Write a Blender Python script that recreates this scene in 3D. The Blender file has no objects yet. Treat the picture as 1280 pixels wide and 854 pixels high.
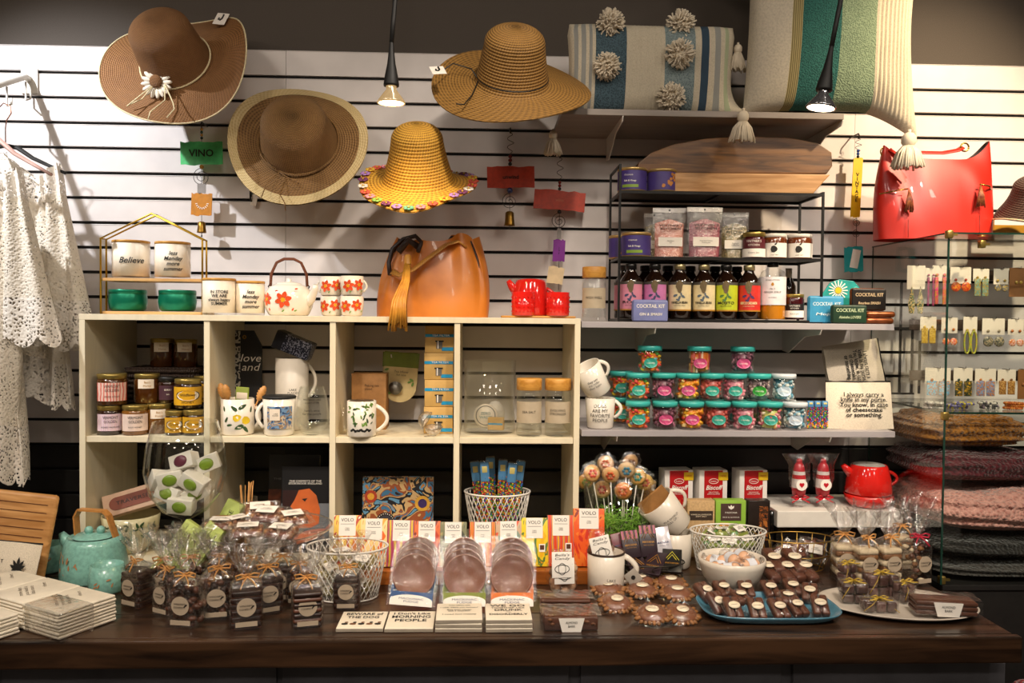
import bpy, bmesh, math, random
from math import sin, cos, pi, radians as rad
from mathutils import Vector, Matrix, noise
C = bpy.context.scene.collection
SC = bpy.context.scene
random.seed(7)
# ------------------------------------------------------------------ camera
F, CD, CH, YAW, PIT, ROL = 1030.0, 2.594, 1.55, .038, .026, .0093
fw = Vector((sin(YAW)*cos(PIT), cos(YAW)*cos(PIT), -sin(PIT)))
rt = Vector((cos(YAW), -sin(YAW), 0)); up = rt.cross(fw)
rt, up = cos(ROL)*rt+sin(ROL)*up, -sin(ROL)*rt+cos(ROL)*up
CAM = Vector((0, -CD, CH))
cd = bpy.data.cameras.new('camera'); cam = bpy.data.objects.new('camera', cd); C.objects.link(cam)
cd.sensor_width = 36; cd.lens = 36*F/1280; cd.clip_start = .02; cd.clip_end = 50
cam.matrix_world = Matrix(((rt.x, up.x, -fw.x, 0), (rt.y, up.y, -fw.y, -CD), (rt.z, up.z, -fw.z, CH), (0, 0, 0, 1)))
SC.camera = cam
def W(px, py, Y):            # point of the photograph on the upright plane at depth Y
    d = fw+rt*(px-640)/F-up*(py-427)/F; return CAM+d*((CD+Y)/d.y)
def G(px, py, z=.872):       # point of the photograph on a level surface
    d = fw+rt*(px-640)/F-up*(py-427)/F; return CAM+d*((z-CH)/d.z)
def on(px, Y, z):            # on a level surface at depth Y under column px
    py = 427.
    for _ in range(3):
        p = W(px, py, Y); q = Vector((p.x, Y, z))-CAM; py = 427-F*q.dot(up)/q.dot(fw)
    return Vector((p.x, Y, z))
def face(p): return math.atan2(-p[0], CD+p[1])    # turn of a round thing whose label looks at the shopper
def S(Y): return F/(CD+Y)    # pixels per metre at depth Y
# ------------------------------------------------------------------ world, lights, exposure
wd = bpy.data.worlds.new('world'); SC.world = wd; wd.use_nodes = True
wd.node_tree.nodes['Background'].inputs[0].default_value = (1, .80, .60, 1)
wd.node_tree.nodes['Background'].inputs[1].default_value = .09
SC.view_settings.view_transform = 'Standard'; SC.view_settings.look = 'None'; SC.view_settings.gamma = 1
SC.view_settings.exposure = 0.22
SC.cycles.transparent_max_bounces = 32; SC.cycles.max_bounces = 8
def spot(name, loc, to, col, e, ang=60, blend=.5, r=.03):
    l = bpy.data.lights.new(name, 'SPOT'); l.energy = e; l.color = col; l.spot_size = rad(ang); l.spot_blend = blend; l.shadow_soft_size = r
    o = bpy.data.objects.new(name, l); C.objects.link(o); o.location = loc
    o.rotation_euler = (Vector(to)-Vector(loc)).to_track_quat('-Z', 'Y').to_euler(); return o
def area(name, loc, to, col, e, sx, sy):
    l = bpy.data.lights.new(name, 'AREA'); l.shape = 'RECTANGLE'; l.size = sx; l.size_y = sy; l.energy = e; l.color = col
    o = bpy.data.objects.new(name, l); C.objects.link(o); o.location = loc
    o.rotation_euler = (Vector(to)-Vector(loc)).to_track_quat('-Z', 'Y').to_euler(); return o
WARM = (1, .78, .52); SOFT = (1, .87, .73); COOL = (.95, .96, 1)
spot('ceiling_spot_left', (-1.75, -1.0, 2.85), (-1.15, 0, 1.8), COOL, 120, 56, .8, .02)
spot('ceiling_spot_right', (1.75, -1.15, 2.85), (1.3, 0, 1.95), WARM, 125, 60, .8, .03)
spot('ceiling_spot_middle', (.30, -1.45, 2.85), (-.15, -.1, 1.6), SOFT, 55, 50, .9, .04)
spot('added_spot_counter_left', (-.9, -1.9, 2.85), (-.65, -.5, .9), SOFT, 85, 46, .9, .03)  # the three counter spots are added out of view, for highlights on the wraps
spot('added_spot_counter_right', (.9, -1.9, 2.85), (.7, -.5, .9), SOFT, 85, 48, .9, .03)
spot('added_spot_counter_middle', (.05, -2.0, 2.85), (.05, -.5, .9), SOFT, 70, 44, .9, .03)
spot('added_spot_case', (1.5, -1.9, 2.85), (1.5, -.2, 1.4), SOFT, 90, 50, .8, .03)  # added spot, brightens the earring cards that the right spot misses
for i, (lx, ly) in enumerate(((-2.2, -2.3), (-1.1, -2.0), (0, -2.3), (1.1, -2.0), (2.2, -2.3), (-1.6, -3.5), (0, -3.6), (1.6, -3.5))):
    area('added_glint_panel', (lx, ly, 2.93), (lx*.35, -.5, .9), (1, .87, .74), 5.4, .22, .22)  # unseen panels added for sharp glints on film and fill from the front
# ------------------------------------------------------------------ materials
def hx(h):
    h = h.lstrip('#'); c = [int(h[i:i+2], 16)/255 for i in (0, 2, 4)]
    return tuple((x/12.92 if x <= .04045 else ((x+.055)/1.055)**2.4) for x in c)+(1,)
MATS = {}
def nt(m):
    return m.node_tree.nodes, m.node_tree.links
def M(name, col='#808080', rough=.5, metal=0, var=.06, bump=0, scale=30, col2=None, kind=None, spec=.5, coat=0, sheen=0, trans=0):
    """principled surface with a procedural colour variation; kind adds a pattern"""
    if name in MATS: return MATS[name]
    m = bpy.data.materials.new(name); m.use_nodes = True; N, L = nt(m); b = N['Principled BSDF']; MATS[name] = m
    b.inputs['Roughness'].default_value = rough; b.inputs['Metallic'].default_value = metal
    b.inputs['Specular IOR Level'].default_value = spec; b.inputs['Coat Weight'].default_value = coat
    b.inputs['Transmission Weight'].default_value = trans
    if sheen: b.inputs['Sheen Weight'].default_value = sheen
    a = hx(col); c2 = hx(col2) if col2 else tuple(x*(1-var*4) for x in a[:3])+(1,)
    tc = N.new('ShaderNodeTexCoord'); mp = N.new('ShaderNodeMapping'); L.new(tc.outputs['Object'], mp.inputs[0])
    cr = N.new('ShaderNodeValToRGB'); cr.color_ramp.elements[0].color = c2; cr.color_ramp.elements[1].color = a
    cr.color_ramp.elements[0].position = .25; cr.color_ramp.elements[1].position = .6
    if kind in ('wood', 'woodz'):
        mp.inputs['Scale'].default_value = (1, 9, 9) if kind == 'wood' else (9, 9, 1)
        n = N.new('ShaderNodeTexNoise'); n.inputs['Scale'].default_value = scale; n.inputs['Detail'].default_value = 5; n.inputs['Distortion'].default_value = .6
        f = n.outputs[0]
        cr.color_ramp.elements[0].position = .35; cr.color_ramp.elements[1].position = .65
    elif kind == 'voro':
        n = N.new('ShaderNodeTexVoronoi'); n.inputs['Scale'].default_value = scale; f = n.outputs['Distance']
        cr.color_ramp.elements[0].position = .1
    elif kind in ('ringx', 'ringz', 'ringy'):
        n = N.new('ShaderNodeTexWave'); n.bands_direction = kind[-1].upper(); n.inputs['Scale'].default_value = scale; n.inputs['Distortion'].default_value = .4; n.inputs['Detail'].default_value = 1
        f = n.outputs['Fac']
    else:
        n = N.new('ShaderNodeTexNoise'); n.inputs['Scale'].default_value = scale; n.inputs['Detail'].default_value = 3; f = n.outputs[0]
    L.new(mp.outputs[0], n.inputs['Vector']); L.new(f, cr.inputs[0]); L.new(cr.outputs[0], b.inputs['Base Color'])
    if bump:
        bp = N.new('ShaderNodeBump'); bp.inputs['Strength'].default_value = min(1, bump); bp.inputs['Distance'].default_value = .002
        L.new(f, bp.inputs['Height']); L.new(bp.outputs[0], b.inputs['Normal'])
    return m
def ramp(m, stops, kind='voro', scale=60, rough=.4, coordscale=(1, 1, 1), const=True, src='Color'):
    """multi-colour procedural pattern (candy, printed art)"""
    if m in MATS: return MATS[m]
    mt = bpy.data.materials.new(m); mt.use_nodes = True; N, L = nt(mt); b = N['Principled BSDF']; MATS[m] = mt
    b.inputs['Roughness'].default_value = rough
    tc = N.new('ShaderNodeTexCoord'); mp = N.new('ShaderNodeMapping'); mp.inputs['Scale'].default_value = coordscale; L.new(tc.outputs['Object'], mp.inputs[0])
    if kind == 'voro': n = N.new('ShaderNodeTexVoronoi'); o = n.outputs['Color']
    elif kind == 'voros': n = N.new('ShaderNodeTexVoronoi'); n.feature = 'SMOOTH_F1'; o = n.outputs['Distance']
    elif kind == 'wavex': n = N.new('ShaderNodeTexWave'); n.bands_direction = 'X'; n.inputs['Distortion'].default_value = 3; n.inputs['Detail'].default_value = 2; o = n.outputs['Fac']
    elif kind == 'noise': n = N.new('ShaderNodeTexNoise'); n.inputs['Distortion'].default_value = 1.5; o = n.outputs[0]
    n.inputs['Scale'].default_value = scale; L.new(mp.outputs[0], n.inputs['Vector'])
    cr = N.new('ShaderNodeValToRGB'); cr.color_ramp.interpolation = 'CONSTANT' if const else 'LINEAR'
    e = cr.color_ramp.elements; e.remove(e[1]); k = len(stops)
    lo, hi = (.3, .7) if kind == 'noise' else (0, 1)
    for i, c in enumerate(stops):
        q = e[0] if i == 0 else e.new(lo+(hi-lo)*i/k); q.color = hx(c)
        if i == 0: q.position = 0
    if kind == 'voro':
        sp = N.new('ShaderNodeSeparateColor'); L.new(o, sp.inputs[0]); L.new(sp.outputs[0], cr.inputs[0])
    else: L.new(o, cr.inputs[0])
    L.new(cr.outputs[0], b.inputs['Base Color']); return mt
def film_mat(name, tint=(1, 1, 1), base=.06, rough=.12, crinkle=.9, scale=60, ior=1.45, dens=1.):
    """thin clear film or thin glass: see-through with a fresnel gloss, crinkled by a bump"""
    if name in MATS: return MATS[name]
    m = bpy.data.materials.new(name); m.use_nodes = True; N, L = nt(m); MATS[name] = m
    N.remove(N['Principled BSDF']); out = N['Material Output']
    tr = N.new('ShaderNodeBsdfTransparent'); tr.inputs[0].default_value = (*[t*dens for t in tint], 1)
    gl = N.new('ShaderNodeBsdfGlossy'); gl.inputs['Roughness'].default_value = rough; gl.inputs[0].default_value = (1, 1, 1, 1)
    fr = N.new('ShaderNodeFresnel'); ge = N.new('ShaderNodeNewGeometry'); mr = N.new('ShaderNodeMapRange'); mr.inputs['To Min'].default_value = ior; mr.inputs['To Max'].default_value = 1/ior
    L.new(ge.outputs['Backfacing'], mr.inputs['Value']); L.new(mr.outputs[0], fr.inputs[0])     # the film is equally glossy from inside
    mx = N.new('ShaderNodeMixShader'); ad = N.new('ShaderNodeMath'); ad.operation = 'ADD'; ad.inputs[1].default_value = base; ad.use_clamp = True
    L.new(fr.outputs[0], ad.inputs[0]); L.new(ad.outputs[0], mx.inputs[0]); L.new(tr.outputs[0], mx.inputs[1]); L.new(gl.outputs[0], mx.inputs[2]); L.new(mx.outputs[0], out.inputs[0])
    tc = N.new('ShaderNodeTexCoord'); n = N.new('ShaderNodeTexNoise'); n.inputs['Scale'].default_value = scale; n.inputs['Detail'].default_value = 3; n.inputs['Distortion'].default_value = 1
    L.new(tc.outputs['Object'], n.inputs['Vector'])
    if crinkle:
        bp = N.new('ShaderNodeBump'); bp.inputs['Strength'].default_value = crinkle; bp.inputs['Distance'].default_value = .004
        L.new(n.outputs[0], bp.inputs['Height']); L.new(bp.outputs[0], gl.inputs['Normal']); L.new(bp.outputs[0], fr.inputs['Normal'])
    return m
FILM = film_mat('cellophane', base=.10, rough=.20)
GLASS = film_mat('clear_glass', tint=(.985, .995, .99), base=.005, rough=.02, crinkle=0, ior=1.5)
CASEG = film_mat('case_glass', tint=(.96, .98, .965), base=.02, rough=.02, crinkle=0, ior=1.45)
WHITE = M('white_paper', '#efe9df', .6, var=.01); INK = M('black_ink', '#15130f', .5, var=.02)
# ------------------------------------------------------------------ mesh building
class MB:
    def __init__(s): s.v = []; s.f = []; s.m = []; s.sm = []
    def add(s, vs, fs, m=0, smooth=False, T=None):
        o = len(s.v); s.v += [tuple((T @ Vector(v)) if T else v) for v in vs]
        s.f += [tuple(i+o for i in f) for f in fs]; s.m += [m]*len(fs); s.sm += [smooth]*len(fs); return s
    def box(s, c, d, m=0, T=None, taper=1):
        x, y, z = d[0]/2, d[1]/2, d[2]/2
        vs = [(c[0]+a*x*(taper if k > 0 else 1), c[1]+b*y*(taper if k > 0 else 1), c[2]+k*z) for k in (-1, 1) for a, b in ((-1, -1), (1, -1), (1, 1), (-1, 1))]
        return s.add(vs, [(0, 3, 2, 1), (4, 5, 6, 7), (0, 1, 5, 4), (1, 2, 6, 5), (2, 3, 7, 6), (3, 0, 4, 7)], m, False, T)
    def rbox(s, c, d, r=.004, m=0, T=None, n=2):     # box with rounded upright edges and eased rims
        x, y, z = d[0]/2, d[1]/2, d[2]/2; r = min(r, x*.99, y*.99, z*.99); ring = []
        for (sx, sy, a0) in ((1, 1, 0), (-1, 1, 90), (-1, -1, 180), (1, -1, 270)):
            for i in range(n+1):
                a = rad(a0+90*i/n); ring.append((sx*(x-r), sy*(y-r), cos(a), sin(a)))
        k = len(ring); vs = []; lv = []
        for i in range(n+1): a = pi/2*i/n; lv.append((sin(a), -z+r-r*cos(a)))
        for i in range(n+1): a = pi/2*i/n; lv.append((cos(a), z-r+r*sin(a)))
        for q, zz in lv:
            for (px, py, cx, cy) in ring: vs.append((c[0]+px+r*q*cx, c[1]+py+r*q*cy, c[2]+zz))
        fs = [(l*k+i, l*k+(i+1) % k, (l+1)*k+(i+1) % k, (l+1)*k+i) for l in range(len(lv)-1) for i in range(k)]
        fs += [tuple(range(k-1, -1, -1)), tuple((len(lv)-1)*k+i for i in range(k))]
        return s.add(vs, fs, m, True, T)
    def lathe(s, prof, n=24, c=(0, 0, 0), m=0, T=None, smooth=True, cap=False, sx=1, sy=1):
        vs = [(c[0]+r*cos(2*pi*i/n)*sx, c[1]+r*sin(2*pi*i/n)*sy, c[2]+z) for r, z in prof for i in range(n)]
        fs = [(l*n+i, l*n+(i+1) % n, (l+1)*n+(i+1) % n, (l+1)*n+i) for l in range(len(prof)-1) for i in range(n)]
        if cap: fs += [tuple(range(n-1, -1, -1)), tuple((len(prof)-1)*n+i for i in range(n))]
        return s.add(vs, fs, m, smooth, T)
    def tube(s, pts, r=.002, n=6, closed=False, m=0, T=None, flat=1):
        P_ = [Vector(p) for p in pts]; k = len(P_); vs = []; u = None
        for i, p in enumerate(P_):
            a = P_[(i-1) % k] if closed or i else p; b = P_[(i+1) % k] if closed or i < k-1 else p
            t = (b-a).normalized() if (b-a).length > 1e-9 else Vector((0, 0, 1))
            if u is None: u = t.orthogonal().normalized()
            u = (u-t*u.dot(t)); u = u.normalized() if u.length > 1e-6 else t.orthogonal().normalized(); w = t.cross(u)
            rr = r[i] if isinstance(r, (list, tuple)) else r
            vs += [p+(u*cos(2*pi*j/n)+w*sin(2*pi*j/n)*flat)*rr for j in range(n)]
        fs = [(i*n+j, i*n+(j+1) % n, ((i+1) % k)*n+(j+1) % n, ((i+1) % k)*n+j) for i in range(k if closed else k-1) for j in range(n)]
        if not closed: fs += [tuple(range(n-1, -1, -1)), tuple((k-1)*n+j for j in range(n))]
        return s.add(vs, fs, m, True, T)
    def grid(s, fn, nu, nv, m=0, T=None, cu=False, smooth=True, mf=None):
        vs = [fn(i/(nu if cu else nu-1), j/(nv-1)) for j in range(nv) for i in range(nu)]
        fs = [(j*nu+i, j*nu+(i+1) % nu, (j+1)*nu+(i+1) % nu, (j+1)*nu+i) for j in range(nv-1) for i in range(nu if cu else nu-1)]
        o = len(s.m); s.add(vs, fs, m, smooth, T)
        if mf:
            q = 0
            for j in range(nv-1):
                for i in range(nu if cu else nu-1): s.m[o+q] = mf(i, j); q += 1
        return s
    def prism(s, pts, y0, y1, m=0, T=None, smooth=False, m2=None):   # outline in x,z ; from y0 (front) to y1
        k = len(pts); vs = [(x, y0, z) for x, z in pts]+[(x, y1, z) for x, z in pts]
        fs = [tuple(range(k)), tuple(range(2*k-1, k-1, -1))]+[(i, i+k, (i+1) % k+k, (i+1) % k) for i in range(k)]
        s.add(vs, fs, m, smooth, T)
        if m2 is not None: s.m[-k:] = [m2]*k
        return s
    def ball(s, c, r, n=8, m=0, T=None, sq=(1, 1, 1)):
        k = max(3, n//2); R = Matrix.Translation(c) @ Matrix.Diagonal((*sq, 1))
        pr = [(r*sin(pi*i/k), -r*cos(pi*i/k)) for i in range(1, k)]
        vs = [(a*cos(2*pi*i/n), a*sin(2*pi*i/n), z) for a, z in pr for i in range(n)]+[(0, 0, -r), (0, 0, r)]
        fs = [(l*n+i, l*n+(i+1) % n, (l+1)*n+(i+1) % n, (l+1)*n+i) for l in range(k-2) for i in range(n)]
        fs += [(len(vs)-2, (i+1) % n, i) for i in range(n)]+[(len(vs)-1, (k-2)*n+i, (k-2)*n+(i+1) % n) for i in range(n)]
        return s.add(vs, fs, m, True, (T @ R) if T else R)
    def mesh(s, name, mats):
        me = bpy.data.meshes.new(name); me.from_pydata(s.v, [], s.f); me.update()
        for q in (mats if isinstance(mats, (list, tuple)) else [mats]): me.materials.append(q)
        me.polygons.foreach_set('material_index', s.m); me.polygons.foreach_set('use_smooth', s.sm)
        return me
    def build(s, name, mats, parent=None, loc=None, T=None, bev=0, mod=None):
        me = s.mesh(name, mats)
        if bev:
            b = bmesh.new(); b.from_mesh(me); bmesh.ops.bevel(b, geom=[e for e in b.edges if e.is_manifold and e.calc_face_angle(0) > .6], offset=bev, segments=2, affect='EDGES', profile=.6); b.to_mesh(me); b.free()
            for p in me.polygons: p.use_smooth = False
        return O(name, me, parent, loc, T)
def O(name, me, parent=None, loc=None, T=None):
    o = bpy.data.objects.new(name, me); C.objects.link(o); o.parent = parent
    if T: o.matrix_local = T
    if loc is not None: o.location = loc
    return o
def tag(o, label, cat=None, group=None, kind=None):
    o['label'] = label
    if cat: o['category'] = cat
    if group: o['group'] = group
    if kind: o['kind'] = kind
    return o
def thing(name, label, cat, loc=(0, 0, 0), rz=0, group=None, R=None):
    o = bpy.data.objects.new(name, None); C.objects.link(o); o.empty_display_size = .02
    if R is not None: o.matrix_world = Matrix.Translation(loc) @ R.to_4x4()
    else: o.location = loc; o.rotation_euler = (0, 0, rz)
    return tag(o, label, cat, group)
def struct(o, label=None):
    o['kind'] = 'structure'
    if label: o['label'] = label
    return o
def kids(o): return [c for c in bpy.data.objects if c.parent == o]
def dup(root, loc=None, rz=None, label=None, group=None, R=None):
    def cp(o, p):
        c = o.copy(); C.objects.link(c); c.parent = p
        for ch in list(o.children): cp(ch, c)
        return c
    r = cp(root, None)
    if R is not None: r.matrix_world = Matrix.Translation(loc) @ R.to_4x4()
    else:
        if loc is not None: r.location = loc
        if rz is not None: r.rotation_euler = (0, 0, rz)
    if label: r['label'] = label
    if group: r['group'] = group
    return r
def RX(a): return Matrix.Rotation(rad(a), 4, 'X')
def RY(a): return Matrix.Rotation(rad(a), 4, 'Y')
def RZ(a): return Matrix.Rotation(rad(a), 4, 'Z')
def TR(*a): return Matrix.Translation(a if len(a) == 3 else a[0])
def zto(v, spin=0):          # rotation taking local +z to v
    return Vector(v).normalized().to_track_quat('Z', 'Y').to_matrix().to_4x4() @ RZ(spin)
TXT = {}
def txt(body, size, parent, loc=(0, 0, 0), mat=None, width=None, bend=None, shear=0, lead=1., T=None, name='lettering', flat=False, bold=0, ax='CENTER'):
    """raised print; faces -Y (or lies level when flat); bend = radius of the round thing it is printed on"""
    key = (body, size, width, bend, shear, lead, bold, flat, ax, mat.name if mat else '')
    if key not in TXT:
        cu = bpy.data.curves.new('lettering', 'FONT'); cu.body = body; cu.size = size; cu.align_x = ax; cu.align_y = 'CENTER'; cu.resolution_u = 2
        cu.shear = shear; cu.space_line = lead; cu.offset = min(bold, size*.022)
        o = bpy.data.objects.new('t', cu); C.objects.link(o); dg = bpy.context.evaluated_depsgraph_get()
        me = bpy.data.meshes.new_from_object(o.evaluated_get(dg)); bpy.data.objects.remove(o); bpy.data.curves.remove(cu)
        if len(me.vertices):
            w = max(v.co.x for v in me.vertices)-min(v.co.x for v in me.vertices)
            k = width/w if width and w > 0 else 1
            for v in me.vertices:
                x, y = v.co.x*k, v.co.y
                if bend: a = x/bend; v.co = (bend*sin(a), -bend*cos(a), y)
                elif flat: v.co = (x, y, 0)
                else: v.co = (x, 0, y)
        me.name = 'lettering'; me.materials.clear(); me.materials.append(mat or INK); TXT[key] = me
    return O(name, TXT[key], parent, loc, T if T is None else (TR(loc) @ T))
def arc(b, r, a0, a1, z0, z1, n=10, m=0, c=(0, 0)):   # bent label; angle 0 faces the camera
    return b.grid(lambda u, v: (c[0]+r*sin(rad(a0+(a1-a0)*u)), c[1]-r*cos(rad(a0+(a1-a0)*u)), z0+(z1-z0)*v), n, 2, m)
def disc(b, r, c=(0, 0, 0), n=20, m=0, T=None, sx=1, th=.0006):   # round sticker facing -Y
    return b.prism([(c[0]+r*sx*cos(2*pi*i/n), c[2]+r*sin(2*pi*i/n)) for i in range(n)], c[1]-th, c[1], m, T)
def arcs(cx, cz, r, a0, a1, n):
    return [(cx+r*cos(rad(a0+(a1-a0)*i/n)), cz+r*sin(rad(a0+(a1-a0)*i/n))) for i in range(n+1)]
# ------------------------------------------------------------------ setting
WALLU = M('dark_taupe_paint', '#4a4138', .75, var=.04, bump=.15, scale=300)
LAM = M('white_slat_laminate', '#dcd5d1', .42, var=.02, scale=12)
DSL = M('black_painted_slats', '#1b1917', .55, var=.08, bump=.2, scale=40)
GRV = M('groove_black', '#0b0a09', .7)
wb = struct(MB().box((0, .14, 1.5), (7, .24, 3), 0).build('wall_back', [WALLU]), 'dark taupe back wall behind the white slatwall')
Z0 = 2.296; PIT_ = .0762
W0, W1, S1, S2 = -2.1, 2.5, W(357, 300, 0).x, W(1066, 300, 0).x
MB().box(((W0+W1)/2, .016, (Z0+.08+.2)/2), (W1-W0, .008, Z0+.08-.2)).build('slat_backing', GRV, wb)
sl = {}
for k in range(-1, 28):
    zt = Z0-PIT_*k-.0048; zb = Z0-PIT_*(k+1)+.0048; wht = k < 15
    if k == -1: zt = Z0+.081; zb = Z0+.0048
    for (a, b_) in ((W0, S1), (S1, S2), (S2, W1)):
        key = (a, wht, k == -1)
        if key not in sl:
            w = b_-a-.0012; h = zt-zb
            sl[key] = MB().box((0, .006, 0), (w, .012, h)).add([(-w/2, .0, h/2), (w/2, .0, h/2), (w/2, -.0015, h/2-.002), (-w/2, -.0015, h/2-.002)], [(0, 1, 2, 3)]).mesh('slat', LAM if wht else DSL)
        O('slat', sl[key], wb, ((a+b_)/2, 0, (zt+zb)/2))
struct(MB().box((0, -1.9, -.05), (7, 4.4, .1)).build('floor', M('dark_wood_floor', '#3a2a1e', .45, kind='wood', scale=6)), 'dark wooden shop floor')
struct(MB().box((0, -1.9, 3.06), (7, 4.4, .1)).build('ceiling', M('dark_ceiling_paint', '#3b352e', .8)), 'dark painted shop ceiling')
for s_, n_ in ((-1, 'left'), (1, 'right')): struct(MB().box((s_*3.56, -1.9, 1.5), (.12, 4.4, 3.0)).build('wall_'+n_, WALLU), 'plain dark taupe side wall at the '+n_)
# ------------------------------------------------------------------ counter
ZC = .872
DW = M('dark_stained_wood', '#47301f', .30, kind='wood', scale=3.2, col2='#170c07', bump=.3, coat=.2)
ct = thing('display_counter', 'long dark stained wood display counter with charcoal panelled base', 'counter', (0, -.42, 0))
CX0, CX1, CY = -1.75, 1.172, -.845
b = MB(); n = 6; yy = [CY+(-.006-CY)*i/n for i in range(n+1)]
tops = []
for i in range(n):
    q = MB().box(((CX0+CX1)/2, (yy[i]+yy[i+1])/2+.42, ZC-.024), (CX1-CX0, yy[i+1]-yy[i]-.0015, .048))
    q.build('plank', DW, ct, bev=.002)
MB().box(((CX0+CX1)/2, CY+.42-.010, ZC-.029), (CX1-CX0+.02, .02, .058)).build('front_trim', DW, ct, bev=.004)
BASE = M('charcoal_painted_panel', '#6c6c72', .5, var=.1, scale=8, bump=.1)
MB().box(((CX0+CX1-.05)/2, -.4+.42, .41), (CX1-CX0-.06, .78, .82)).build('base', BASE, ct)
for (a, b_) in ((0, 345), (352, 712), (726, 978), (992, 1258)):
    x0, x1 = W(a, 840, CY+.04).x, W(b_, 840, CY+.04).x
    MB().box(((x0+x1)/2, CY+.42+.052, .40), (x1-x0, .018, .78)).build('base_panel', BASE, ct, bev=.003)
# ------------------------------------------------------------------ cube shelving
YF = -.34; tl, tr_ = W(98, 393, YF), W(726, 397.5, YF)
ZT = (tl.z+tr_.z)/2; X0, X1 = tl.x, tr_.x; BT = .0158; ZM = (W(115, 546, YF).z+W(715, 548, YF).z)/2
CREAM = M('cream_laminate', '#e8dcbe', .38, var=.025, kind='woodz', scale=4)
cu = thing('cube_shelving', 'cream laminate cube shelving unit, four by two open cells, on the counter', 'shelving', ((X0+X1)/2, YF/2, ZC))
xc = (X0+X1)/2; dep = -YF-.004
def cbox(nm, x, z, sx, sz, d=dep): MB().box((x-xc, 0, z-ZC), (sx, d, sz)).build(nm, CREAM, cu, bev=.0008)
cbox('top_board', xc, ZT-BT/2, X1-X0, BT); cbox('bottom_board', xc, ZC+BT/2+.001, X1-X0-2*BT, BT)
cbox('side_panel', X0+BT/2, (ZC+ZT-BT)/2, BT, ZT-BT-ZC); cbox('side_panel', X1-BT/2, (ZC+ZT-BT)/2, BT, ZT-BT-ZC)
XD = [X0+(X1-X0)*k/4 for k in (1, 2, 3)]
for x in XD: cbox('divider', x, (ZC+ZT-BT)/2, BT, ZT-BT-ZC, dep-.006)
xs = [X0+BT]+[q for x in XD for q in (x-BT/2, x+BT/2)]+[X1-BT]
for i in range(4): cbox('shelf_board', (xs[2*i]+xs[2*i+1])/2, ZM-BT/2, xs[2*i+1]-xs[2*i]-.001, BT, dep-.008)
# ------------------------------------------------------------------ slatwall shelves
GREY = M('grey_shelf_laminate', '#aaa4a6', .4, var=.03, kind='wood', scale=5); STEEL = M('white_enamel_steel', '#d8d2c8', .35, var=.02)
def wshelf(label, px0, px1, ztop, Y, th, brk, col=GREY, bd=.2, px0w=None):
    x0, x1 = px0, px1; t = thing('wall_shelf', label, 'shelf', ((x0+x1)/2, 0, ztop)); cx = (x0+x1)/2
    MB().box((0, (Y-.002)/2, -th/2), (x1-x0, -Y-.002, th)).build('shelf_board', col, t, bev=.001)
    for bx in brk:
        MB().prism([(0, 0), (0, -.07), (.05, -.075), (bd*.9, -.022), (-Y-.012, -.015), (-Y-.004, -.003), (-Y-.004, 0)], -.0015, .0015, T=TR(bx-cx, -.002, -th) @ RZ(-90)).build('bracket', STEEL, t)
    return t
ZS1, ZS2 = 1.548, 1.243
wshelf('grey wall shelf holding the black rack of syrups and jars', W(727, 403, -.3).x, W(1118, 403, -.3).x, ZS1, -.3, .017, [W(815, 420, -.25).x, W(1018, 420, -.25).x])
wshelf('grey wall shelf holding the candy jars with aqua lids', W(727, 537, -.3).x, W(1119, 541, -.3).x, ZS2, -.3, .017, [W(768, 550, -.25).x, W(1030, 550, -.25).x])
ZP = W(800, 137, -.3).z
wshelf('high grey wall shelf holding the striped pillows', W(702, 140, -.3).x, W(1055, 140, -.3).x, ZP, -.3, .017, [W(775, 160, -.25).x, W(1055, 145, -.3).x-.002], M('taupe_shelf_laminate', '#8d8176', .45, var=.04, kind='wood', scale=5))
# ------------------------------------------------------------------ hats
def straw(name, c1, c2, freq=230, weave=90, bump=.8):
    if name in MATS: return MATS[name]
    m = bpy.data.materials.new(name); m.use_nodes = True; N, L = nt(m); b = N['Principled BSDF']; MATS[name] = m
    b.inputs['Roughness'].default_value = .65
    tc = N.new('ShaderNodeTexCoord'); sx = N.new('ShaderNodeSeparateXYZ'); L.new(tc.outputs['Object'], sx.inputs[0])
    def mt(op, a, b_=None):
        n = N.new('ShaderNodeMath'); n.operation = op
        for i, q in enumerate((a, b_)):
            if q is None: continue
            if isinstance(q, (int, float)): n.inputs[i].default_value = q
            else: L.new(q, n.inputs[i])
        return n.outputs[0]
    X, Y, Z = sx.outputs
    r = mt('SQRT', mt('ADD', mt('MULTIPLY', X, X), mt('MULTIPLY', Y, Y))); s = mt('SUBTRACT', r, Z)
    w1 = mt('SINE', mt('MULTIPLY', s, freq*6.283)); w2 = mt('SINE', mt('ADD', mt('MULTIPLY', mt('ARCTAN2', Y, X), weave), mt('MULTIPLY', mt('FLOOR', mt('MULTIPLY', s, freq)), 1.7)))
    h = mt('ADD', mt('MULTIPLY', w1, .6), mt('MULTIPLY', w2, .4)); h2 = mt('ADD', mt('MULTIPLY', h, .5), .5)
    n = N.new('ShaderNodeTexNoise'); n.inputs['Scale'].default_value = 60; L.new(tc.outputs['Object'], n.inputs['Vector'])
    mx = mt('ADD', mt('MULTIPLY', h2, .7), mt('MULTIPLY', n.outputs[0], .3))
    cr = N.new('ShaderNodeValToRGB'); cr.color_ramp.elements[0].color = hx(c2); cr.color_ramp.elements[1].color = hx(c1); cr.color_ramp.elements[0].position = .1; cr.color_ramp.elements[1].position = .65
    L.new(mx, cr.inputs[0]); L.new(cr.outputs[0], b.inputs['Base Color'])
    bp = N.new('ShaderNodeBump'); bp.inputs['Strength'].default_value = bump; bp.inputs['Distance'].default_value = .0025; L.new(h2, bp.inputs['Height']); L.new(bp.outputs[0], b.inputs['Normal'])
    return m
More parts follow.
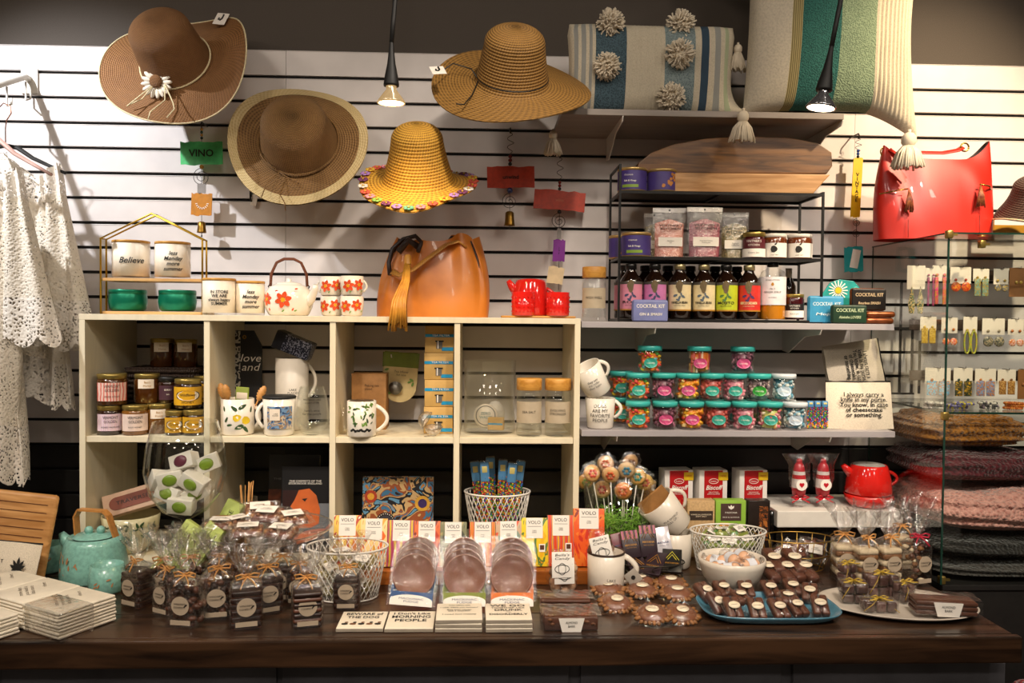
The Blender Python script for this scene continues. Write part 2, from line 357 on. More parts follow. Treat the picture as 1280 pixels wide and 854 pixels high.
def axm(a, spin=0):
    z = Vector(a).normalized(); x = (Vector((1, 0, 0))-z*z.x).normalized(); y = z.cross(x)
    return Matrix(((x.x, y.x, z.x), (x.y, y.y, z.y), (x.z, y.z, z.z))).to_4x4() @ RZ(spin)
def hat(label, loc, axis, R, Rc, hc, mat, wob, ell=1., bell=0., rim=None, rimmat=None, taper=.86, spin=0):
    t = thing('straw_hat', label, 'hat', loc, R=axm(axis, spin).to_3x3())
    def surf(u, v, off=0):
        a = 2*pi*u
        if v < .3: q = v/.3; r = Rc*taper*sin(q*pi/2)**.8; z = hc-(1-cos(q*pi/2))*hc*.30
        elif v < .55: q = (v-.3)/.25; r = Rc*(taper+(1-taper)*q)+bell*Rc*.25*q*q; z = hc*.70*(1-q)
        else: q = (v-.55)/.45; r0 = Rc*(1+bell*.25); r = r0+(R-r0)*q; z = -bell*.35*(R-Rc)*q
        if v >= .55:
            z += sum(am*sin(k*a+ph) for k, am, ph in wob)*q**1.3
        return (r*cos(a)*(ell if v >= .55 else 1+(ell-1)*.3), r*sin(a), z+off)
    b = MB().grid(surf, 56, 34, 0, cu=True)
    b.grid(lambda u, v: surf(1-u, .55+.45*v, -.0025), 56, 10, 0, cu=True)
    b.build('crown_and_brim', mat, t)
    if rim is not None:
        if rim < .004: MB().tube([surf(i/72, 1) for i in range(72)], .0022, 6, True).build('brim_edge', rimmat, t)
        else: MB().grid(lambda u, v: (lambda p: (p[0], p[1], p[2]+.0015))(surf(u, 1-rim*(1-v))), 72, 4, cu=True).grid(lambda u, v: (lambda p: (p[0], p[1], p[2]-.004))(surf(1-u, 1-rim*(1-v))), 72, 4, cu=True).build('brim_edge', rimmat, t)
    t['_r'] = 0; del t['_r']
    return t, surf
CREAMB = M('cream_raffia', '#e8d8ac', .7, bump=.5, scale=250)
HT = M('swing_tag_card', '#efe6da', .6, var=.02)
def hattag(t, p, rz, sz=.046):
    T = TR(p) @ RZ(rz)
    o = MB().box((0, 0, 0), (sz*.8, sz, .0008)).build('swing_tag', HT, t, T=T)
    MB().tube([(.004, sz*.35, .002), (.004, 0, .002), (0, -sz*.15, .002), (-.006, -.004, .002), (-.005, .002, .002)], .0022, 6).build('tag_hook', INK, o)
    return o
h1m = straw('tan_fine_straw', '#96683a', '#5c3819', 240, 140)
t, sf = hat('tan floppy sun hat with cream cord and white daisy, highest at left', W(221, 80, -.20), (-.10, -.86, .50), .212, .098, .155, h1m, [(2, .03, 1.0), (3, .014, .4)], rim=.002, rimmat=CREAMB, spin=0)
MB().tube([(.101*cos(a/40*2*pi), .101*sin(a/40*2*pi), .012+.01*sin(a/40*2*pi)) for a in range(40)], .0025, 6, True).build('cord', CREAMB, t)
fl = MB()
for i in range(16):
    a = 2*pi*i/16; T = TR(-.025, -.103, .030) @ RX(35) @ RZ(math.degrees(a))
    fl.ball((.029, 0, 0), .016, 8, 0, T, (1, .40, .22))
dz = fl.build('daisy', M('daisy_petals', '#f0e6d4', .6), t)
MB().ball((0, 0, 0), .018, 12, 0, TR(-.025, -.103, .036) @ RX(35), (1, 1, .4)).build('daisy_centre', h1m, dz)
for pts in ([(-.03, -.11, .03), (-.06, -.15, .02), (-.095, -.172, .02)], [(-.03, -.11, .03), (-.065, -.145, .026), (-.09, -.185, .03)], [(0, -.11, .03), (.006, -.16, .02), (-.02, -.21, .03), (-.022, -.235, .028)], [(.0, -.11, .03), (.03, -.17, .02), (.045, -.205, .03), (.03, -.235, .03)]):
    MB().tube(pts, .0018, 5).build('cord_tail', CREAMB, t)
hattag(t, (.112, .150, .022), -12)
h2m = straw('brown_speckled_straw', '#96703f', '#553418', 170, 110, 1)
t, sf = hat('brown woven hat with wide cream rim, left of the lit pendant lamp', W(374, 178, -.16), (.03, -.93, .36), .200, .112, .13, h2m, [(2, .022, 2.2), (3, .008, 0)], ell=1.0, rim=.13, rimmat=straw('cream_straw_rim', '#dcc490', '#c2a468', 200, 120), taper=.82)
MB().tube([(.115*cos(a/40*2*pi), .115*sin(a/40*2*pi), .010) for a in range(40)], .003, 6, True).build('cord', h2m, t)
for pts in ([(-.045, -.11, .015), (-.08, -.07, .02), (-.10, -.05, .02), (-.075, -.085, .02), (-.045, -.11, .015)], [(-.045, -.11, .015), (-.01, -.135, .02), (.02, -.15, .02)], [(-.045, -.11, .015), (-.05, -.16, .02), (-.02, -.21, .02), (-.015, -.235, .02)], [(-.045, -.11, .015), (-.075, -.15, .02), (-.085, -.195, .02)]):
    MB().tube(pts, .0016, 5).build('cord_tail', h2m, t)
h3m = straw('golden_crochet_straw', '#e2ab3e', '#82530f', 100, 60, 1)
t, sf = hat('golden crochet bell hat with bright flowers round the brim', W(523, 225, -.30), (.0, -.50, .87), .162, .088, .158, h3m, [(2, .014, 2.4), (5, .004, 0)], bell=.55, taper=.80)
cols = ['#e2604a', '#69b59b', '#7b3f6b', '#e7b93c', '#e98fa0', '#f4efe4', '#b98ad0', '#8bbf5a']
fm = [M('flower_'+n, c, .6) for n, c in zip(('coral', 'teal', 'plum', 'yellow', 'pink', 'white', 'lilac', 'green'), cols)]
cache = {}
for i in range(30):
    a = i/30; k = (i*3+i//3) % 8; p = sf(a, .93)
    if k not in cache:
        q = MB()
        for j in range(6): q.ball((.0092*cos(j*pi/3), .0092*sin(j*pi/3), .003), .0066, 6, 0, None, (1, 1, .4))
        q.ball((0, 0, .005), .003, 6, 1); cache[k] = q.mesh('flower', [fm[k], fm[3 if k != 3 else 0]])
    o = O('flower', cache[k], t, T=TR(p[0], p[1], p[2]+.001) @ RZ(40*i))
h4m = straw('honey_braided_straw', '#946c30', '#563912', 110, 70, 1)
t, sf = hat('honey braided wide hat with thin black cord, right of the lit pendant', W(640, 103, -.37), (.04, -.64, .77), .215, .095, .150, h4m, [(2, .016, 3.4)], taper=.84, bell=.25)
MB().tube([(.095*cos(a/40*2*pi), .095*sin(a/40*2*pi), .012) for a in range(40)], .002, 6, True).tube([(.096*cos(a/40*2*pi), .096*sin(a/40*2*pi), .017) for a in range(40)], .0018, 6, True).build('cord', INK, t)
for pts in ([(-.09, -.03, .014), (-.11, .02, .022), (-.16, .03, .03), (-.185, -.02, .03)], [(-.09, -.03, .014), (-.105, -.09, .0), (-.125, -.15, .0), (-.145, -.16, .005)]):
    MB().tube(pts, .0018, 5).build('cord_tail', INK, t)
hattag(t, (-.196, -.055, .045), 15)
# hooks that carry the hats
HK = M('black_wire', '#141312', .35, metal=.6)
def hook(name, label, p0, p1, mat=HK, r=.003, cat='hook'):
    p0, p1 = Vector(p0), Vector(p1); t = thing(name, label, cat, (p0.x, 0, p0.z))
    MB().box((0, -.002, 0), (.03, .003, .05)).build('plate', mat, t)
    q = p1-Vector((p0.x, 0, p0.z)); MB().tube([(0, -.002, 0), (q.x, q.y*.9, q.z-.005), (q.x, q.y, q.z+.01)], r, 8).build('arm', mat, t)
for px, py, Y, lab in ((228, 60, -.16, 'faceout hook under the tan daisy hat'), (374, 170, -.12, 'faceout hook under the cream-rimmed hat'), (523, 205, -.24, 'faceout hook under the golden crochet hat'), (640, 100, -.33, 'faceout hook under the honey braided hat')):
    p = W(px, py, Y); hook('wall_hook', lab, (p.x, 0, p.z), p, STEEL)
p = W(313, 246, -.03); t = thing('wall_hook', 'small black wrought hook with a white price tag, left of the cream-rimmed hat', 'hook', (p.x, 0, p.z+.018))
MB().box((0, -.003, 0), (.012, .004, .03)).tube([(0, -.004, .012), (0, -.03, .008), (0, -.03, -.022), (0, -.018, -.032), (0, -.010, -.026)], .0026, 7).build('hook', HK, t); MB().rbox((.014, -.02, -.024), (.018, .001, .034), .0004, 0, RY(12)).build('price_tag', HT, t)
# ------------------------------------------------------------------ pendants
BLK = M('black_plastic', '#0f0e0d', .6)
def pendant(label, px, py, Y, lean, col, e, top):
    p = W(px, py, Y); t = thing('pendant_lamp', label, 'lamp', p, R=Matrix.Rotation(lean, 3, 'Y')); R = 38/2/S(-.8)*1.0
    R = .0335
    d = Matrix.Rotation(-lean, 3, 'Y')
    pts = []
    for i in range(15):
        q = i/14; w = Vector((top[0]*q+top[1]*sin(q*pi)*.03, 0, .14+(2.98-p.z-.14)*q)); base = Vector((0, 0, .14)); base = Matrix.Rotation(lean, 3, 'Y') @ base
        w = Vector((base.x*(1-q)+top[0]*q+top[1]*sin(q*pi), 0, base.z*(1-q)+(2.98-p.z)*q)); pts.append(d @ w)
    MB().tube(pts, .0058, 8).build('cord', BLK, t)
    MB().lathe([(.0045, .145), (.0065, .12), (.010, .09), (.0155, .062), (.0185, .042), (.018, .038), (.0, .038)], 20).build('socket', BLK, t)
    rf_ = M('dichroic_reflector', '#a09888', .12, metal=.7, var=.1, scale=200, bump=.3)
    if e > 6.5: rf_.node_tree.nodes['Principled BSDF'].inputs['Emission Color'].default_value = (1, .62, .25, 1); rf_.node_tree.nodes['Principled BSDF'].inputs['Emission Strength'].default_value = .35      # the lit lamp's glass glows
    gl = MB().lathe([(.011, .044), (.0125, .036), (.012, .030), (R, .001), (R, -.002), (R*.9, -.003)], 28)
    gl.build('reflector', rf_ if e > 6.5 else M('silver_reflector', '#a8a8ac', .12, metal=.85, var=.1, scale=200, bump=.3), t)
    em = bpy.data.materials.new('lamp_lens'); em.use_nodes = True; N, L = nt(em); bb = N['Principled BSDF']; bb.inputs['Emission Color'].default_value = (*col, 1); bb.inputs['Emission Strength'].default_value = 14; bb.inputs['Base Color'].default_value = (1, .9, .7, 1)
    MB().lathe([(0, 0.002), (R*.88, .002), (R*.9, -.001)], 24).build('lens', em, t)
    l = spot('pendant_light', p+Vector((0, 0, -.006)), p+Vector((0, .35, -1)), col, e, 110, .7, .02); return t
pendant('lit black pendant lamp with glowing cone, above the golden hat', 489, 128, -.62, 0, (1, .66, .3), 7, (-.0, .02))
pendant('black pendant lamp with silver clear cone before the teal striped pillow', 1026, 134, -.72, .16, (1, .8, .55), 6, (.26, -.03))
# ------------------------------------------------------------------ garments on the left
def lace(name, col, sc=55, th=.16):
    if name in MATS: return MATS[name]
    m = bpy.data.materials.new(name); m.use_nodes = True; N, L = nt(m); b = N['Principled BSDF']; MATS[name] = m
    b.inputs['Base Color'].default_value = hx(col); b.inputs['Roughness'].default_value = .8; b.inputs['Subsurface Weight'].default_value = 0
    tc = N.new('ShaderNodeTexCoord'); v = N.new('ShaderNodeTexVoronoi'); v.inputs['Scale'].default_value = sc; L.new(tc.outputs['Object'], v.inputs['Vector'])
    w = N.new('ShaderNodeTexVoronoi'); w.inputs['Scale'].default_value = sc*.23; L.new(tc.outputs['Object'], w.inputs['Vector'])
    mu = N.new('ShaderNodeMath'); mu.operation = 'MULTIPLY_ADD'; mu.inputs[1].default_value = .22; mu.inputs[2].default_value = th-.11; L.new(w.outputs['Distance'], mu.inputs[0])
    gt = N.new('ShaderNodeMath'); gt.operation = 'GREATER_THAN'; L.new(v.outputs['Distance'], gt.inputs[0]); L.new(mu.outputs[0], gt.inputs[1]); L.new(gt.outputs[0], b.inputs['Alpha'])
    bp = N.new('ShaderNodeBump'); bp.inputs['Strength'].default_value = .6; bp.inputs['Distance'].default_value = .003; L.new(v.outputs['Distance'], bp.inputs['Height']); L.new(bp.outputs[0], b.inputs['Normal'])
    return m
LC = lace('cream_lace', '#e6dccb', 150, .24); LC2 = lace('open_crochet_lace', '#ece4d8', 130, .33)
LIN = M('cream_cotton', '#ddd0bb', .85, bump=.3, scale=400)
COP = M('rose_copper_metal', '#c98a70', .25, metal=.9); HB = M('black_velvet_hanger', '#15130f', .7); HP = M('rose_painted_hanger', '#c9a093', .45)
def hanger(label, p, hm, w, drop):
    t = thing('clothes_hanger', label, 'hanger', p)
    MB().tube([(-.02, 0, .085), (-.022, 0, .10), (-.005, 0, .118), (.014, 0, .11), (.016, 0, .09), (.003, 0, .07), (0, 0, .05), (0, 0, .0)], .0016, 6).build('hook', COP, t)
    for s in (-1, 1):
        MB().tube([(0, 0, 0), (s*w*.2, 0, -.006), (s*w*.45, 0, -drop*.45), (s*w*.75, 0, -drop*.75), (s*w, 0, -drop)], [.008, .008, .007, .006, .005], 8, flat=.6).build('shoulder', hm, t)
def garment(label, p, w, drop, bodyw, h, ph, mat, dep=.05, sleeve=0, hem=.02, yoke=.1):
    t = thing('lace_dress', label, 'dress', p)
    def f(u, v):
        a = 2*pi*u; ww = w*(.42+.58*min(1, v/.10)) if v < .1 else w+(bodyw-w)*((v-.1)/.9)**.8
        x = ww*cos(a)*(1 if v > .1 else 1); z = -h*v-(drop*abs(cos(a))*(1 if v < .3 else 1))*min(1, 1)
        d = dep*(.25+.75*min(1, v*2)); y = d*sin(a)+.018*min(1, v*1.5)*sin(7*a+ph+v*2)+.008*sin(13*a+ph)
        if v > .93: z -= hem*abs(sin(9*a))
        return (x+.01*sin(5*a+6*v), y, z)
    def mf(i, j): return 1 if (j < 6 or j > 28) else 0
    MB().grid(f, 90, 36, 0, cu=True, mf=mf).build('body', [mat, LC2], t)
    if sleeve:
        def g(u, v):
            a = 2*pi*u; r = .035+.045*v; x = w*.92+.05*v+r*cos(a)*(.7+.3*v); y = r*.5*sin(a)+.01*sin(5*a+v*3)
            return (x, y, -drop-sleeve*v-(.03*abs(sin(3*a)) if v > .9 else 0)+(.02*cos(a) if v < .1 else 0))
        MB().grid(g, 40, 22, 0, cu=True, mf=lambda i, j: 1 if j < 3 or j > 15 else 0).build('sleeve', [mat, LC2], t)
    return t
hp1, hp2 = W(7, 182, -.22), W(-20, 170, -.36)
hanger('black velvet clothes hanger with copper hook, behind the rose one', hp1, HB, .165, .075)
hanger('rose copper clothes hanger in front of the black one', hp2, HP, .175, .10)
garment('back white crochet lace dress on the black hanger', hp1+Vector((-.02, 0, -.012)), .155, .055, .20, .66, 0, LC, sleeve=.48)
garment('front cream lace dress on the rose hanger, hanging lowest', hp2+Vector((-.06, -.02, -.045)), .15, .06, .17, .80, 1.7, LC, dep=.06, sleeve=.42)
# arm with hooks
t = thing('garment_rail', 'white slatwall arm with wire hooks holding the lace dresses', 'rail', (W(38, 102, 0).x, 0, W(38, 102, 0).z))
MB().box((0, -.004, 0), (.05, .006, .075)).build('plate', STEEL, t)
e1 = W(-70, 128, -.42)-t.location
MB().tube([(0, -.006, .004), (0, -.03, .006), tuple(e1)], .010, 4).build('arm', STEEL, t)
for px, py, f_ in ((14, 115, .3), (46, 117, .05)):
    q = Vector((0, -.006, 0)).lerp(e1, f_)
    MB().tube([q, q+Vector((0, 0, -.055)), q+Vector((.012, -.02, -.06)), q+Vector((.03, -.03, -.058)), q+Vector((.03, -.03, -.04))], .0028, 7).build('wire_hook', STEEL, t)
for q in (hp1, hp2):
    pass
# ------------------------------------------------------------------ wall chimes
WIRE = M('dark_twisted_wire', '#2a211a', .4, metal=.7); BRASS = M('aged_brass', '#9a7430', .35, metal=.9, var=.12)
def wob_plate(w, h, n=9, amp=.0025, seed=1):
    r = random.Random(seed); top = [(-w/2+w*i/n, h/2+r.uniform(-amp, amp)) for i in range(n+1)]; bot = [(w/2-w*i/n, -h/2+r.uniform(-amp, amp)) for i in range(n+1)]
    return bot+top
def spiral(cx, cz, r, turns=2.2, n=40, s=1):
    return [(cx+s*r*(1-i/n*.85)*cos(pi/2+2*pi*turns*i/n), 0, cz+r*(1-i/n*.85)*sin(pi/2+2*pi*turns*i/n)) for i in range(n+1)]
Yc = -.055
def chime(label, px, top, items):
    """items: list of (kind, y0, y1, extras) down a column of the photograph"""
    p = W(px, top, Yc); k = 1/S(Yc); t = thing('wall_chime', label, 'wind chime', p); zz = lambda y: -(y-top)*k
    MB().tube([(0, .054, .012), (0, .0, .012), (0, -.006, .004), (0, 0, -.004)], .0022, 6).build('wall_hook', WIRE, t)
    for it in items:
        kd, y0, y1 = it[:3]; z0, z1 = zz(y0), zz(y1)
        if kd == 'wire': MB().tube([(0, 0, z0), (0, 0, z1)], .0009, 5).build('wire', WIRE, t)
        elif kd == 'zig':
            n = 24; MB().tube([(.011*sin(i/n*2*pi*2.5)*(1-abs(i/n-.5)), .004*cos(i/n*2*pi*2.5), z0+(z1-z0)*i/n) for i in range(n+1)], .0009, 5).build('wire', WIRE, t)
        elif kd == 'bead':
            for j, c in enumerate(it[3]):
                n = len(it[3]); MB().ball((0, 0, z0+(z1-z0)*(j+.5)/n), abs(z1-z0)/n*.55, 8).build('bead', M('bead_'+c[1:], c, .2), t)
        elif kd == 'plate':
            w, c, s, ro, col = it[3:8]; T = TR(it[8]*k if len(it) > 8 else 0, 0, (z0+z1)/2) @ RY(ro)
            pl = MB().prism(wob_plate(w*k, abs(z1-z0), seed=int(px)), -.0015, .0015).build('plate', col, t, T=T)
            if c: txt(c, s, pl, (0, -.0022, 0), M('dark_engraving', '#1d1a14', .8) if not it[-1] == 'pale' else M('pale_engraving', '#c46a4a', .8), bold=.0007, lead=.85)
        elif kd == 'spiral': MB().tube(spiral(it[3]*k if len(it) > 3 else 0, (z0+z1)/2, abs(z1-z0)/2), .0010, 5).build('spiral_wire', WIRE, t)
        elif kd == 'bell':
            r = it[3]*k/2; h = abs(z1-z0); MB().lathe([(0, 0), (r*.5, -.001), (r*.8, -h*.12), (r*.85, -h*.5), (r, -h*.92), (r*1.05, -h), (r*.9, -h), (r*.75, -h*.5)], 16, (0, 0, z0)).build('bell', BRASS, t)
            MB().tube([(0, 0, z0-h*.2), (0, 0, z1-.008)], .0012, 5).ball((0, 0, z1-.01), .003, 6).build('clapper', WIRE, t)
    return t
GRN = M('green_enamel', '#4fc878', .35, var=.06, scale=60); ORG = M('amber_enamel', '#c27d1c', .4, var=.06, scale=60); RED = M('rust_red_enamel', '#b93a1e', .4, var=.08, scale=60)
PUR = M('purple_enamel', '#7a1f8a', .4); YEL = M('yellow_enamel', '#f0c814', .4, var=.03); TEAL = M('teal_card', '#149a9e', .5, var=.03)
chime('hanging green metal sign reading VINO with an amber sun plate and bell', 252, 158, [('bead', 160, 174, ['#c28a1e', '#1d4a3a', '#c28a1e', '#10231c']), ('wire', 158, 178), ('plate', 177, 205, 51, 'VINO', .030, -1, GRN), ('bead', 205, 210, ['#a0741e']), ('spiral', 209, 231, 0), ('wire', 209, 240), ('plate', 228, 240, 10, '', .01, 0, M('dull_zinc', '#8d8782', .5)), ('plate', 240, 267, 25, '', .01, 2, ORG), ('wire', 266, 275), ('bell', 274, 288, 11)])
ch = [o for o in bpy.data.objects if o.get('label', '').startswith('hanging green')][0]
for i in range(9):
    a = rad(-170+160*i/8); MB().box((0, 0, 0), (.0022, .0012, .006), T=TR(.018*0+.017*cos(a)+.002, -.0024, -(253-158)/S(Yc)+.004+.017*sin(a)) @ RY(-math.degrees(a)+90)).build('sun_ray', WHITE, ch)
chime('rust red hanging sign with a brass bell, left of the other red sign', 638, 165, [('zig', 165, 192), ('bead', 193, 207, ['#7b1c14', '#7b1c14', '#1b1c2c']), ('plate', 208, 234, 59, 'unwind', .017, -1.5, RED, 1), ('bead', 234, 241, ['#26305c']), ('spiral', 241, 261, 0), ('wire', 240, 264), ('bell', 263, 281, 13)])
chime('rust red hanging sign with a small purple plate below', 700, 196, [('zig', 196, 224), ('bead', 226, 238, ['#7b1c14', '#7b1c14', '#141414']), ('plate', 238, 262, 64, 'wine', .013, 4, RED, 0, 'pale'), ('bead', 262, 267, ['#141414']), ('spiral', 266, 286, 0), ('wire', 266, 300), ('plate', 285, 298, 5, '', .01, 0, M('dull_zinc', '#8d8782', .5)), ('plate', 299, 326, 15, 'j\nu\ny', .009, 2, PUR), ('wire', 326, 336), ('plate', 333, 354, 20, '', .01, 8, M('cream_shell', '#e6cfa6', .3), -4), ('wire', 350, 362)])
chime('tall narrow yellow hanging sign with a teal card below', 1073, 172, [('zig', 172, 190), ('bead', 187, 198, ['#2a4fa0', '#2a4fa0', '#181818']), ('plate', 198, 272, 12, 'V\nI\nN\nT\nA\nG\nE', .0155, 2, YEL, -1), ('wire', 272, 310), ('spiral', 274, 284, 0), ('spiral', 288, 298, 0), ('plate', 310, 341, 24, '', .01, -2, TEAL, -3)])
ch = [o for o in bpy.data.objects if o.get('label', '').startswith('tall narrow yellow')][0]
MB().rbox((0, 0, 0), (.026, .0012, .058), .0005).build('swing_tag', WHITE, ch, T=TR(-.004, -.004, -(325-172)/S(Yc)) @ RY(10))
# ------------------------------------------------------------------ pillows
def yarn(name, c1, c2=None, sc=260, dirn='ringx', bump=.7):
    return M(name, c1, .9, col2=c2, kind=dirn, scale=sc, bump=bump)
YW = M('cream_cotton_weave', '#c6bba4', .9, bump=.4, scale=320)
def pompom(b_, c, r, seed, mat_i=0, n=260):
    rr = random.Random(seed); b_.ball(c, r*.62, 10, mat_i)
    for i in range(n):
        d = Vector((rr.gauss(0, 1), rr.gauss(0, 1), rr.gauss(0, 1))).normalized(); e = Vector(c)+d*r*rr.uniform(.85, 1.12); k = d.orthogonal()*r*rr.uniform(-.15, .15)
        b_.tube([Vector(c)+d*r*.45, Vector(c)+d*r*.8+k, e], r*.062, 4, m=mat_i)
def tassel(b_, c, L, r, seed, n=44):     # hangs down from c
    rr = random.Random(seed); c = Vector(c); b_.ball(c+Vector((0, 0, -r*.5)), r*.5, 10, sq=(1, 1, 1.1)); b_.tube([c+Vector((0, 0, r*.2)), c+Vector((0, 0, -r*.1))], r*.12, 6)
    b_.lathe([(r*.35, -r*.9), (r*.5, -r*1.3), (r*.75, -L*.7), (r*.85, -L*.9), (0, -L*.93)], 14, c)
    for i in range(n):
        a = 2*pi*i/n; q = rr.uniform(.8, 1.08)
        b_.tube([c+Vector((r*.33*cos(a), r*.33*sin(a), -r*.9)), c+Vector((r*.68*cos(a)*q, r*.68*sin(a)*q, -L*.55)), c+Vector((r*cos(a)*q, r*sin(a)*q, -L*rr.uniform(.9, 1.03)))], r*.075, 4)
def pillow(label, loc, w, h, th, bands, R=None, warp=None, nu=110, nv=44, rib=()):
    t = thing('throw_pillow', label, 'pillow', loc, R=R)
    edges = [b_[0] for b_ in bands]
    def shape(u, v, s):
        x, z = 2*u-1, 2*v-1; cq = max(0, abs(x)+abs(z)-1.72)*.16; e = max(0, (1-abs(x)**3.2))*max(0, (1-abs(z)**3.2)); d = th/2*e**.45
        X = x*w/2*(1-.05*(1-z*z)*(abs(x)**8)-cq*(z > 0)); Zc = z*h/2*(1-.05*(1-x*x)*(abs(z)**6)-cq*(z > 0)); y = s*d
        for (u0, u1, f) in rib:
            if u0 < u < u1: y += s*.003*sin((u-u0)*f*2*pi)*min(1, e*3)
        y += s*.004*noise.noise((x*3, z*3, s))*e
        if warp: X, y, Zc = warp(x, z, X, y, Zc)
        return (X, y, Zc+h/2)
    def mf(i, j):
        u = (i+.5)/(nu-1); k = 0
        for q, e in enumerate(edges):
            if u >= e: k = q
        return bands[k][1]
    mats = []; bb = []
    for e, m in bands:
        if m not in mats: mats.append(m)
        bb.append((e, mats.index(m)))
    bands = bb
    MB().grid(lambda u, v: shape(u, v, -1), nu, nv, mf=mf).grid(lambda u, v: shape(1-u, v, 1), nu, nv, mf=lambda i, j: mf(nu-2-i, j)).build('cover', mats, t)
    return t, shape
BL = yarn('slate_blue_herringbone', '#465c66', '#22323a', 230, 'voro', 1); GB = yarn('grey_blue_weave', '#7f8e8e', '#53656a', 230, 'voro', 1); GW = yarn('pale_grey_stripe', '#8e9696', '#b4ada0', 150)
NV = yarn('navy_stripe', '#3c5468', '#25384a', 120); SG = yarn('pale_green_stripe', '#b9c2a0', '#a7b08c', 160)
k = 1/S(-.2); wp = 212*k; fr = lambda x: (x-704)/212
bd = [(0, YW), (fr(712), GW), (fr(717), YW), (fr(721), GW), (fr(727), YW), (fr(731), GW), (fr(736), YW), (fr(739), BL), (fr(775), YW), (fr(822), GB), (fr(860), YW), (fr(867), NV), (fr(877), YW), (fr(884), GW), (fr(893), YW), (fr(899), SG), (fr(905), YW)]
pz = on(810, -.2, ZP)
def wl(x, z, X, y, Z): 
    if z < 0 and x > .6: q = ((x-.6)/.4)**2*(-z)**3; X += .02*q; y -= .085*q; Z += .012*q
    if x < -.7 and z < 0: X -= .01*((-x-.7)/.3)**2*(-z)**3
    return X, y, Z
t, sh = pillow('lumbar pillow with blue and cream bands and five cream pompoms', (pz.x, -.2, ZP), wp, 113*k, .13, bd, R=Matrix.Rotation(rad(7), 3, 'X'), warp=wl, rib=[(fr(776), fr(821), 9/(fr(821)-fr(776)))])
POMM = M('cream_yarn', '#dccfb8', .95, var=.05)
for i, (px, pz_, dy) in enumerate(((757, .97, .8), (843, .99, .9), (752, .5, 1), (839, .64, 1), (831, .19, 1))):
    p = sh(fr(px), pz_, -1); b_ = MB(); pompom(b_, (p[0], p[1]-.012, p[2]), .041 if i != 2 else .038, i); b_.build('pompom', POMM, t)
for i, (x_, z_, L_) in enumerate(((wp/2+.004, 113*k*.80, .075), (wp/2-.004, .012, .085), (-wp/2-.03, -.04, .07))):
    b_ = MB(); tassel(b_, (x_, -.01 if i != 1 else -.118, z_), L_, .034 if i == 1 else .026, 20+i); b_.build('tassel', POMM, t)
YWT = M('cream_slub_cotton', '#c9bea9', .9, bump=.3, scale=200); TAN = yarn('olive_tan_fleck', '#a89a6c', '#7a6d42', 60); TL = yarn('deep_teal_weave', '#2a665e', '#163f3c', 260, 'voro', 1); SAG = yarn('sage_green_weave', '#86987a', '#5c7058', 260, 'voro', 1); RB = M('cream_ribbed_knit', '#d3c5ab', .9, bump=.4, scale=300)
k = 1/S(-.26); wp = 214*k; fr = lambda x: (x-926)/214; hp = 235*k
def wb2(x, z, X, y, Z):
    if z < 0 and x > .3: q = ((x-.3)/.7)**1.6*((-z))**2.2; Z -= .075*q; y -= .03*q
    X += .012*z*z*(1 if x > 0 else 0)-.012*(1-z*z)*max(0, x)
    return X, y, Z
bd = [(0, YWT), (fr(972), TAN), (fr(984), TL), (fr(1031), SAG), (fr(1077), RB)]
pz = on(1033, -.26, ZP)
t, sh = pillow('large pillow with teal, sage and ribbed cream bands and corner tassels', (pz.x, -.26, ZP+.003), wp, hp, .16, bd, R=Matrix.Rotation(rad(5), 3, 'X'), warp=wb2, rib=[(fr(1078), 1.01, 11/(1-fr(1078)))], nu=160)
for i, (x_, z_, L_) in enumerate(((wp/2-.012, -.050, .100), (wp/2+.03, hp*.90, .08), (-wp/2-.03, hp*.90, .08))):
    b_ = MB()
    if i == 0: tassel(b_, (x_-.012, -.05, z_), L_, .042, 30+i)
    else: pompom(b_, (x_, 0, z_), .034, 40+i)
    b_.build('tassel', POMM, t)
# ------------------------------------------------------------------ black rack and the board on top
RK = M('black_rack_metal', '#1a1817', .4, metal=.4, var=.04); Yf, Yb = -.262, -.09
rx0, rx1 = on(773, Yf, ZS1).x, on(1026, Yf, ZS1).x; RZ0 = ZS1+.001
zA, zB, zT = W(900, 240, Yf).z, W(900, 322, Yf).z, W(773, 205, Yf).z
t = thing('wire_rack', 'black metal two-tier tabletop rack on the grey shelf', 'rack', ((rx0+rx1)/2, (Yf+Yb)/2, RZ0)); rw = (rx1-rx0)/2; rd = (Yb-Yf)/2; bs = .0062
for sx in (-1, 1):
    zt2 = zT if sx < 0 else zA+.004
    for sy in (-1, 1): MB().box((sx*rw, sy*rd, (zt2-RZ0)/2), (bs, bs, zt2-RZ0)).build('post', RK, t)
    MB().box((sx*rw, 0, zt2-RZ0-bs/2), (bs, 2*rd-bs, bs)).build('top_bar', RK, t)
for z in (zA, zB, RZ0+.008):
    q = MB(); zz = z-RZ0-.004
    for sy in (-1, 1): q.box((0, sy*rd, zz), (2*rw-bs, bs, .008))
    for sx in (-1, 0, 1): q.box((sx*(rw-.003), 0, zz), (bs, 2*rd-bs, .006))
    fr_ = q.build('shelf_frame', RK, t)
    MB().box((0, 0, zz+.0035), (2*rw-bs, 2*rd-bs, .0012)).build('shelf_sheet', M('dark_mesh_sheet', '#2c2622', .5), fr_)
TEAK = M('teak_wood', '#7a5228', .45, kind='wood', scale=7, col2='#452a10', bump=.2)
px_ = [(793, 221), (797, 208), (812, 196), (840, 185), (880, 178), (930, 175), (985, 177), (1020, 184), (1036, 195), (1037, 212), (1030, 222)]
Yq = -.20; P3 = [W(x, y, Yq)+Vector((0, 0, .003)) for x, y in px_]; t = thing('wooden_board', 'long oval teak board resting on top of the black rack', 'board', (P3[0].x, Yq, zA))
b_ = MB(); b_.prism([(p.x-P3[0].x, p.z-zA+.004) for p in P3][::-1], -.02, .03); b_.build('board', TEAK, t, bev=.003)
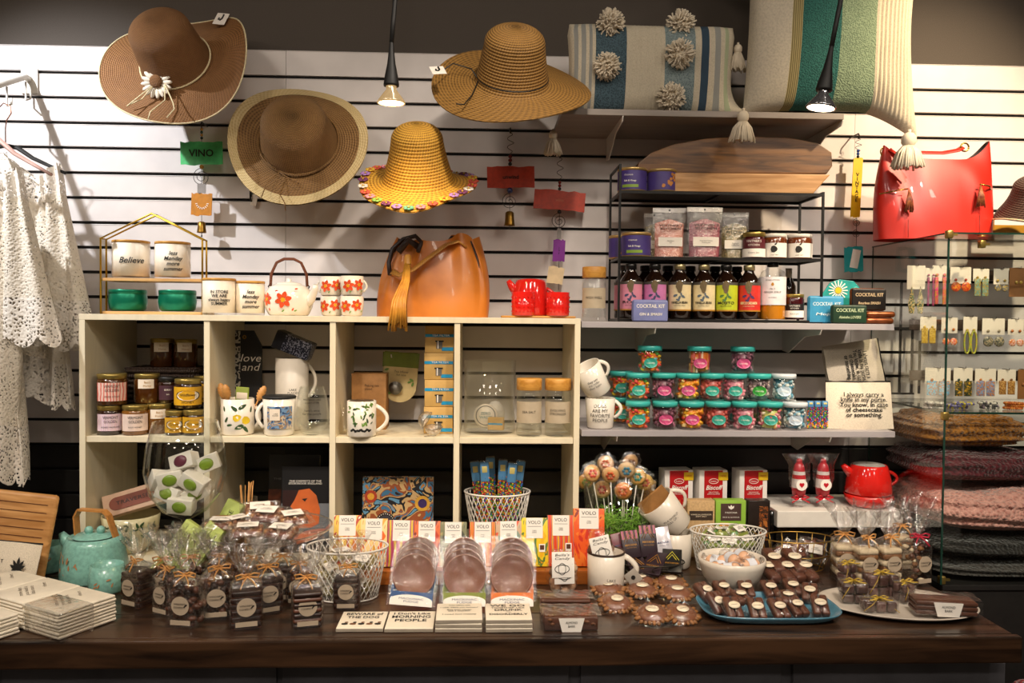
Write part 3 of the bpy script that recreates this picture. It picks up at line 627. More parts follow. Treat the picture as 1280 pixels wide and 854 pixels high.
xA, xB = W(815, 230, Yq).x-P3[0].x, W(1030, 230, Yq).x-P3[0].x; zt_ = P3[0].z-zA+.003
b_ = MB(); b_.prism([(xA, zt_), (xB, zt_+.002), (xB-.05, .0015), (xA+.04, .0015)][::-1], -.045, .06); b_.build('raised_base', M('pale_teak', '#c89a66', .45, kind='wood', scale=8, col2='#a67642'), t, bev=.003)
# ------------------------------------------------------------------ jars, tins, mugs
GOLDL = M('gold_tin_lid', '#a8914e', .3, metal=.75, var=.04)
def lab(t, r, z0, z1, mat, a0=-62, a1=62, texts=(), name='label', extra=None):
    o = arc(MB(), r+.0005, a0, a1, z0, z1, 12).build(name, mat, t)
    for (s, z, sz, m, *w) in texts: txt(s, sz, o, (0, 0, z), m, w[0] if w else None, bend=r+.0012)
    return o
def jar(label, p, r, h, body, lidm=GOLDL, lidh=.013, labels=(), group=None, name='honey_jar', cat='jar', rz=0, lidr=1.0, neck=.0):
    t = thing(name, label, cat, p, rz+face(p), group); hb = h-lidh
    MB().lathe([(0, 0), (r*.9, 0), (r, .003), (r, hb-.006-neck), (r*.93, hb-.001-neck), (r*.9, hb)], 24).build('body', body, t)
    MB().lathe([(r*.9*lidr, hb-.001), (r*.96*lidr, hb), (r*.97*lidr, h-.0015), (r*.94*lidr, h), (0, h)], 24).build('lid', lidm, t)
    for L_ in labels: lab(t, r, *L_)
    return t
HON = M('dark_amber_honey', '#4e2a0c', .12, var=.12, scale=14, coat=.6); HOND = M('molasses_dark', '#2a140a', .12, var=.1, coat=.6); HONL = M('golden_honey', '#7a4c18', .12, var=.1, coat=.6)
LW = M('beige_label', '#e6d8c4', .5, var=.02); LG = M('gold_print', '#b07b22', .5); LYEL = M('golden_yellow_label', '#d9a21c', .45, var=.05); LPK = ramp('pink_plaid_label', ['#e7cdbf', '#d88a7a', '#e7cdbf', '#d06050'], 'wavex', 40, .5, (1, 1, 1)); LPU = ramp('lilac_plaid_label', ['#e6d2d2', '#c88cc0', '#e6d2d2', '#e0c4c8'], 'wavex', 34, .5)
LPW = M('pale_pink_label', '#e8d0c2', .5)
def jr(label, pxc, wpx, ytop, ybot, z, Y, **k):   # sized from the photograph, standing at depth Y on surface z
    p = on(pxc, Y, z); s = 1/S(Y); return jar(label, p, wpx*s/2, (ybot-ytop)*s, **k)
ZMs = ZM+.0005
hl = lambda r, h: [(h*.50, h*.80, LW, -42, 30, [("Bee's", h*.70, .008, LG), ('Honey', h*.59, .008, LG)])]
# dark wicker basket at the back of the first cell
WK = M('dark_wicker', '#2c1b10', .6, kind='ringx', scale=60, bump=.8)
pB = on(213, -.12, ZMs); bwid = 88/S(-.12); bh = 73/S(-.12)
t = thing('wicker_basket', 'upturned dark wicker basket at the back of the first cell', 'basket', pB)
b_ = MB()
for j in range(12):
    z = bh*(j+.5)/12; w_ = bwid/2-.004; d_ = .085
    pts = []
    for i in range(48):
        a = 2*pi*i/48; x = w_*max(-1, min(1, 1.25*cos(a))); y = d_*max(-1, min(1, 1.25*sin(a))); q = .0022*(1 if (i+j) % 2 else -1); pts.append((x*(1+q/w_), y*(1+q/d_), z))
    b_.tube(pts, bh/24*1.05, 5, True)
b_.box((0, 0, bh/2-.002), (bwid-.02, .155, bh-.006)); b_.build('weave', WK, t)
b_ = MB()
for i in range(20): b_.tube([(-bwid/2+.006+(bwid-.012)*i/19, -.075, bh-.0), (-bwid/2+.006+(bwid-.012)*i/19, .075, bh-.0)], .0028, 5)
b_.build('woven_top', WK, t)
GH = 'amber honey jars with gold lids in the first cell'
jr('honey jar on top of the wicker basket, left one', 203, 28, 416, 451, ZM+bh+.002, -.13, body=HON, labels=hl(0, .09))
jr('honey jar on top of the wicker basket, right one', 232, 28, 418, 452, ZM+bh+.002, -.13, body=HON, labels=hl(0, .09))
sj = .0795
a1 = jr('honey-mustard jar with lilac plaid label, bottom row far left', 138, 31, 505, 541, ZMs, -.29, body=HOND, labels=[(.012, .058, LPU, -65, 65, [('VERMONT', .048, .011, INK, .04), ('GOLDEN', .037, .011, INK, .034), ('HONEY MUSTARD', .022, .006, INK)])])
a2 = jr('honey jar with pale pink label, second from left in the bottom row', 169, 31, 505, 541, ZMs, -.29, body=HONL, labels=[(.012, .058, LPW, -65, 65, [('VERMONT', .048, .011, INK, .04), ('GOLDEN', .037, .011, INK, .034), ('RAW HONEY', .022, .006, INK)])])
jr('honey jar with pink plaid label stacked on the lilac plaid jar', 140, 35, 467, 505, ZMs+36/S(-.29)+.001, -.29, body=HON, labels=[(.012, .062, LPK, -65, 65, [('VERMONT', .052, .011, INK, .042), ('GOLDEN', .041, .011, INK, .036), ('SPICED HONEY', .024, .006, INK)])])
jr('honey jar half hidden behind the giant wine glass, bottom row', 199, 29, 505, 541, ZMs, -.26, body=HONL, labels=hl(0, .085))
jr('honey jar standing on the bottom row, middle of the cell', 184, 30, 466, 502, ZMs+36/S(-.29)+.001, -.24, body=HON, labels=hl(0, .085))
jr('dark preserve jar with plum label in the shadow of the basket', 210, 24, 472, 504, ZMs+36/S(-.29)+.001, -.235, body=HOND, lidm=M('black_lid', '#141210', .4), labels=[(.01, .05, M('plum_label', '#4a2a33', .5), -55, 55, [('BERRY', .038, .007, LW), ('jam', .026, .006, LW)])])
oval = lambda t_, r, z, w, h_: None
def goldjar(label, px, w, y0, y1, z, Y, txts):
    t_ = jr(label, px, w, y0, y1, z, Y, body=HOND); s = 1/S(Y); r = w*s/2; h = (y1-y0)*s
    o = lab(t_, r, h*.12, h*.74, LYEL, -80, 80)
    b_ = MB(); n = 22; R = r+.001; f = lambda a, q: (R*sin(.95*q*cos(a)), -R*cos(.95*q*cos(a)), h*.45+h*.19*q*sin(a))
    b_.add([f(2*pi*i/n, 1.0) for i in range(n)]+[tuple(x*1.006 if k < 2 else x for k, x in enumerate(f(2*pi*i/n, .88))) for i in range(n)], [tuple(range(n)), tuple(range(n, 2*n))]); b_.m = [1, 0]
    b_.build('oval_badge', [LW, INK], o); txt(txts, h*.13, o, (0, 0, h*.47), INK, r*1.2, bend=R*1.012, name='lettering'); txt('HONEY', h*.12, o, (0, 0, h*.22), INK, bend=R)
    return t_
g1 = goldjar('small honey jar with yellow label, left of the pair behind the wine glass', 218, 22, 513, 543, ZMs, -.30, 'Clover')
g2 = goldjar('small honey jar with yellow label, right of the pair behind the wine glass', 242, 25, 513, 544, ZMs, -.30, 'Clover')
goldjar('big honey jar with yellow label stacked on the small yellow pair', 235, 32, 475, 511, ZMs+32/S(-.30), -.27, 'Wildflower')
goldjar('honey jar with yellow label squeezed against the divider beside the big yellow one', 254, 22, 475, 511, ZMs+32/S(-.30), -.19, 'Clover')
# ---- second cell
def handle_pts(z0, z1, out, x0, n=10, tw=.0):
    return [(x0+out*sin(pi*i/n)**.8 if 0 < i < n else x0, 0, z0+(z1-z0)*i/n) for i in range(n+1)]
def mug(label, p, r, h, mat, taper=1., side=1, group=None, R=None, hand=(.2, .85, .03), inner=None, name='mug', cat='mug', rim=None, prof=None, hr=.0042, rz=0, rb=None):
    t = thing(name, label, cat, p, rz+face(p)*(R is None), group, R=R); rb = rb or r*taper
    pr = prof or [(0, 0), (rb*.9, 0), (rb, .004), (r, h), (r*.95, h+.0005), (r*.92, h-.003), (rb*.93, .006), (0, .005)]
    MB().lathe(pr, 32).build('body', mat, t)
    if hand:
        z0, z1, o = hand; zz0, zz1 = z0*h, z1*h; rr = r+(rb-r)*.3
        MB().tube([(side*x, 0, z) for x, y, z in handle_pts(zz0, zz1, o, rr-.002, 12)], hr, 8, flat=1.4).build('handle', inner or mat, t)
    if rim: MB().lathe([(r*.93, h-.001), (r*.95, h+.0015), (r*1.01, h+.0015), (r*1.015, h-.003), (r*1.005, h-.003)], 32).build('rim', rim, t)
    return t
CER = M('white_glazed_ceramic', '#ece4d6', .15, var=.015, coat=.4); CERM = M('matte_ivory_ceramic', '#e2d8c8', .4, var=.02)
LEAF = M('leaf_green_print', '#6f9440', .5, var=.1); LEMON = M('lemon_yellow_print', '#e3c226', .4); DGR = M('dark_leaf_print', '#35502c', .5)
def leaf(b_, r, a, z, L, ang, m=0, w=.32):       # leaf printed on a round body
    n = 8; pts = []
    for i in range(n):
        q = 2*pi*i/n; x = L/2*cos(q); y = L/2*w*sin(q)*(1-.3*cos(q)); ca, sa = cos(rad(ang)), sin(rad(ang)); X = x*ca-y*sa; Zq = x*sa+y*ca
        th = rad(a)+X/r; pts.append((r*sin(th), -r*cos(th), z+Zq))
    b_.add(pts, [tuple(range(n))], m)
def love_sign():
    Y = -.10; p = on(306, Y, ZMs); k = 1/S(Y); t = thing('wooden_sign', 'black tag-shaped sign reading love and, behind the lemon mug', 'sign', p); w, h = 42*k, 118*k
    o = [(-w/2, 0), (w/2, 0), (w/2, h*.84), (w*.26, h), (-w*.26, h), (-w/2, h*.84)]
    MB().prism(o, -.004, .004).build('board', M('black_sign_paint', '#15161b', .5), t)
    MB().prism([(-w/2+.0005, .001), (-w*.12, .001), (-w*.12, h-.002), (-w*.26, h-.002), (-w/2+.0005, h*.84)], -.005, -.0038).build('patterned_band', ramp('black_white_trellis', ['#1a1b20', '#b8b2a6', '#1a1b20', '#2a2b30'], 'voros', 95, .6, (1, 1, 1)), t)
    txt('love\nand', .032, t, (w*.17, -.006, h*.66), WHITE, w*.60, shear=.25, lead=.85); MB().lathe([(.003, 0), (.005, .0005), (.006, 0)], 14, T=TR(0, -.0045, h*.93) @ RX(90)).build('grommet', BRASS, t)
love_sign()
def lemon_mug():
    Y = -.28; k = 1/S(Y); p = on(297, Y, ZMs); r, h = 20*k, 44*k; t = mug('white mug printed with lemons, full of honey dippers', p, r, h, CER, side=1, hand=(.15, .8, .016))
    b_ = MB()
    for a, z, L_, an, m, w in ((-2, .5, .024, 20, 1, .8), (30, .42, .026, -15, 1, .85), (16, .80, .026, 30, 0, .4), (-12, .76, .022, 140, 0, .45), (5, .24, .026, 200, 0, .5), (-40, .45, .018, 60, 0, .4), (-50, .75, .016, 100, 0, .4), (50, .72, .018, 80, 0, .4), (28, .17, .022, -50, 0, .45), (-28, .3, .016, 10, 0, .4)):
        leaf(b_, r+.0008, a, z*h, L_, an, 0 if m == 0 else 1, w)
    b_.build('lemon_print', [DGR, LEMON], t)
    DW2 = M('honey_dipper_wood', '#c98f4c', .5, kind='wood', scale=6)
    for i, (x, y, an, ax_) in enumerate(((-.014, -.004, -14, 0), (-.006, -.014, -7, 12), (.016, 0, 24, -8))):
        d = thing('honey_dipper', ('turned wooden honey dipper leaning left in the lemon mug', 'turned wooden honey dipper leaning forward in the lemon mug', 'turned wooden honey dipper leaning right in the lemon mug')[i], 'honey dipper', p+Vector((x, y, .01)), R=(RY(an) @ RX(ax_)).to_3x3())
        MB().tube([(0, 0, 0), (0, 0, h*.95)], .0022, 8).build('stick', DW2, d)
        MB().lathe([(0, h*.9)]+[((.0095 if j % 2 else .0130)*sin(pi*(j+1)/12)**.5, h*.95+.042*j/11) for j in range(12)]+[(0, h*.95+.043)], 14).build('head', DW2, d)
    g = thing('soap_packet', 'green packet standing in the lemon mug', 'packet', p+Vector((.003, .010, .012)), R=RY(4).to_3x3())
    MB().rbox((0, 0, h*.62), (.036, .006, h*1.15), .002).build('packet', M('olive_green_card', '#8c9c3a', .5), g); MB().rbox((0, -.0035, h*.95), (.03, .001, .018), .0004).build('label', LW, g)
lemon_mug()
def tilt(*a): 
    m = Matrix.Identity(4)
    for q in a: m = m @ q
    return m.to_3x3()
Y = -.17; k = 1/S(Y); p = on(365, Y, ZMs); 
t = mug('plain white mug behind the lidded travel tin, under the navy patterned tin', p, 20*k, 88*k, CERM, side=1, hand=(.45, .9, .022)); txt('LAKE\nPLACID', .009, t, (.002, 0, 48*k), INK, bend=20*k+.0006)
NVP = ramp('navy_blossom_print', ['#1b2038', '#8f93a8', '#1b2038', '#1b2038', '#9a9cb0', '#1b2038'], 'voro', 330, .4)
t = thing('patterned_tin', 'navy blossom-patterned box tipped on top of the white mug', 'box', p+Vector((-.004, 0, 88*k+.010)), R=tilt(RY(22)))
MB().rbox((0, 0, .030), (.108, .07, .052), .004).build('box', NVP, t); MB().rbox((-.040, 0, .030), (.030, .0715, .0535), .003).build('lid', M('navy_leatherette', '#1b1c28', .5), t)
Y = -.29; k = 1/S(Y); p = on(349, Y, ZMs); r, h = 20*k, 47*k
t = mug('white enamel tin mug with black lid and a lake picture label', p, r, h, CER, taper=.9, side=-1, hand=(.2, .85, .018))
MB().lathe([(0, h+.004), (r*.95, h+.004), (r*1.03, h+.002), (r*1.03, h-.003), (r*.98, h-.003)], 28).build('lid', BLK, t)
o = lab(t, r*.985, h*.2, h*.78, ramp('lake_painting', ['#2c4a73', '#6f93b5', '#8a6a4a', '#c5b49a', '#3a5f8a'], 'noise', 40, .5), -45, 50)
arc(MB(), r+.0012, -34, 2, h*.42, h*.72, 6).build('caption_box', LW, o); txt('LAKE\nPLACID', .005, o, (-.010, 0, h*.57), INK, bend=r+.0016)
def tumbler(label, p, prof, texts=(), name='glass', cat='glass', R=None, m=GLASS):
    t = thing(name, label, cat, p, face(p), R=R); MB().lathe(prof, 32).build('bowl', m, t)
    for s, z, sz, bend, mt in texts: txt(s, sz, t, (0, 0, z), mt, bend=bend)
    return t
Y = -.29; k = 1/S(Y); p = on(390, Y, ZMs); h = 60*k
tumbler('stemless wine glass with black lettering in the second cell', p, [(0, .001), (.022, .001), (.028, .004), (21*k, h*.25), (21.5*k, h*.45), (18*k, h*.8), (15*k, h), (15*k-.001, h), (18*k-.002, h*.8), (21.5*k-.002, h*.45), (21*k-.002, h*.25), (.024, .007), (0, .006)], [('MISTAKES ARE\na part of life', h*.72, .0078, 18.6*k, INK), ("here's wine\nfor the people", h*.50, .009, 22*k, INK)])
# ---- third cell
KR = M('kraft_card', '#a3733e', .65, var=.05, scale=80); TNB = M('tan_box_card', '#c9a25c', .6, var=.04)
Y = -.14; k = 1/S(Y); p = on(463, Y, ZMs); t = thing('kraft_box', 'brown kraft gift box behind the botanical mug', 'box', p); MB().rbox((0, 0, 34*k), (42*k, .08, 68*k), .001).build('box', KR, t); MB().box((0, 0, 68*k+.0005), (43*k, .082, .002)).build('lid', KR, t); txt('Peking tea\nblend', .010, t, (-.012, -.0415, 52*k), M('brown_ink', '#4a2f16', .6), ax='LEFT')
Y = -.31; k = 1/S(Y); p = on(452, Y, ZMs); r, h = 18*k, 44*k
t = mug('white mug printed with green herbs, handle to the right', p, r, h, CER, hand=(.12, .86, .032), hr=.0045); b_ = MB(); rr = random.Random(3)
for i in range(34): leaf(b_, r+.0008, rr.uniform(-60, 55), h*rr.uniform(.35, .93), rr.uniform(.009, .016), rr.uniform(0, 180), i % 3 == 0, .38)
b_.build('herb_print', [LEAF, DGR], t); b_ = MB()
for i in range(9): leaf(b_, r+.001, -40+i*9, h*.2+.002*sin(i*2), .012, (25, -20)[i % 2], 0, .5)
b_.build('dark_print', INK, t); MB().lathe([(0, h+.001), (r*.8, h+.002), (r*.86, h-.001)], 24).build('foil_lid', M('silver_foil', '#a8a49c', .2, metal=.9), t)
p = on(429, -.27, ZMs); tumbler('small clear shot glass at the left of the herb mug', p, [(0, .001), (.013, .001), (.0165, .083), (.0155, .083), (.012, .008), (0, .008)])
def infuser(i, label, Y):
    k = 1/S(Y); p = on(495, Y, 0); p.z = W(495, 505, Y).z; t = thing('tea_infuser_pack', label, 'packaging', p, R=tilt(RY(4 if i == 0 else 2)))
    w = 42*k; h = 64*k; o = [(-w/2, h*.45)]+[(w/2*cos(a), h*.36+w/2*1.0*sin(a)-.0) for a in [pi+pi*j/12 for j in range(1, 12)]]+[(w/2, h*.45), (w/2, h), (-w/2, h)]
    MB().prism(o, -.0015, .0015).build('card', M('cream_card', '#d9c48c', .6), t)
    MB().prism([(-w/2-.001, h*.72), (w/2+.001, h*.72), (w/2+.001, h+.001), (-w/2-.001, h+.001)], -.004, .003).build('header', M('olive_green_header', '#6b7a22', .55), t)
    if i == 0:
        txt('Tea infuser\nfor one', .0095, t, (.002, -.005, h*.60), INK); b_ = MB()
        for a, z, x, L_ in ((20, .66, -.042, .014), (100, .5, -.044, .016), (60, .35, -.044, .015), (10, .2, -.03, .015), (150, .48, .034, .015), (70, .4, .038, .014), (20, .44, .028, .012)):
            ca = [(L_/2*cos(2*pi*j/8), L_*.25*sin(2*pi*j/8)) for j in range(8)]; b_.add([(x+u*cos(rad(a))-v*sin(rad(a)), -.0042, z*h+u*sin(rad(a))+v*cos(rad(a))) for u, v in ca], [tuple(range(7, -1, -1))])
        b_.build('leaf_print', LEAF, t)
        MB().lathe([(0, -.012), (.016, -.010), (.0185, -.004), (.0185, .004), (.0205, .005), (.0205, .007), (.017, .007)], 22, T=TR(-.012, -.008, h*.30) @ RX(-60)).build('mesh_strainer', M('steel_mesh', '#8e8d88', .3, metal=.8, kind='voro', scale=600, bump=.5), t)
    return t
infuser(0, 'green and cream tea infuser pack hanging in front', -.115); infuser(1, 'tea infuser pack hanging behind the front one', -.085)
hk = thing('peg_hook', 'white peg hook holding the tea infuser packs', 'hook', W(495, 446, 0)); MB().tube([(0, 0, .004), (0, -.13, .004), (0, -.14, .012)], .002, 6).box((0, -.002, .004), (.02, .003, .03)).build('peg', STEEL, hk)
BLU = M('bright_blue_band', '#1f93c4', .45); Y = -.25; k = 1/S(Y)
for i in range(4):
    p = on(548, Y, ZMs); h = 33.4*k; t = thing('tea_filter_box', ('bottom', 'second from bottom', 'third from bottom', 'topmost')[i]+' tea filter box of the four-high stack', 'box', p+Vector((.0015*(i % 2), .002*i, i*(h+.0004))), group='tea filter boxes stacked in the third cell')
    w = 36*k; MB().rbox((0, .03, h/2), (w, .08, h-.0006), .001).build('carton', TNB, t); MB().box((0, -.0105, h*.64), (w-.001, .001, h*.11)).build('blue_band', BLU, t); MB().box((w*.28, -.0107, h*.14), (w*.4, .001, h*.13)).build('blue_tab', BLU, t)
    txt('TEA FILTER', .0075, t, (.004, -.0118, h*.645), WHITE, w*.6)
    b_ = MB(); b_.box((.0, -.0108, h*.30), (.017, .001, h*.3)).box((0, -.0112, h*.43), (.024, .001, h*.05)).box((-.004, -.0115, h*.3), (.003, .0012, h*.28)); b_.m[6:12] = [1]*6; b_.m[12:] = [2]*6; b_.build('filter_picture', [M('steel_print', '#6c6a66', .4), INK, WHITE], t)
Y = -.30; k = 1/S(Y); p = on(538, Y, ZMs); t = thing('tea_ball', 'open wire mesh tea ball before the tea filter boxes', 'tea infuser', p)
MSH = film_mat('fine_wire_mesh', tint=(.8, .75, .65), base=.25, rough=.3, crinkle=.5, scale=400)
for nm, c, ro in (('lower_half', (.008, 0, .024), RX(10)), ('upper_half', (-.010, .0, .044), RY(-60) @ RX(170))):
    MB().lathe([(.024*sin(a), -.024*cos(a)) for a in [pi/2*j/8 for j in range(9)]], 22, T=TR(c) @ ro).tube([(.0245*cos(a/24*2*pi), .0245*sin(a/24*2*pi), 0) for a in range(24)], .0014, 5, True, T=TR(c) @ ro).build(nm, MSH if 0 else [M('steel_wire', '#b5aea0', .25, metal=.9)] and [MSH], t)
for c, ro in (((.008, 0, .024), RX(10)), ((-.010, 0, .044), RY(-60) @ RX(170))):
    MB().tube([(.0245*cos(a/24*2*pi), .0245*sin(a/24*2*pi), 0) for a in range(24)], .0014, 5, True, T=TR(c) @ ro).build('ring', M('steel_wire', '#b5aea0', .25, metal=.9), t)
MB().tube([(-.015+.004*i, -.028-.003*sin(i*1.3), .002+.0003*i) for i in range(9)], .0012, 5).build('chain', M('steel_wire'), t)
# ---- fourth cell
Y = -.22; k = 1/S(Y); p = on(612, Y, ZMs); r, h = 32*k, 90*k
tumbler('large clear glass cylinder vase holding small packets', p, [(0, .002), (r-.004, .002), (r, .006), (r, h), (r-.0025, h), (r-.0025, .010), (0, .009)], name='glass_vase', cat='vase')
q = p+Vector((-.002, -.01, .011)); t = thing('soap_tin', 'round white labelled tin leaning inside the glass vase', 'tin', q+Vector((-.010, .0, .0)), R=tilt(RX(-12)))
MB().lathe([(0, 0), (.033, 0), (.034, .002), (.034, .016), (.033, .018), (0, .018)], 28, T=TR(0, 0, .036) @ RX(90)).build('tin', CERM, t); MB().lathe([(.026, .0185), (.0285, .0187), (.0285, .0185)], 28, T=TR(0, 0, .036) @ RX(90)).build('printed_ring', M('steel_print'), t); txt('ZERO\nWASTE', .011, t, (0, -.0195, .036), M('teal_ink', '#3a7a7c', .5))
t = thing('cloth_pouch', 'small white cloth bundle behind the round tin in the vase', 'pouch', q+Vector((.018, .032, 0))); MB().ball((0, 0, .04), .028, 14, sq=(1, .7, 1.35)).build('bundle', M('white_gauze', '#dcd6cc', .9), t)
t = thing('matchbox', 'little kraft box with blue stripe lying in the glass vase', 'box', q+Vector((.020, -.026, 0)), R=tilt(RZ(-14))); MB().rbox((0, 0, .018), (.044, .022, .035), .001).build('box', TNB, t); MB().box((0, -.0112, .018), (.042, .001, .005)).build('blue_stripe', BLU, t)
CORK = M('pale_bamboo_lid', '#d7a04c', .45, kind='wood', scale=10, col2='#b87f30'); RPL = M('grey_paper_label', '#b9a98f', .7, var=.04)
def lidjar(label, px, w, y0, y1, z, Y, text, lidf=.20, fill=None):
    k = 1/S(Y); p = on(px, Y, z); r, h = w*k/2, (y1-y0)*k; t = thing('lidded_bottle', label, 'bottle', p, face(p)); hb = h*(1-lidf)
    MB().lathe([(0, .001), (r*.93, .001), (r, .006), (r, hb-.012), (r*.86, hb-.002), (r*.86, hb), (r*.80, hb), (r*.82, hb-.01), (r*.95, hb-.016), (r*.95, .012), (0, .011)], 28).build('glass_body', GLASS, t)
    MB().lathe([(0, hb), (r*.97, hb), (r*.99, hb+.001), (r*.99, h-.002), (r*.96, h), (0, h)], 28).build('wooden_lid', CORK, t)
    lab(t, r, h*.24, h*.61, RPL, -70, 70, [(text, h*.43, .0095, INK)])
    if fill: MB().lathe([(0, .012), (r*.93, .012), (r*.93, h*.3), (0, h*.3)], 20).build('contents', fill, t)
    return t
lidjar('wooden-lidded glass bottle reading SEA SALT, left of the pair', 661, 32, 471, 543, ZMs, -.29, 'SEA SALT')
lidjar('wooden-lidded glass bottle reading EVOLVING STRONGER, right of the pair', 697, 33, 471, 543, ZMs, -.29, 'EVOLVING\nSTRONGER')
lidjar('wooden-lidded glass jar standing left of the black rack', 742, 30, 337, 405, ZS1+.0005, -.27, 'WISH WELL', .2)
# ------------------------------------------------------------------ on top of the cube shelving
ZTs = ZT+.0005; GOLDW = M('gold_painted_wire', '#b8902c', .3, metal=.8, var=.03); PINE = M('pale_pine', '#d9ae72', .5, kind='wood', scale=7, col2='#bf8d4e')
Yh, Yh2 = -.25, -.215; k = 1/S(Yh); A = on(126, Yh, ZTs); B = on(253, Yh, ZTs); t = thing('house_shelf', 'gold wire house-shaped shelf with two pine boards', 'shelf', ((A.x+B.x)/2, (Yh+Yh2)/2, ZTs)); w2 = (B.x-A.x)/2; d2 = (Yh2-Yh)/2
zE = W(127, 298, Yh).z-ZTs; zP = W(190, 267, Yh).z-ZTs; zM = W(190, 348, Yh).z-ZTs
for sy in (-1, 1):
    MB().tube([(-w2, sy*d2, 0), (-w2, sy*d2, zE), (0, sy*d2, zP), (w2, sy*d2, zE), (w2, sy*d2, 0)], .0030, 6).build('wire_frame', GOLDW, t)
b_ = MB()
for x, z in ((-w2, zE), (0, zP), (w2, zE), (-w2, .002), (w2, .002), (-w2, zM-.006), (w2, zM-.006)): b_.tube([(x, -d2, z), (x, d2, z)], .002, 6)
b_.build('cross_wires', GOLDW, t)
for z in (.004, zM-.004): MB().box((0, .040, z), (2*w2-.006, .112, .008)).build('pine_board', PINE, t, bev=.001)
WAX = M('cream_candle_glass', '#e9dcc2', .18, var=.02, coat=.5)
def candle(label, px, w, y0, y1, z, Y, text, sz, shear=.3, n=0):
    k = 1/S(Y); p = on(px, Y, z); r, h = w*k/2, (y1-y0)*k; t = thing('jar_candle', label, 'candle', p, face(p))
    MB().lathe([(0, .006), (r*.97, .006), (r*.97, h-.008), (0, h-.008)], 28).build('wax', M('candle_wax', '#fff2dc', .5, var=.01), t)
    MB().lathe([(0, 0), (r*.95, 0), (r, .004), (r, h-.006)], 30).build('glass', film_mat('candle_glass', tint=(1, 1, 1), base=.05, rough=.03, crinkle=0), t)
    MB().lathe([(0, h-.007), (r*.99, h-.007), (r*.99, h-.001), (r*.97, h), (0, h)], 28).build('wooden_lid', CORK, t)
    txt(text, sz, t, (0, 0, h*.46), INK, bend=r+.0008, shear=shear, lead=.95, bold=.0003, width=None); return t
candle('jar candle reading Believe on the house shelf', 164, 44, 296, 342, ZTs+zM+.001, -.195, 'Believe', .024)
candle('jar candle reading less Monday more summer on the house shelf', 216, 42, 299, 344, ZTs+zM+.001, -.2, 'less\nMonday\nmore\nsummer', .0155)
candle('jar candle with block lettering ending in SUMMER, right of the house shelf', 274, 40, 346, 391, ZTs, -.26, 'IN STORE\nWE ARE\nalways happy\nSUMMER', .0115, 0)
candle('less Monday more summer jar candle on the cube top by the teapot', 313, 35, 349, 391, ZTs, -.24, 'less\nMonday\nmore\nsummer', .0145)
EMR = M('emerald_metallic_tin', '#0f7a5a', .3, metal=.55, var=.06, scale=30)
for px, lab_ in ((160, 'squat emerald green candle tin on the house shelf, left one'), (222, 'squat emerald green candle tin on the house shelf, right one')):
    k = 1/S(-.2); p = on(px, -.2, ZTs+.009); r = 22.5*k; h = 26*k; t = thing('candle_tin', lab_, 'tin', p)
    MB().lathe([(0, 0), (r*.80, 0), (r*.93, .006), (r, h*.45), (r*.96, h*.80), (r*.95, h*.82)], 30).build('tin', EMR, t); MB().lathe([(r*.95, h*.8), (r*.97, h*.8), (r*.97, h-.002), (r*.95, h), (r*.86, h), (r*.84, h-.003), (0, h-.003)], 30).build('lid', EMR, t)
# flower teapot
Y = -.22; k = 1/S(Y); p = on(361, Y, ZTs); t = thing('teapot', 'white teapot painted with orange flowers under a wicker handle', 'teapot', p); r, h = 30*k, 38*k
fz = lambda z: r*(.72+.28*sin(pi*min(1, (z/h)*.85+.12))) if z < h*.86 else r*.8
MB().lathe([(0, 0), (r*.75, 0), (r*.82, .004), (r*.97, h*.3), (r, h*.5), (r*.93, h*.75), (r*.78, h*.92), (r*.6, h), (r*.55, h)], 32).build('body', CER, t)
MB().lathe([(r*.57, h), (r*.5, h*1.05), (r*.2, h*1.1), (.006, h*1.1), (.008, h*1.16), (.006, h*1.2), (0, h*1.2)], 24).build('lid', CER, t)
MB().tube([(r*.7, -.012, h*.35), (r*1.0, -.03, h*.55), (r*1.18, -.04, h*.85), (r*1.22, -.045, h*.98)], [.016, .013, .009, .007], 12).build('spout', CER, t)
WKH = M('wicker_handle_wrap', '#7a3f1c', .5, kind='ringz', scale=70, bump=.8)
MB().tube([(-r*.75, 0, h*.95), (-r*.72, 0, h*1.35), (-r*.5, 0, h*1.72), (-r*.2, 0, h*1.84), (r*.2, 0, h*1.84), (r*.5, 0, h*1.72), (r*.72, 0, h*1.35), (r*.75, 0, h*.95)], .0042, 8).build('wicker_handle', WKH, t)
MB().tube([(-r*.78, 0, h*.86), (-r*.84, 0, h*.95), (-r*.75, 0, h*1.02)], .002, 6).tube([(r*.78, 0, h*.86), (r*.84, 0, h*.95), (r*.75, 0, h*1.02)], .002, 6).build('handle_wire', HK, t)
ORF = M('orange_flower_glaze', '#d9502a', .25); ORC = M('yellow_flower_glaze', '#e0a020', .25)
def flower(b_, r, a, z, L):
    for j in range(6):
        an = j*60+15; leaf(b_, r+.0006, a+math.degrees(L*.5*cos(rad(an))/r), z+L*.5*sin(rad(an)), L*.62, an, 0, .75)
    leaf(b_, r+.0012, a, z, L*.45, 0, 1, 1)
b_ = MB(); rb_ = r*1.0
flower(b_, rb_, -45, h*.52, .024); flower(b_, rb_, 0, h*.5, .030)
for a, z, an, m in ((-17, .45, 90, 2), (-15, .78, 10, 3), (-35, .2, 120, 3), (0, .15, 40, 2), (28, .16, 20, 2), (22, .2, 60, 3), (30, .85, 10, 3)): leaf(b_, rb_*.995+.0008, a, z*h, .010, an, m, .45)
b_.build('flower_print', [ORF, ORC, LEAF, ORF], t)
Yk = -.24; k = 1/S(Yk)
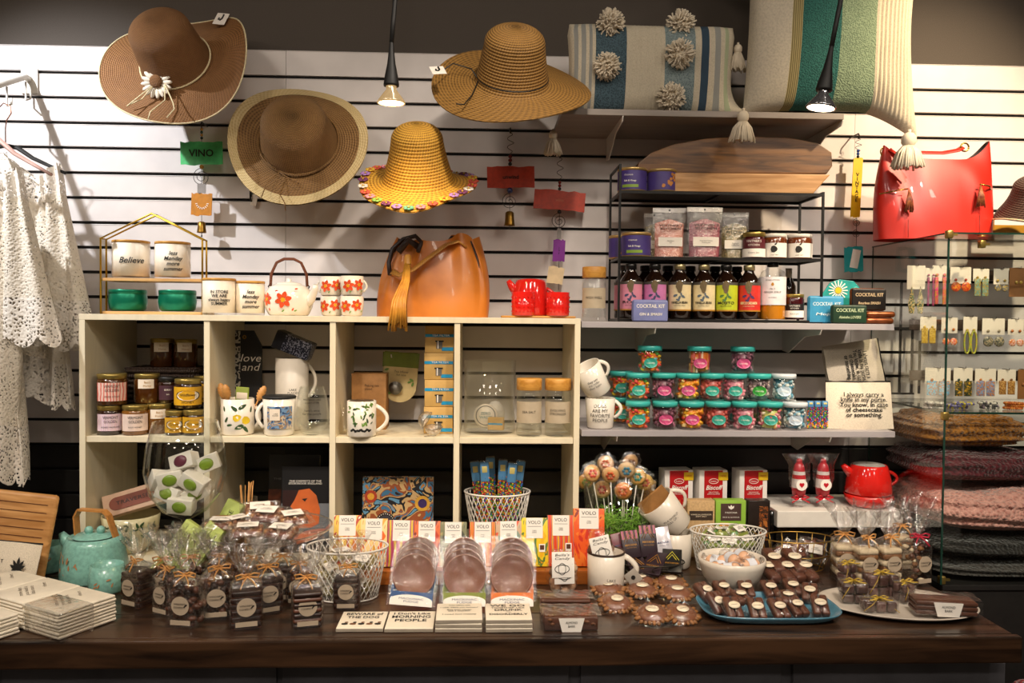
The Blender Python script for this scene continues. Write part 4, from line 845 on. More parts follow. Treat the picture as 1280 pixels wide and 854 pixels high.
for i, (px, z_, lab_, sd) in enumerate(((415, 0, 'bottom left', -1), (440, 0, 'bottom right', 1), (414, 1, 'top left', -1), (440, 1, 'top right', 1))):
    r, h = 14.5*k, 24.5*k; Yc_ = Yk+(.03 if i % 2 == 0 else -.012); p = on(px, Yc_, ZTs+z_*(h+.0006))
    t = thing('tea_cup', 'white teacup with orange flowers, '+lab_+' of the two stacks beside the teapot', 'cup', p, group='orange flower teacups stacked beside the teapot')
    MB().lathe([(0, 0), (r*.7, 0), (r*.86, .004), (r*1, h*.55), (r*.98, h), (r*.93, h), (r*.94, h*.55), (r*.7, .006), (0, .005)], 26).build('bowl', CER, t)
    if z_: MB().tube([(sd*(r+.010*sin(pi*j/8)-.002), 0, h*.2+h*.6*j/8) for j in range(9)], .003, 6).build('handle', CER, t)
    b_ = MB(); flower(b_, r, -34+8*i, h*.50, .022); flower(b_, r, 26+6*i, h*.56, .021)
    for a, z in ((0, .2), (-55, .3), (60, .25)): leaf(b_, r*.97+.0012, a, z*h, .008, 50, 2, .45)
    b_.build('flower_print', [ORF, ORC, LEAF], t)
# red tea set on a tray
REDG = M('bright_red_glaze', '#d8231c', .12, var=.03, coat=.7); k = 1/S(-.2); p = on(672, -.2, ZTs); t = thing('serving_tray', 'thin yellow wooden tray under the red tea set', 'tray', p)
MB().rbox((0, 0, .003), (92*k, .09, .006), .003).build('tray', CORK, t); zt = ZTs+.0065
def redpot(label, p, r, h, rz=0, sd=-1, strainer=False):
    t = thing('teapot', label, 'teapot', p, rz)
    MB().lathe([(0, 0), (r*.95, 0), (r, .004), (r*.93, h*.5), (r*.8, h*.93), (r*.74, h), (r*.66, h), (r*.7, h*.93), (0, h*.9)], 32).build('body', REDG, t)
    MB().tube([(sd*r*.72, 0, h*.62), (sd*r*1.0, 0, h*.84), (sd*r*1.17, 0, h*.99)], [.012, .010, .006], 10, flat=1.3).build('spout', REDG, t)
    MB().tube([(-sd*(r*.78+.5*r*sin(pi*j/12)**.7), 0, h*.22+h*.56*j/12) for j in range(13)], .0045, 8, flat=1.3).build('handle', REDG, t)
    MB().lathe([(0, h*1.05), (r*.3, h*1.045), (r*.62, h*1.02), (r*.68, h*.985)], 28).build('lid', M('steel_lid', '#d5d1cb', .3, metal=.5) if strainer else REDG, t); return t
k = 1/S(-.16); redpot('red ceramic teapot with raised squares behind two red cups on the tray', on(663, -.175, zt), 24*k, 44*k)
for px, lab_ in ((654, 'square-dotted red cup in front of the red teapot'), (697, 'square-dotted red cup at the right of the tray')):
    k = 1/S(-.235); r, h = 14.5*k, 29.5*k; t = thing('tea_cup', lab_, 'cup', on(px, -.228, zt))
    MB().lathe([(0, 0), (r*.93, 0), (r, .003), (r*1.03, h), (r*.97, h), (r*.93, .006), (0, .005)], 30).build('cup', REDG, t); b_ = MB()
    for i in range(9):
        for j in range(4):
            a = rad(-80+20*i); R_ = r*1.01+.001; b_.box((0, 0, 0), (.0042, .0012, .0042), T=TR(R_*sin(a), -R_*cos(a), h*(.18+.2*j)) @ RZ(math.degrees(a)))
    q = b_.build('raised_squares', REDG, t); q['kind'] = 'stuff'
# tan bucket bag
LEA = M('tan_leather', '#cf7d2c', .38, var=.1, scale=9, col2='#a85e1c', bump=.15, coat=.1); DLE = M('dark_brown_leather', '#2a1610', .45, var=.1)
Y = -.17; k = 1/S(Y); p = on(541, Y, ZTs); t = thing('bucket_bag', 'tan leather bucket handbag with long leather tassel on the cube shelving', 'handbag', p)
def bagf(u, v):
    a = 2*pi*u; x = cos(a); y = sin(a); hw = (69-9*v-6*v*v)*k; hd = .070*(1-.55*v**1.5)
    top = 98*k*(.98+.035*x-.02*cos(3*a)+.0*x*x); 
    z = top*v; 
    X = hw*(abs(x)**.8)*(1 if x > 0 else -1); Yy = hd*(abs(y)**.75)*(1 if y > 0 else -1)
    f = .010*v*sin(9*a+1)+.008*v*v*sin(5*a); Yy += f; X += f*.6
    if x > .75 : Yy *= (1-.35*v); 
    X += .012*sin(v*pi)*(1 if x > 0 else -.6)*abs(x)
    if x < 0: X += .03*v*v*abs(x)
    z += .009*sin(6*a+1)*v*v
    return (X, Yy, z)
MB().grid(bagf, 90, 28, cu=True).add([bagf(i/40, 0) for i in range(40)], [tuple(range(39, -1, -1))]).build('body', LEA, t)
MB().grid(lambda u, v: (lambda q: (q[0]*.965, q[1]*.93, q[2]-.003))(bagf(1-u, 1-v*.5)), 60, 8, cu=True).build('lining', DLE, t)
KX = lambda x: (x-541)*k; KZ = lambda y: (391-y)*k
MB().tube([(KX(490), -.055, KZ(340)), (KX(488), -.04, KZ(325)), (KX(492), -.03, KZ(308)), (KX(505), -.03, KZ(296)), (KX(520), -.035, KZ(292)), (KX(528), -.045, KZ(300)), (KX(524), -.06, KZ(312))], .0065, 8).tube([(KX(500), -.045, KZ(312)), (KX(512), -.05, KZ(298)), (KX(524), -.045, KZ(306))], .010, 8).build('knotted_cord', DLE, t)
MB().tube([(KX(494), -.080, KZ(337)), (KX(503), -.088, KZ(341)), (KX(520), -.090, KZ(334)), (KX(540), -.082, KZ(318)), (KX(558), -.06, KZ(303)), (KX(572), -.04, KZ(298)), (KX(582), -.03, KZ(305))], .0115, 6, flat=.3).build('strap', ramp('embossed_strap', ['#c98f3e', '#c98f3e', '#5a3210', '#c98f3e'], 'wavex', 55, .5), t)
for i, (x, w_) in enumerate(((-.125, .0), (.105, 0))): pass
tt = MB(); rr = random.Random(5); cx_, cy_, cz_ = KX(513), -.092, KZ(322)
for i in range(28):
    a = 2*pi*i/28; q = rr.uniform(.6, 1.2); e = rr.uniform(.90, 1.04)
    tt.tube([(cx_+.006*cos(a), cy_+.006*sin(a), cz_-.005), (cx_-.003+.009*cos(a)*q, cy_-.012+.008*sin(a)*q, cz_-.06), (cx_-.012+.016*cos(a)*q, -.192+.004*sin(a), cz_-.12), (cx_-.016+.022*cos(a)*q, -.197+.005*sin(a)*q-.0, cz_-.196*e)], .0034, 4, flat=.45)
GLE = M('golden_leather_fringe', '#e0a03c', .4, var=.12, scale=20, col2='#a8681c'); o = tt.build('tassel', GLE, t)
MB().lathe([(.007, .012), (.009, .010), (.0105, -.012), (.011, -.014)], 14, (cx_, cy_, cz_)).build('tassel_cap', GLE, t)
# ------------------------------------------------------------------ rack contents
PURP = M('violet_label', '#4a3a80', .45, var=.04); YG = M('gold_lid_pale', '#c9a86a', .35, metal=.6)
def ptin(label, px, w, y0, y1, z, Y, orange=False, tx=True):
    k = 1/S(Y); p = on(px, Y, z); r, h = w*k/2, (y1-y0)*k; t = thing('spice_tin', label, 'tin', p, face(p))
    MB().lathe([(0, 0), (r*.97, 0), (r, .002), (r, h-.007), (r*.98, h-.007), (r*.98, h-.006)], 28).build('tin', YG, t)
    MB().lathe([(r*.98, h-.008), (r*1.03, h-.008), (r*1.03, h-.002), (r, h), (0, h)], 28).build('lid', YG, t); o = lab(t, r, .004, h-.009, PURP, -85, 85)
    if tx: txt('CULINARY', .006, o, (-.008, 0, h*.66), WHITE, bend=r+.0014); txt('Salt & Vinegar', .0068, o, (-.004, 0, h*.42), WHITE, bend=r+.0014, bold=.0002); arc(MB(), r+.0012, -40, 25, h*.14, h*.26, 6).build('green_strip', M('lime_strip', '#8aa83a', .5), o)
    if orange:
        b_ = MB(); rr = random.Random(2)
        for i in range(12): leaf(b_, r+.0013, rr.uniform(5, 60), h*rr.uniform(.2, .75), .010, 0, 0, .9)
        b_.build('nut_picture', M('orange_nut_print', '#d08a3c', .5), o)
    return t
ptin('violet labelled tin on the rack top, left one', 790, 36, 209, 238, zA+.001, -.22); ptin('violet labelled tin with orange snack picture on the rack top', 827, 36, 209, 237, zA+.001, -.22, True, False)
ptin('violet labelled tin at the left of the rack middle shelf', 795, 36, 291, 321, zB+.001, -.22); ptin('violet tin hidden behind the rack post on the middle shelf', 776, 30, 292, 321, zB+.001, -.14, True, False)
POU = film_mat('clear_pouch', tint=(.98, .97, .96), base=.07, rough=.22, crinkle=.7, scale=90)
def pouch(label, px, w, y0, y1, z, Y, fill, lab_lines, rz=0):
    k = 1/S(Y); p = on(px, Y, z); w, h = w*k, (y1-y0)*k; t = thing('spice_pouch', label, 'pouch', p, rad(rz))
    def f(s, q=1.): return lambda u, v: ((2*u-1)*w/2*q*(1-.0*v), s*(.017*(1-v)**.8*(1-abs(2*u-1)**4)*q+.0008), h*v*(q if q < 1 else 1)+.001)
    MB().grid(f(-1), 14, 16).grid(lambda u, v: f(1)(1-u, v), 14, 16).build('clear_pouch', POU, t)
    hf = h*.76; MB().grid(lambda u, v: ((2*u-1)*w/2*.86*(1-.25*max(0, .3-v)), -.0145*(1-v*.70)*(1-abs(2*u-1)**4)-.0002, .003+hf*v*(1-.12*abs(2*u-1))), 12, 8).grid(lambda u, v: ((1-2*u)*w/2*.86, .013*(1-v*.75)*(1-abs(2*u-1)**4), .003+hf*v*(1-.12*abs(2*u-1))), 12, 8).build('spice', fill, t)
    MB().box((0, 0, h*.955), (w, .003, h*.09)).build('header_strip', M('white_header', '#e0dcd6', .4), t); MB().lathe([(0, 0), (.003, 0)], 10, T=TR(0, -.0018, h*.955) @ RX(90)).build('hang_hole', INK, t)
    MB().grid(lambda u, v: ((2*u-1)*w*.36, -.0185-.0, h*(.22+.18*v)), 6, 3).build('paper_label', WHITE, t)
    txt("VINTNER'S\nKITCHEN", .0092, t, (0, -.0195, h*.60), INK, w*.70, lead=1.0, bold=.0009); txt(lab_lines, .0048, t, (0, -.0205, h*.31), INK, lead=1.1); return t
SPK = ramp('pink_salt_rub', ['#c9705c', '#d89a88', '#b85f4a', '#e0b0a0'], 'voro', 500, .7); SPR = ramp('berry_rub', ['#8a3048', '#a84a5c', '#6e2238', '#c07080'], 'voro', 500, .7); SPG = ramp('herb_rub', ['#7a7448', '#9a8a58', '#5a5a34', '#c0a878'], 'voro', 500, .7)
pouch('clear pouch of herb rub half hidden behind the salmon one', 817, 26, 262, 320, zB+.001, -.14, SPG, 'Herb Mix')
pouch('clear standing pouch of salmon pink rub, left of three', 836, 42, 259, 321, zB+.001, -.22, SPK, 'Himalayan\nSalt')
pouch('clear standing pouch of deep berry red rub, centre of three', 880, 45, 258, 321, zB+.001, -.235, SPR, 'Rose Red & Honey\nFinishing Salt')
pouch('clear standing pouch of green-brown herb rub, right of three', 917, 36, 262, 321, zB+.001, -.18, SPG, 'Dipping &\nGrilling Rub', -6)
JAM = M('dark_cherry_jam', '#3c0c12', .12, coat=.6); BRJ = M('brown_chutney', '#6a3418', .15, coat=.5)
jr('cherry jam jar with white lower label, left of the jam row', 942, 28.5, 288, 321, zB+.001, -.21, body=JAM, labels=[(.004, .028, WHITE, -75, 75, [('Cherry Jam', .016, .007, INK)]), (.029, .056, M('wine_label', '#5a1420', .5), -70, 70, [("VINTNER'S", .049, .0095, WHITE), ('KITCHEN', .038, .008, WHITE)])], name='jam_jar')
for px, w_, l_ in ((968, 29, 'chutney jar with white label and plum drawing, middle of the jam row'), (999, 31, 'chutney jar with white label and plum drawing, right of the jam row')):
    t = jr(l_, px, w_, 289, 320, zB+.001, -.21, body=BRJ, lidm=M('white_lid', '#e6e0d6', .35), lidh=.009, labels=[(.004, .045, WHITE, -80, 80, [('SWEET HEAT', .010, .004, INK)])], name='jam_jar'); b_ = MB(); leaf(b_, w_/2/S(-.21)+.0012, -2, .027, .020, 0, 0, 1.0); leaf(b_, w_/2/S(-.21)+.0012, 6, .042, .009, 40, 0, .5); b_.build('plum_drawing', INK, t)
BOT = M('dark_brown_syrup_glass', '#1a0d07', .08, var=.05, coat=.8); LIDG = M('champagne_cap', '#c8b98a', .3, metal=.7); LIDB = M('black_cap', '#121110', .35)
def syrup(label, px, Y, capm, lm=None, lm2=None, text='', tm=None, sub='COCKTAIL SYRUP', full=True, rz=0):
    k = 1/S(-.235); r, h = 14.0*k, 68*k; p = on(px, Y, RZ0+.010); t = thing('syrup_bottle', label, 'bottle', p, face(p))
    MB().lathe([(0, 0), (r*.92, 0), (r, .004), (r, h*.66), (r*.9, h*.72), (r*.55, h*.82), (r*.42, h*.87), (r*.42, h*.9)], 24).build('glass', BOT, t)
    MB().lathe([(r*.45, h*.9), (r*.5, h*.9), (r*.5, h*.985), (r*.45, h), (0, h)], 20).build('cap', capm, t)
    if lm:
        o = lab(t, r, h*.14, h*.67, lm, -85, 85); arc(MB(), r+.0009, -85, 85, h*.62, h*.67, 12).build('dark_band', M('slate_band', '#4a4640', .5), o); arc(MB(), r+.0009, -85, 85, h*.14, h*.165, 12).build('gold_band', LG, o)
        b_ = MB(); n = 14; R_ = r+.0012; pts = [(R_*sin(x/R_), -R_*cos(x/R_), z) for x, z in [(.011*cos(2*pi*i/n)*(1 if sin(2*pi*i/n) > 0 else .7), h*.58+h*.12*sin(2*pi*i/n)) for i in range(n)]]; b_.add(pts, [tuple(range(n))]); b_.build('crest', M('bronze_crest', '#6b5a3c', .5), o)
        b_ = MB()
        for a, z, L_, an in ((-20, .42, .014, 20), (0, .38, .013, 70), (18, .40, .014, -30), (8, .45, .010, 100), (-8, .34, .012, 160)): leaf(b_, r+.0013, a, z*h, L_, an, 0, .5)
        b_.build('flower_drawing', lm2, o)
        if text: txt(text, .0105, o, (0, 0, h*.29), tm or INK, r*1.55, bend=r+.0014, bold=.0003)
        txt(sub, .0042, o, (0, 0, h*.235), tm or INK, bend=r+.0014)
    return t
NVI = M('indigo_print', '#3c4468', .5); SLI = M('slate_blue_print', '#5a6a78', .5)
kk = [(788, LIDB, M('rose_pink_label', '#d98aa0', .45), NVI, 'ROSE', 'pink'), (818, LIDB, M('orchid_pink_label', '#c97ab0', .45), NVI, 'VIOLET', 'orchid'), (849, LIDG, M('vanilla_cream_label', '#e3d2a6', .45), SLI, 'VANILLA BEAN', 'cream'), (879, LIDG, M('vanilla_cream_label'), SLI, 'VANILLA BEAN', 'cream'), (907, LIDB, M('lime_label', '#b9c52a', .45), M('green_print', '#4f7a3a', .5), 'MOJITO', 'lime'), (935.5, LIDG, M('scarlet_label', '#cc2f26', .45), M('plum_print', '#4a2a5c', .5), 'HIBISCUS CARDAMOM', 'scarlet')]
nm = ['bottle with rose pink label, leftmost of the front row', 'bottle with orchid label, second in the front row', 'bottle with cream VANILLA label, left of the two', 'bottle with cream VANILLA label, right of the two', 'bottle with lime MOJITO label', 'bottle with scarlet HIBISCUS label']
for (px, cm, a, b__, tx, c), n_ in zip(kk, nm): syrup('dark syrup '+n_, px, -.235, cm, a, b__, tx, tm=M('cream_ink', '#f0d8a8', .5) if c == 'scarlet' else None)
for i, px in enumerate((781, 806, 834, 862, 893, 920)): syrup(('dark syrup bottle of the back row behind the '+['rose pink', 'orchid', 'left vanilla', 'right vanilla', 'mojito', 'hibiscus'][i]+' bottle'), px, -.165, LIDB, kk[i][2], kk[i][3], '')
k = 1/S(-.235); p = on(965, -.232, RZ0+.010); r, h = 16.5*k, 72*k; t = thing('syrup_bottle', 'clear square-shouldered bottle of amber ginger syrup with white label', 'bottle', p, face(p))
MB().lathe([(0, 0), (r*.93, 0), (r*.95, .003), (r*.95, h*.72), (0, h*.72)], 24).build('syrup', M('amber_syrup', '#c07a1c', .1, coat=.5), t)
MB().lathe([(r*.98, 0), (r, .003), (r, h*.76), (r*.85, h*.84), (r*.4, h*.89), (r*.36, h*.93)], 24).build('glass', GLASS, t); MB().lathe([(r*.38, h*.92), (r*.42, h*.92), (r*.42, h), (0, h)], 18).build('cap', LIDB, t)
lab(t, r, h*.25, h*.74, M('lilac_white_label', '#e8e0e2', .5), -80, 80, [('GINGER SYRUP', h*.47, .0075, INK), ('No. 2', h*.53, .006, INK), ('small batch', h*.38, .005, INK), ('MORRIS KITCHEN', h*.68, .005, INK)]); b_ = MB(); leaf(b_, r+.0012, 0, h*.61, .010, 90, 0, .8); b_.build('crest', LG, t)
k = 1/S(-.235); jr('small dark jam jar with white label at the right of the syrup row', 993, 23, 371, 403, RZ0+.010, -.235, body=JAM, lidh=.009, labels=[(.006, .026, WHITE, -70, 70, [('PEACH JAM', .016, .005, INK)]), (.028, .045, M('black_label', '#1c1416', .5), -65, 65, [("VINTNER'S", .039, .0065, WHITE), ('KITCHEN', .032, .0055, WHITE)])], name='jam_jar')
p = on(985, -.13, RZ0+.010); t = thing('syrup_bottle', 'slim bottle with a white capsule behind the ginger syrup', 'bottle', p); MB().lathe([(0, 0), (.02, 0), (.021, .1), (.008, .13), (.008, .14)], 18).build('glass', BOT, t); MB().lathe([(.009, .12), (.0095, .12), (.0095, .155), (0, .155)], 16).build('capsule', WHITE, t)
def ctin(label, px, w, y0, y1, z, Y, col, ink, l2, R=None, side=None, rz=0):
    k = 1/S(Y); p = on(px, Y, z); w, h = w*k, (y1-y0)*k; t = thing('cocktail_kit_tin', label, 'tin', p, rad(rz), R=R)
    MB().rbox((0, 0, 0), (w, h, .018), .009, T=TR(0, 0, h/2) @ RX(90), n=4).build('tin', side or col, t); MB().rbox((0, 0, 0), (w*.95, h*.93, .006), .008, T=TR(0, -.0085, h/2) @ RX(90), n=4).build('printed_lid', col, t)
    txt('COCKTAIL KIT', .014, t, (0, -.0122, h*.70), ink, w*.78, bold=.0005); txt(l2, .0105, t, (0, -.0122, h*.34), ink, w*.62, shear=.15, bold=.0003); return t
INKW = M('cream_ink', '#f0d8a8', .5)
ctin('blue-lilac cocktail kit tin reading GIN & SMASH, leaning before the pink bottles', 812, 46, 377, 405, ZS1+.0005, -.285, M('lilac_blue_tin', '#7f86b8', .35), WHITE, 'GIN & SMASH')
ctin('sky blue cocktail kit tin reading Mojito, behind the green tin', 1031, 46, 370, 405, ZS1+.0005, -.255, M('sky_blue_tin', '#3c93bd', .35), M('pale_blue_ink', '#cfe6ee', .5), 'Mojito')
ctin('dark green cocktail kit tin in front of all the tins', 1060, 46, 383, 407, ZS1+.0005, -.285, M('bottle_green_tin', '#1f3a28', .35), M('pale_green_ink', '#b9c9a0', .5), 'Absinthe LOVERS')
COPT = M('copper_tin', '#8a4a26', .3, metal=.6)
for i in range(2):
    k = 1/S(-.235); p = on(1094+i*2, -.235, ZS1+.0005+i*.0185); t = thing('cocktail_kit_tin', ('copper tin lying flat at the bottom, right end of the shelf', 'copper tin lying flat on the bottom copper tin')[i], 'tin', p, rad(-3*i)); MB().rbox((0, 0, .009), (.085, .06, .018), .008, n=3).build('tin', COPT, t)
ctin('black cocktail kit tin with copper sides on top of the copper tins', 1084, 46, 361, 390, ZS1+.038, -.235, M('black_tin_print', '#1a1512', .35), M('pale_copper_ink', '#c9b08a', .5), 'Bourbon SMASH', side=COPT)
p = on(1050, -.19, ZS1+.0005); k = 1/S(-.19); t = thing('spoon_rest', 'turquoise curled metal stand painted with a yellow daisy', 'spoon rest', p); TQ = M('turquoise_enamel', '#2a9f98', .35, var=.08)
MB().prism([(-25*k, 0), (22*k, 0), (22*k, 38*k), (24*k, 46*k), (16*k, 54*k), (-2*k, 56*k), (-14*k, 52*k), (-25*k, 36*k)][::-1], -.003, .003).build('panel', TQ, t, bev=.001)
MB().tube([(24*k+.012*cos(a)-.012, -.002, 40*k+.014*sin(a)) for a in [rad(-60+24*i) for i in range(13)]], .0035, 7).build('curl', TQ, t)
b_ = MB()
for i in range(16): a = 2*pi*i/16; b_.box((.020, 0, 0), (.018, .0012, .0032), T=TR(-4*k, -.004, 42*k) @ RY(math.degrees(a)))
b_.build('daisy_petals', WHITE, t); disc(MB(), .0095, (-4*k, -.0045, 42*k)).build('daisy_centre', LEMON, t)
# ------------------------------------------------------------------ candy jars
AQ = M('aqua_lid', '#3fb5ac', .3, var=.02); WL = M('white_blue_lid', '#d5dde2', .3)
CJ = film_mat('clear_plastic_jar', tint=(.99, .98, .97), base=.03, rough=.03, crinkle=0)
VAR = {'gummy_mix': (['#e07a28', '#e8c22a', '#5aa84a', '#d84a3a', '#7ab0c0'], 0), 'berry': (['#7a4a5a', '#a0607a', '#5c3848', '#c890a0'], 1), 'peach': (['#e8901c', '#f0b82a', '#d8482a', '#f4d890'], 0), 'rose': (['#b85048', '#d87a70', '#a03c3c', '#c8685c'], 1), 'pinks': (['#d88a98', '#e8a8b0', '#c87080', '#e8c0c0'], 1), 'blue': (['#5a98b0', '#dfe4e0', '#86b8c4', '#c8d4d0'], 1), 'pastel': (['#c8d070', '#e8a0a8', '#e8e0c0', '#e8b86a', '#d46a7a'], 1), 'sticks': (['#d8782a', '#e8c8a8', '#c84a3a', '#d8a060'], 2), 'mint': (['#8a7a78', '#b8a8a0', '#6a5a60'], 1)}
cm_ = {}
def candy(kind, r, h):
    if (kind) in cm_: return cm_[kind]
    cols_, sh_ = VAR[kind]; rr = random.Random(hash(kind) % 999 if 0 else sum(map(ord, kind))); b_ = MB(); mm = [M('candy_'+c[1:], c, .35, var=.04) for c in cols_]
    for i in range(95):
        a = rr.uniform(0, 2*pi); q = r*.80*(rr.uniform(.72, 1) if rr.random() < .8 else rr.uniform(0, .7)); z = rr.uniform(.007, h*.86); T = TR(q*cos(a), q*sin(a), z) @ RX(rr.uniform(0, 180)) @ RY(rr.uniform(0, 180)); m_ = rr.randrange(len(mm)); s_ = r*.17
        if sh_ == 0: b_.ball((0, 0, 0), s_*1.25, 6, m_, T, (1.2, .7, .8))
        elif sh_ == 1: b_.ball((0, 0, 0), s_*1.3, 6, m_, T, (1, 1, .6))
        else: b_.box((0, 0, 0), (s_*.9, s_*.9, s_*4), m_, TR(q*cos(a), q*sin(a), max(s_*2.4, min(z, h*.7))) @ RX(rr.uniform(-15, 15)))
    b_.lathe([(0, .006), (r*.7, .006), (r*.72, h*.82), (0, h*.84)], 12, m=0)
    cm_[kind] = b_.mesh('candies', mm); return cm_[kind]
cjm = {}
def candyjar(label, px, Y, z, kind, lid, badge, bt='candy'):
    k = 1/S(-.26); r, h = 15.6*k, 34.5*k; t = thing('candy_jar', label, 'jar', on(px, Y, z), face(on(px, Y, z)), 'candy jars on the lower grey shelf')
    if 'b' not in cjm:
        cjm['b'] = MB().lathe([(0, .001), (r*.9, .001), (r*.97, .004), (r*.97, h-.012), (r*.9, h-.008)], 24).mesh('jar_body', [CJ])
        cjm['l'] = MB().lathe([(r*.95, h-.0135), (r, h-.0135), (r, h-.001), (r*.97, h), (0, h)], 28)
    O('jar_body', cjm['b'], t); cjm['l'].build('lid', lid, t); q = O('candies', candy(kind, r, h), t); q['kind'] = 'stuff'
    n = 20; R_ = r*.97+.0008; b_ = MB(); b_.add([(R_*sin(.0165*cos(2*pi*i/n)/R_*1.25+.1), -R_*cos(.0165*cos(2*pi*i/n)/R_*1.25+.1), h*.38+.0145*sin(2*pi*i/n)) for i in range(n)], [tuple(range(n))]); o = b_.build('oval_badge', badge, t)
    txt(bt, .0075, o, (.0035, 0, h*.38), WHITE if badge is not WL else NVI, .024, bend=R_+.0008); return t
BA = M('aqua_badge', '#3fae9c', .4); BP = M('hot_pink_badge', '#d8568c', .4); BG = M('green_badge', '#3aa03a', .4); BW = M('pale_blue_badge', '#cfe0ee', .4)
k = 1/S(-.26); hj = 34.5*k+.0006; Yq = -.262
row = [(797, 'gummy_mix', BA, AQ, 'gummy mix with aqua badge'), (831, 'berry', BP, AQ, 'dark berry candy with pink badge'), (864, 'peach', BP, AQ, 'orange and yellow candy with pink badge'), (897, 'rose', BA, AQ, 'rose red candy with aqua badge'), (930, 'pinks', BA, AQ, 'pale pink candy with aqua badge'), (962, 'pastel', BA, AQ, 'pastel candy with aqua badge'), (993, 'blue', BW, WL, 'blue and white candy under a white lid')]
for i, (px, kd, bd_, ld, ds) in enumerate(row): candyjar('bottom row jar of '+ds, px, Yq, ZS2+.0005, kd, ld, bd_)
row2 = [(797, 'gummy_mix', BA, AQ, 'gummy mix with aqua badge'), (829, 'berry', BP, AQ, 'dark berry candy with pink badge'), (859, 'peach', BP, AQ, 'orange and yellow candy with pink badge'), (889, 'rose', BA, AQ, 'rose red candy with aqua badge'), (918, 'pinks', BA, AQ, 'pale pink candy with aqua badge'), (948, 'mint', BG, AQ, 'grey mint candy with green badge'), (979, 'blue', BW, WL, 'blue and white candy under a white lid')]
for px, kd, bd_, ld, ds in row2: candyjar('back row jar of '+ds+', standing second level', px, -.215, ZS2+hj, kd, ld, bd_)
for px, kd, bd_, ld, ds in row2: candyjar('lower jar hidden behind the front row, '+ds, px, -.190, ZS2+.0005, kd, ld, bd_)
for px, kd, bd_, nm_ in ((812, 'gummy_mix', BA, 'left single jar of the top level, gummy mix with aqua badge'), (874, 'sticks', BP, 'middle single jar of the top level, candy sticks with pink badge'), (928, 'berry', BP, 'right single jar of the top level, dark berry candy')):
    candyjar(nm_, px, -.205, ZS2+2*hj, kd, AQ, bd_)
candyjar('gummy jar peeking out behind the mugs at the left end of the candy shelf', 776, -.13, ZS2+hj, 'gummy_mix', AQ, BA); candyjar('lowest gummy jar behind the mugs at the left end', 776, -.13, ZS2+.0005, 'gummy_mix', AQ, BA)
# mugs
k = 1/S(-.25); t = mug('white mug reading DOGS ARE MY FAVORITE PEOPLE', on(750, -.25, ZS2+.0005), 19*k, 38*k, CER, taper=.86, hand=(.35, .92, .020)); txt('DOGS\nARE MY\nFAVORITE\nPEOPLE', .0135, t, (0, 0, 20*k), INK, bend=19*k*.97, lead=1.0)
q = on(751, -.25, ZS2+39*k); t = mug('white mug tipped over on top of the dogs mug', q+Vector((-.004, .0, .012)), 19.5*k, 40*k, CER, taper=.84, R=tilt(RX(14), RY(-30)), hand=(.4, .95, .018), side=1); txt('they see\nme rollin\nthey hatin', .0095, t, (0, 0, 20*k), INK, bend=19.5*k*.97, shear=.1)
# sweets tubes and zip pouches
TUB = film_mat('clear_tube', base=.08, rough=.1, crinkle=.3)
BEAD = ramp('rainbow_sweets', ['#c42a2a', '#e8a01c', '#3a9a3a', '#2a5ab0', '#8a3a9a', '#e0c02a', '#c8502a'], 'voro', 260, .3)
def tube_pack(label, p, w, h, R=None, g=None, rz=0):
    t = thing('sweets_tube', label, 'sweets', p, rad(rz), g, R=R); key = ('tp', round(w, 4), round(h, 4))
    if key not in cm_:
        rr = random.Random(4); b_ = MB(); mm = [M('sweet_'+c, h_, .25) for c, h_ in zip(('red', 'orange', 'green', 'blue', 'violet', 'yellow'), ('#c42a2a', '#e8801c', '#3a9a3a', '#2a6ac0', '#8a3a7a', '#e0c02a'))]; n = int(h*.80/.0042)
        for j in range(n):
            for i in range(5): b_.ball((-w*.38+w*.19*i+rr.uniform(-.001, .001), -.003+rr.uniform(-.002, .002), .004+j*.0042+rr.uniform(0, .001)), .0031, 5, rr.randrange(6))
        cm_[key] = (b_.mesh('sweets', mm), MB().rbox((0, 0, h/2), (w, .012, h), .004).mesh('clear_sleeve', [TUB]), MB().rbox((0, -.0005, h*.87), (w*.96, .013, h*.23), .003).mesh('blue_card', [M('sky_blue_card', '#5088b4', .5, var=.04), ]))
    a, b__, c = cm_[key]; q = O('sweets', a, t); q['kind'] = 'stuff'; O('clear_sleeve', b__, t); O('blue_card', c, t); MB().rbox((0, -.0008, h*.90), (w*.6, .0135, h*.08), .002).build('yellow_flower', M('soft_yellow_print', '#d8c878', .5), t); return t
for i, px in enumerate((1012, 1021, 1030)): tube_pack(('left', 'middle', 'right')[i]+' sweets tube of three standing beside the candy jars', on(px, -.25, ZS2+.0005), .019, .082, g='sweets tubes on the candy shelf')
CAN = M('natural_canvas', '#e3d6c0', .85, bump=.5, scale=500); ZIP = M('black_zip', '#17130f', .6)
def zpouch(label, p, w, h, R, text):
    t = thing('canvas_pouch', label, 'pouch', p, R=R)
    f = lambda s: (lambda u, v: ((2*u-1)*w/2*(1+.035*(1-v)*abs(2*u-1)), s*(.019*(max(0, 1-abs(2*u-1)**3))*(max(0, sin(pi*min(1, (v*.92+.08))**.75)))+.001+.0015*sin(9*u+5*v)*(1-v)), h*v+.003*sin(pi*u)*(-1)*(1-v)+.002*sin(u*11)*(v > .95)))
    MB().grid(f(-1), 40, 24).grid(lambda u, v: f(1)(1-u, v), 40, 24).build('canvas', CAN, t)
    MB().tube([(-w/2, 0, h), (0, -.0, h-.001), (w/2, 0, h+.001)], .0028, 6, flat=.8).build('zip', ZIP, t)
    g = MB(); o = txt(text, .0178, t, (.005, -.0212, h*.5), INK, w*.74, lead=.82, bold=.0004); return t
k = 1/S(-.24); TX = 'I always carry a\nknife in my purse.\nYou know, in case\nof cheesecake\nor something.'
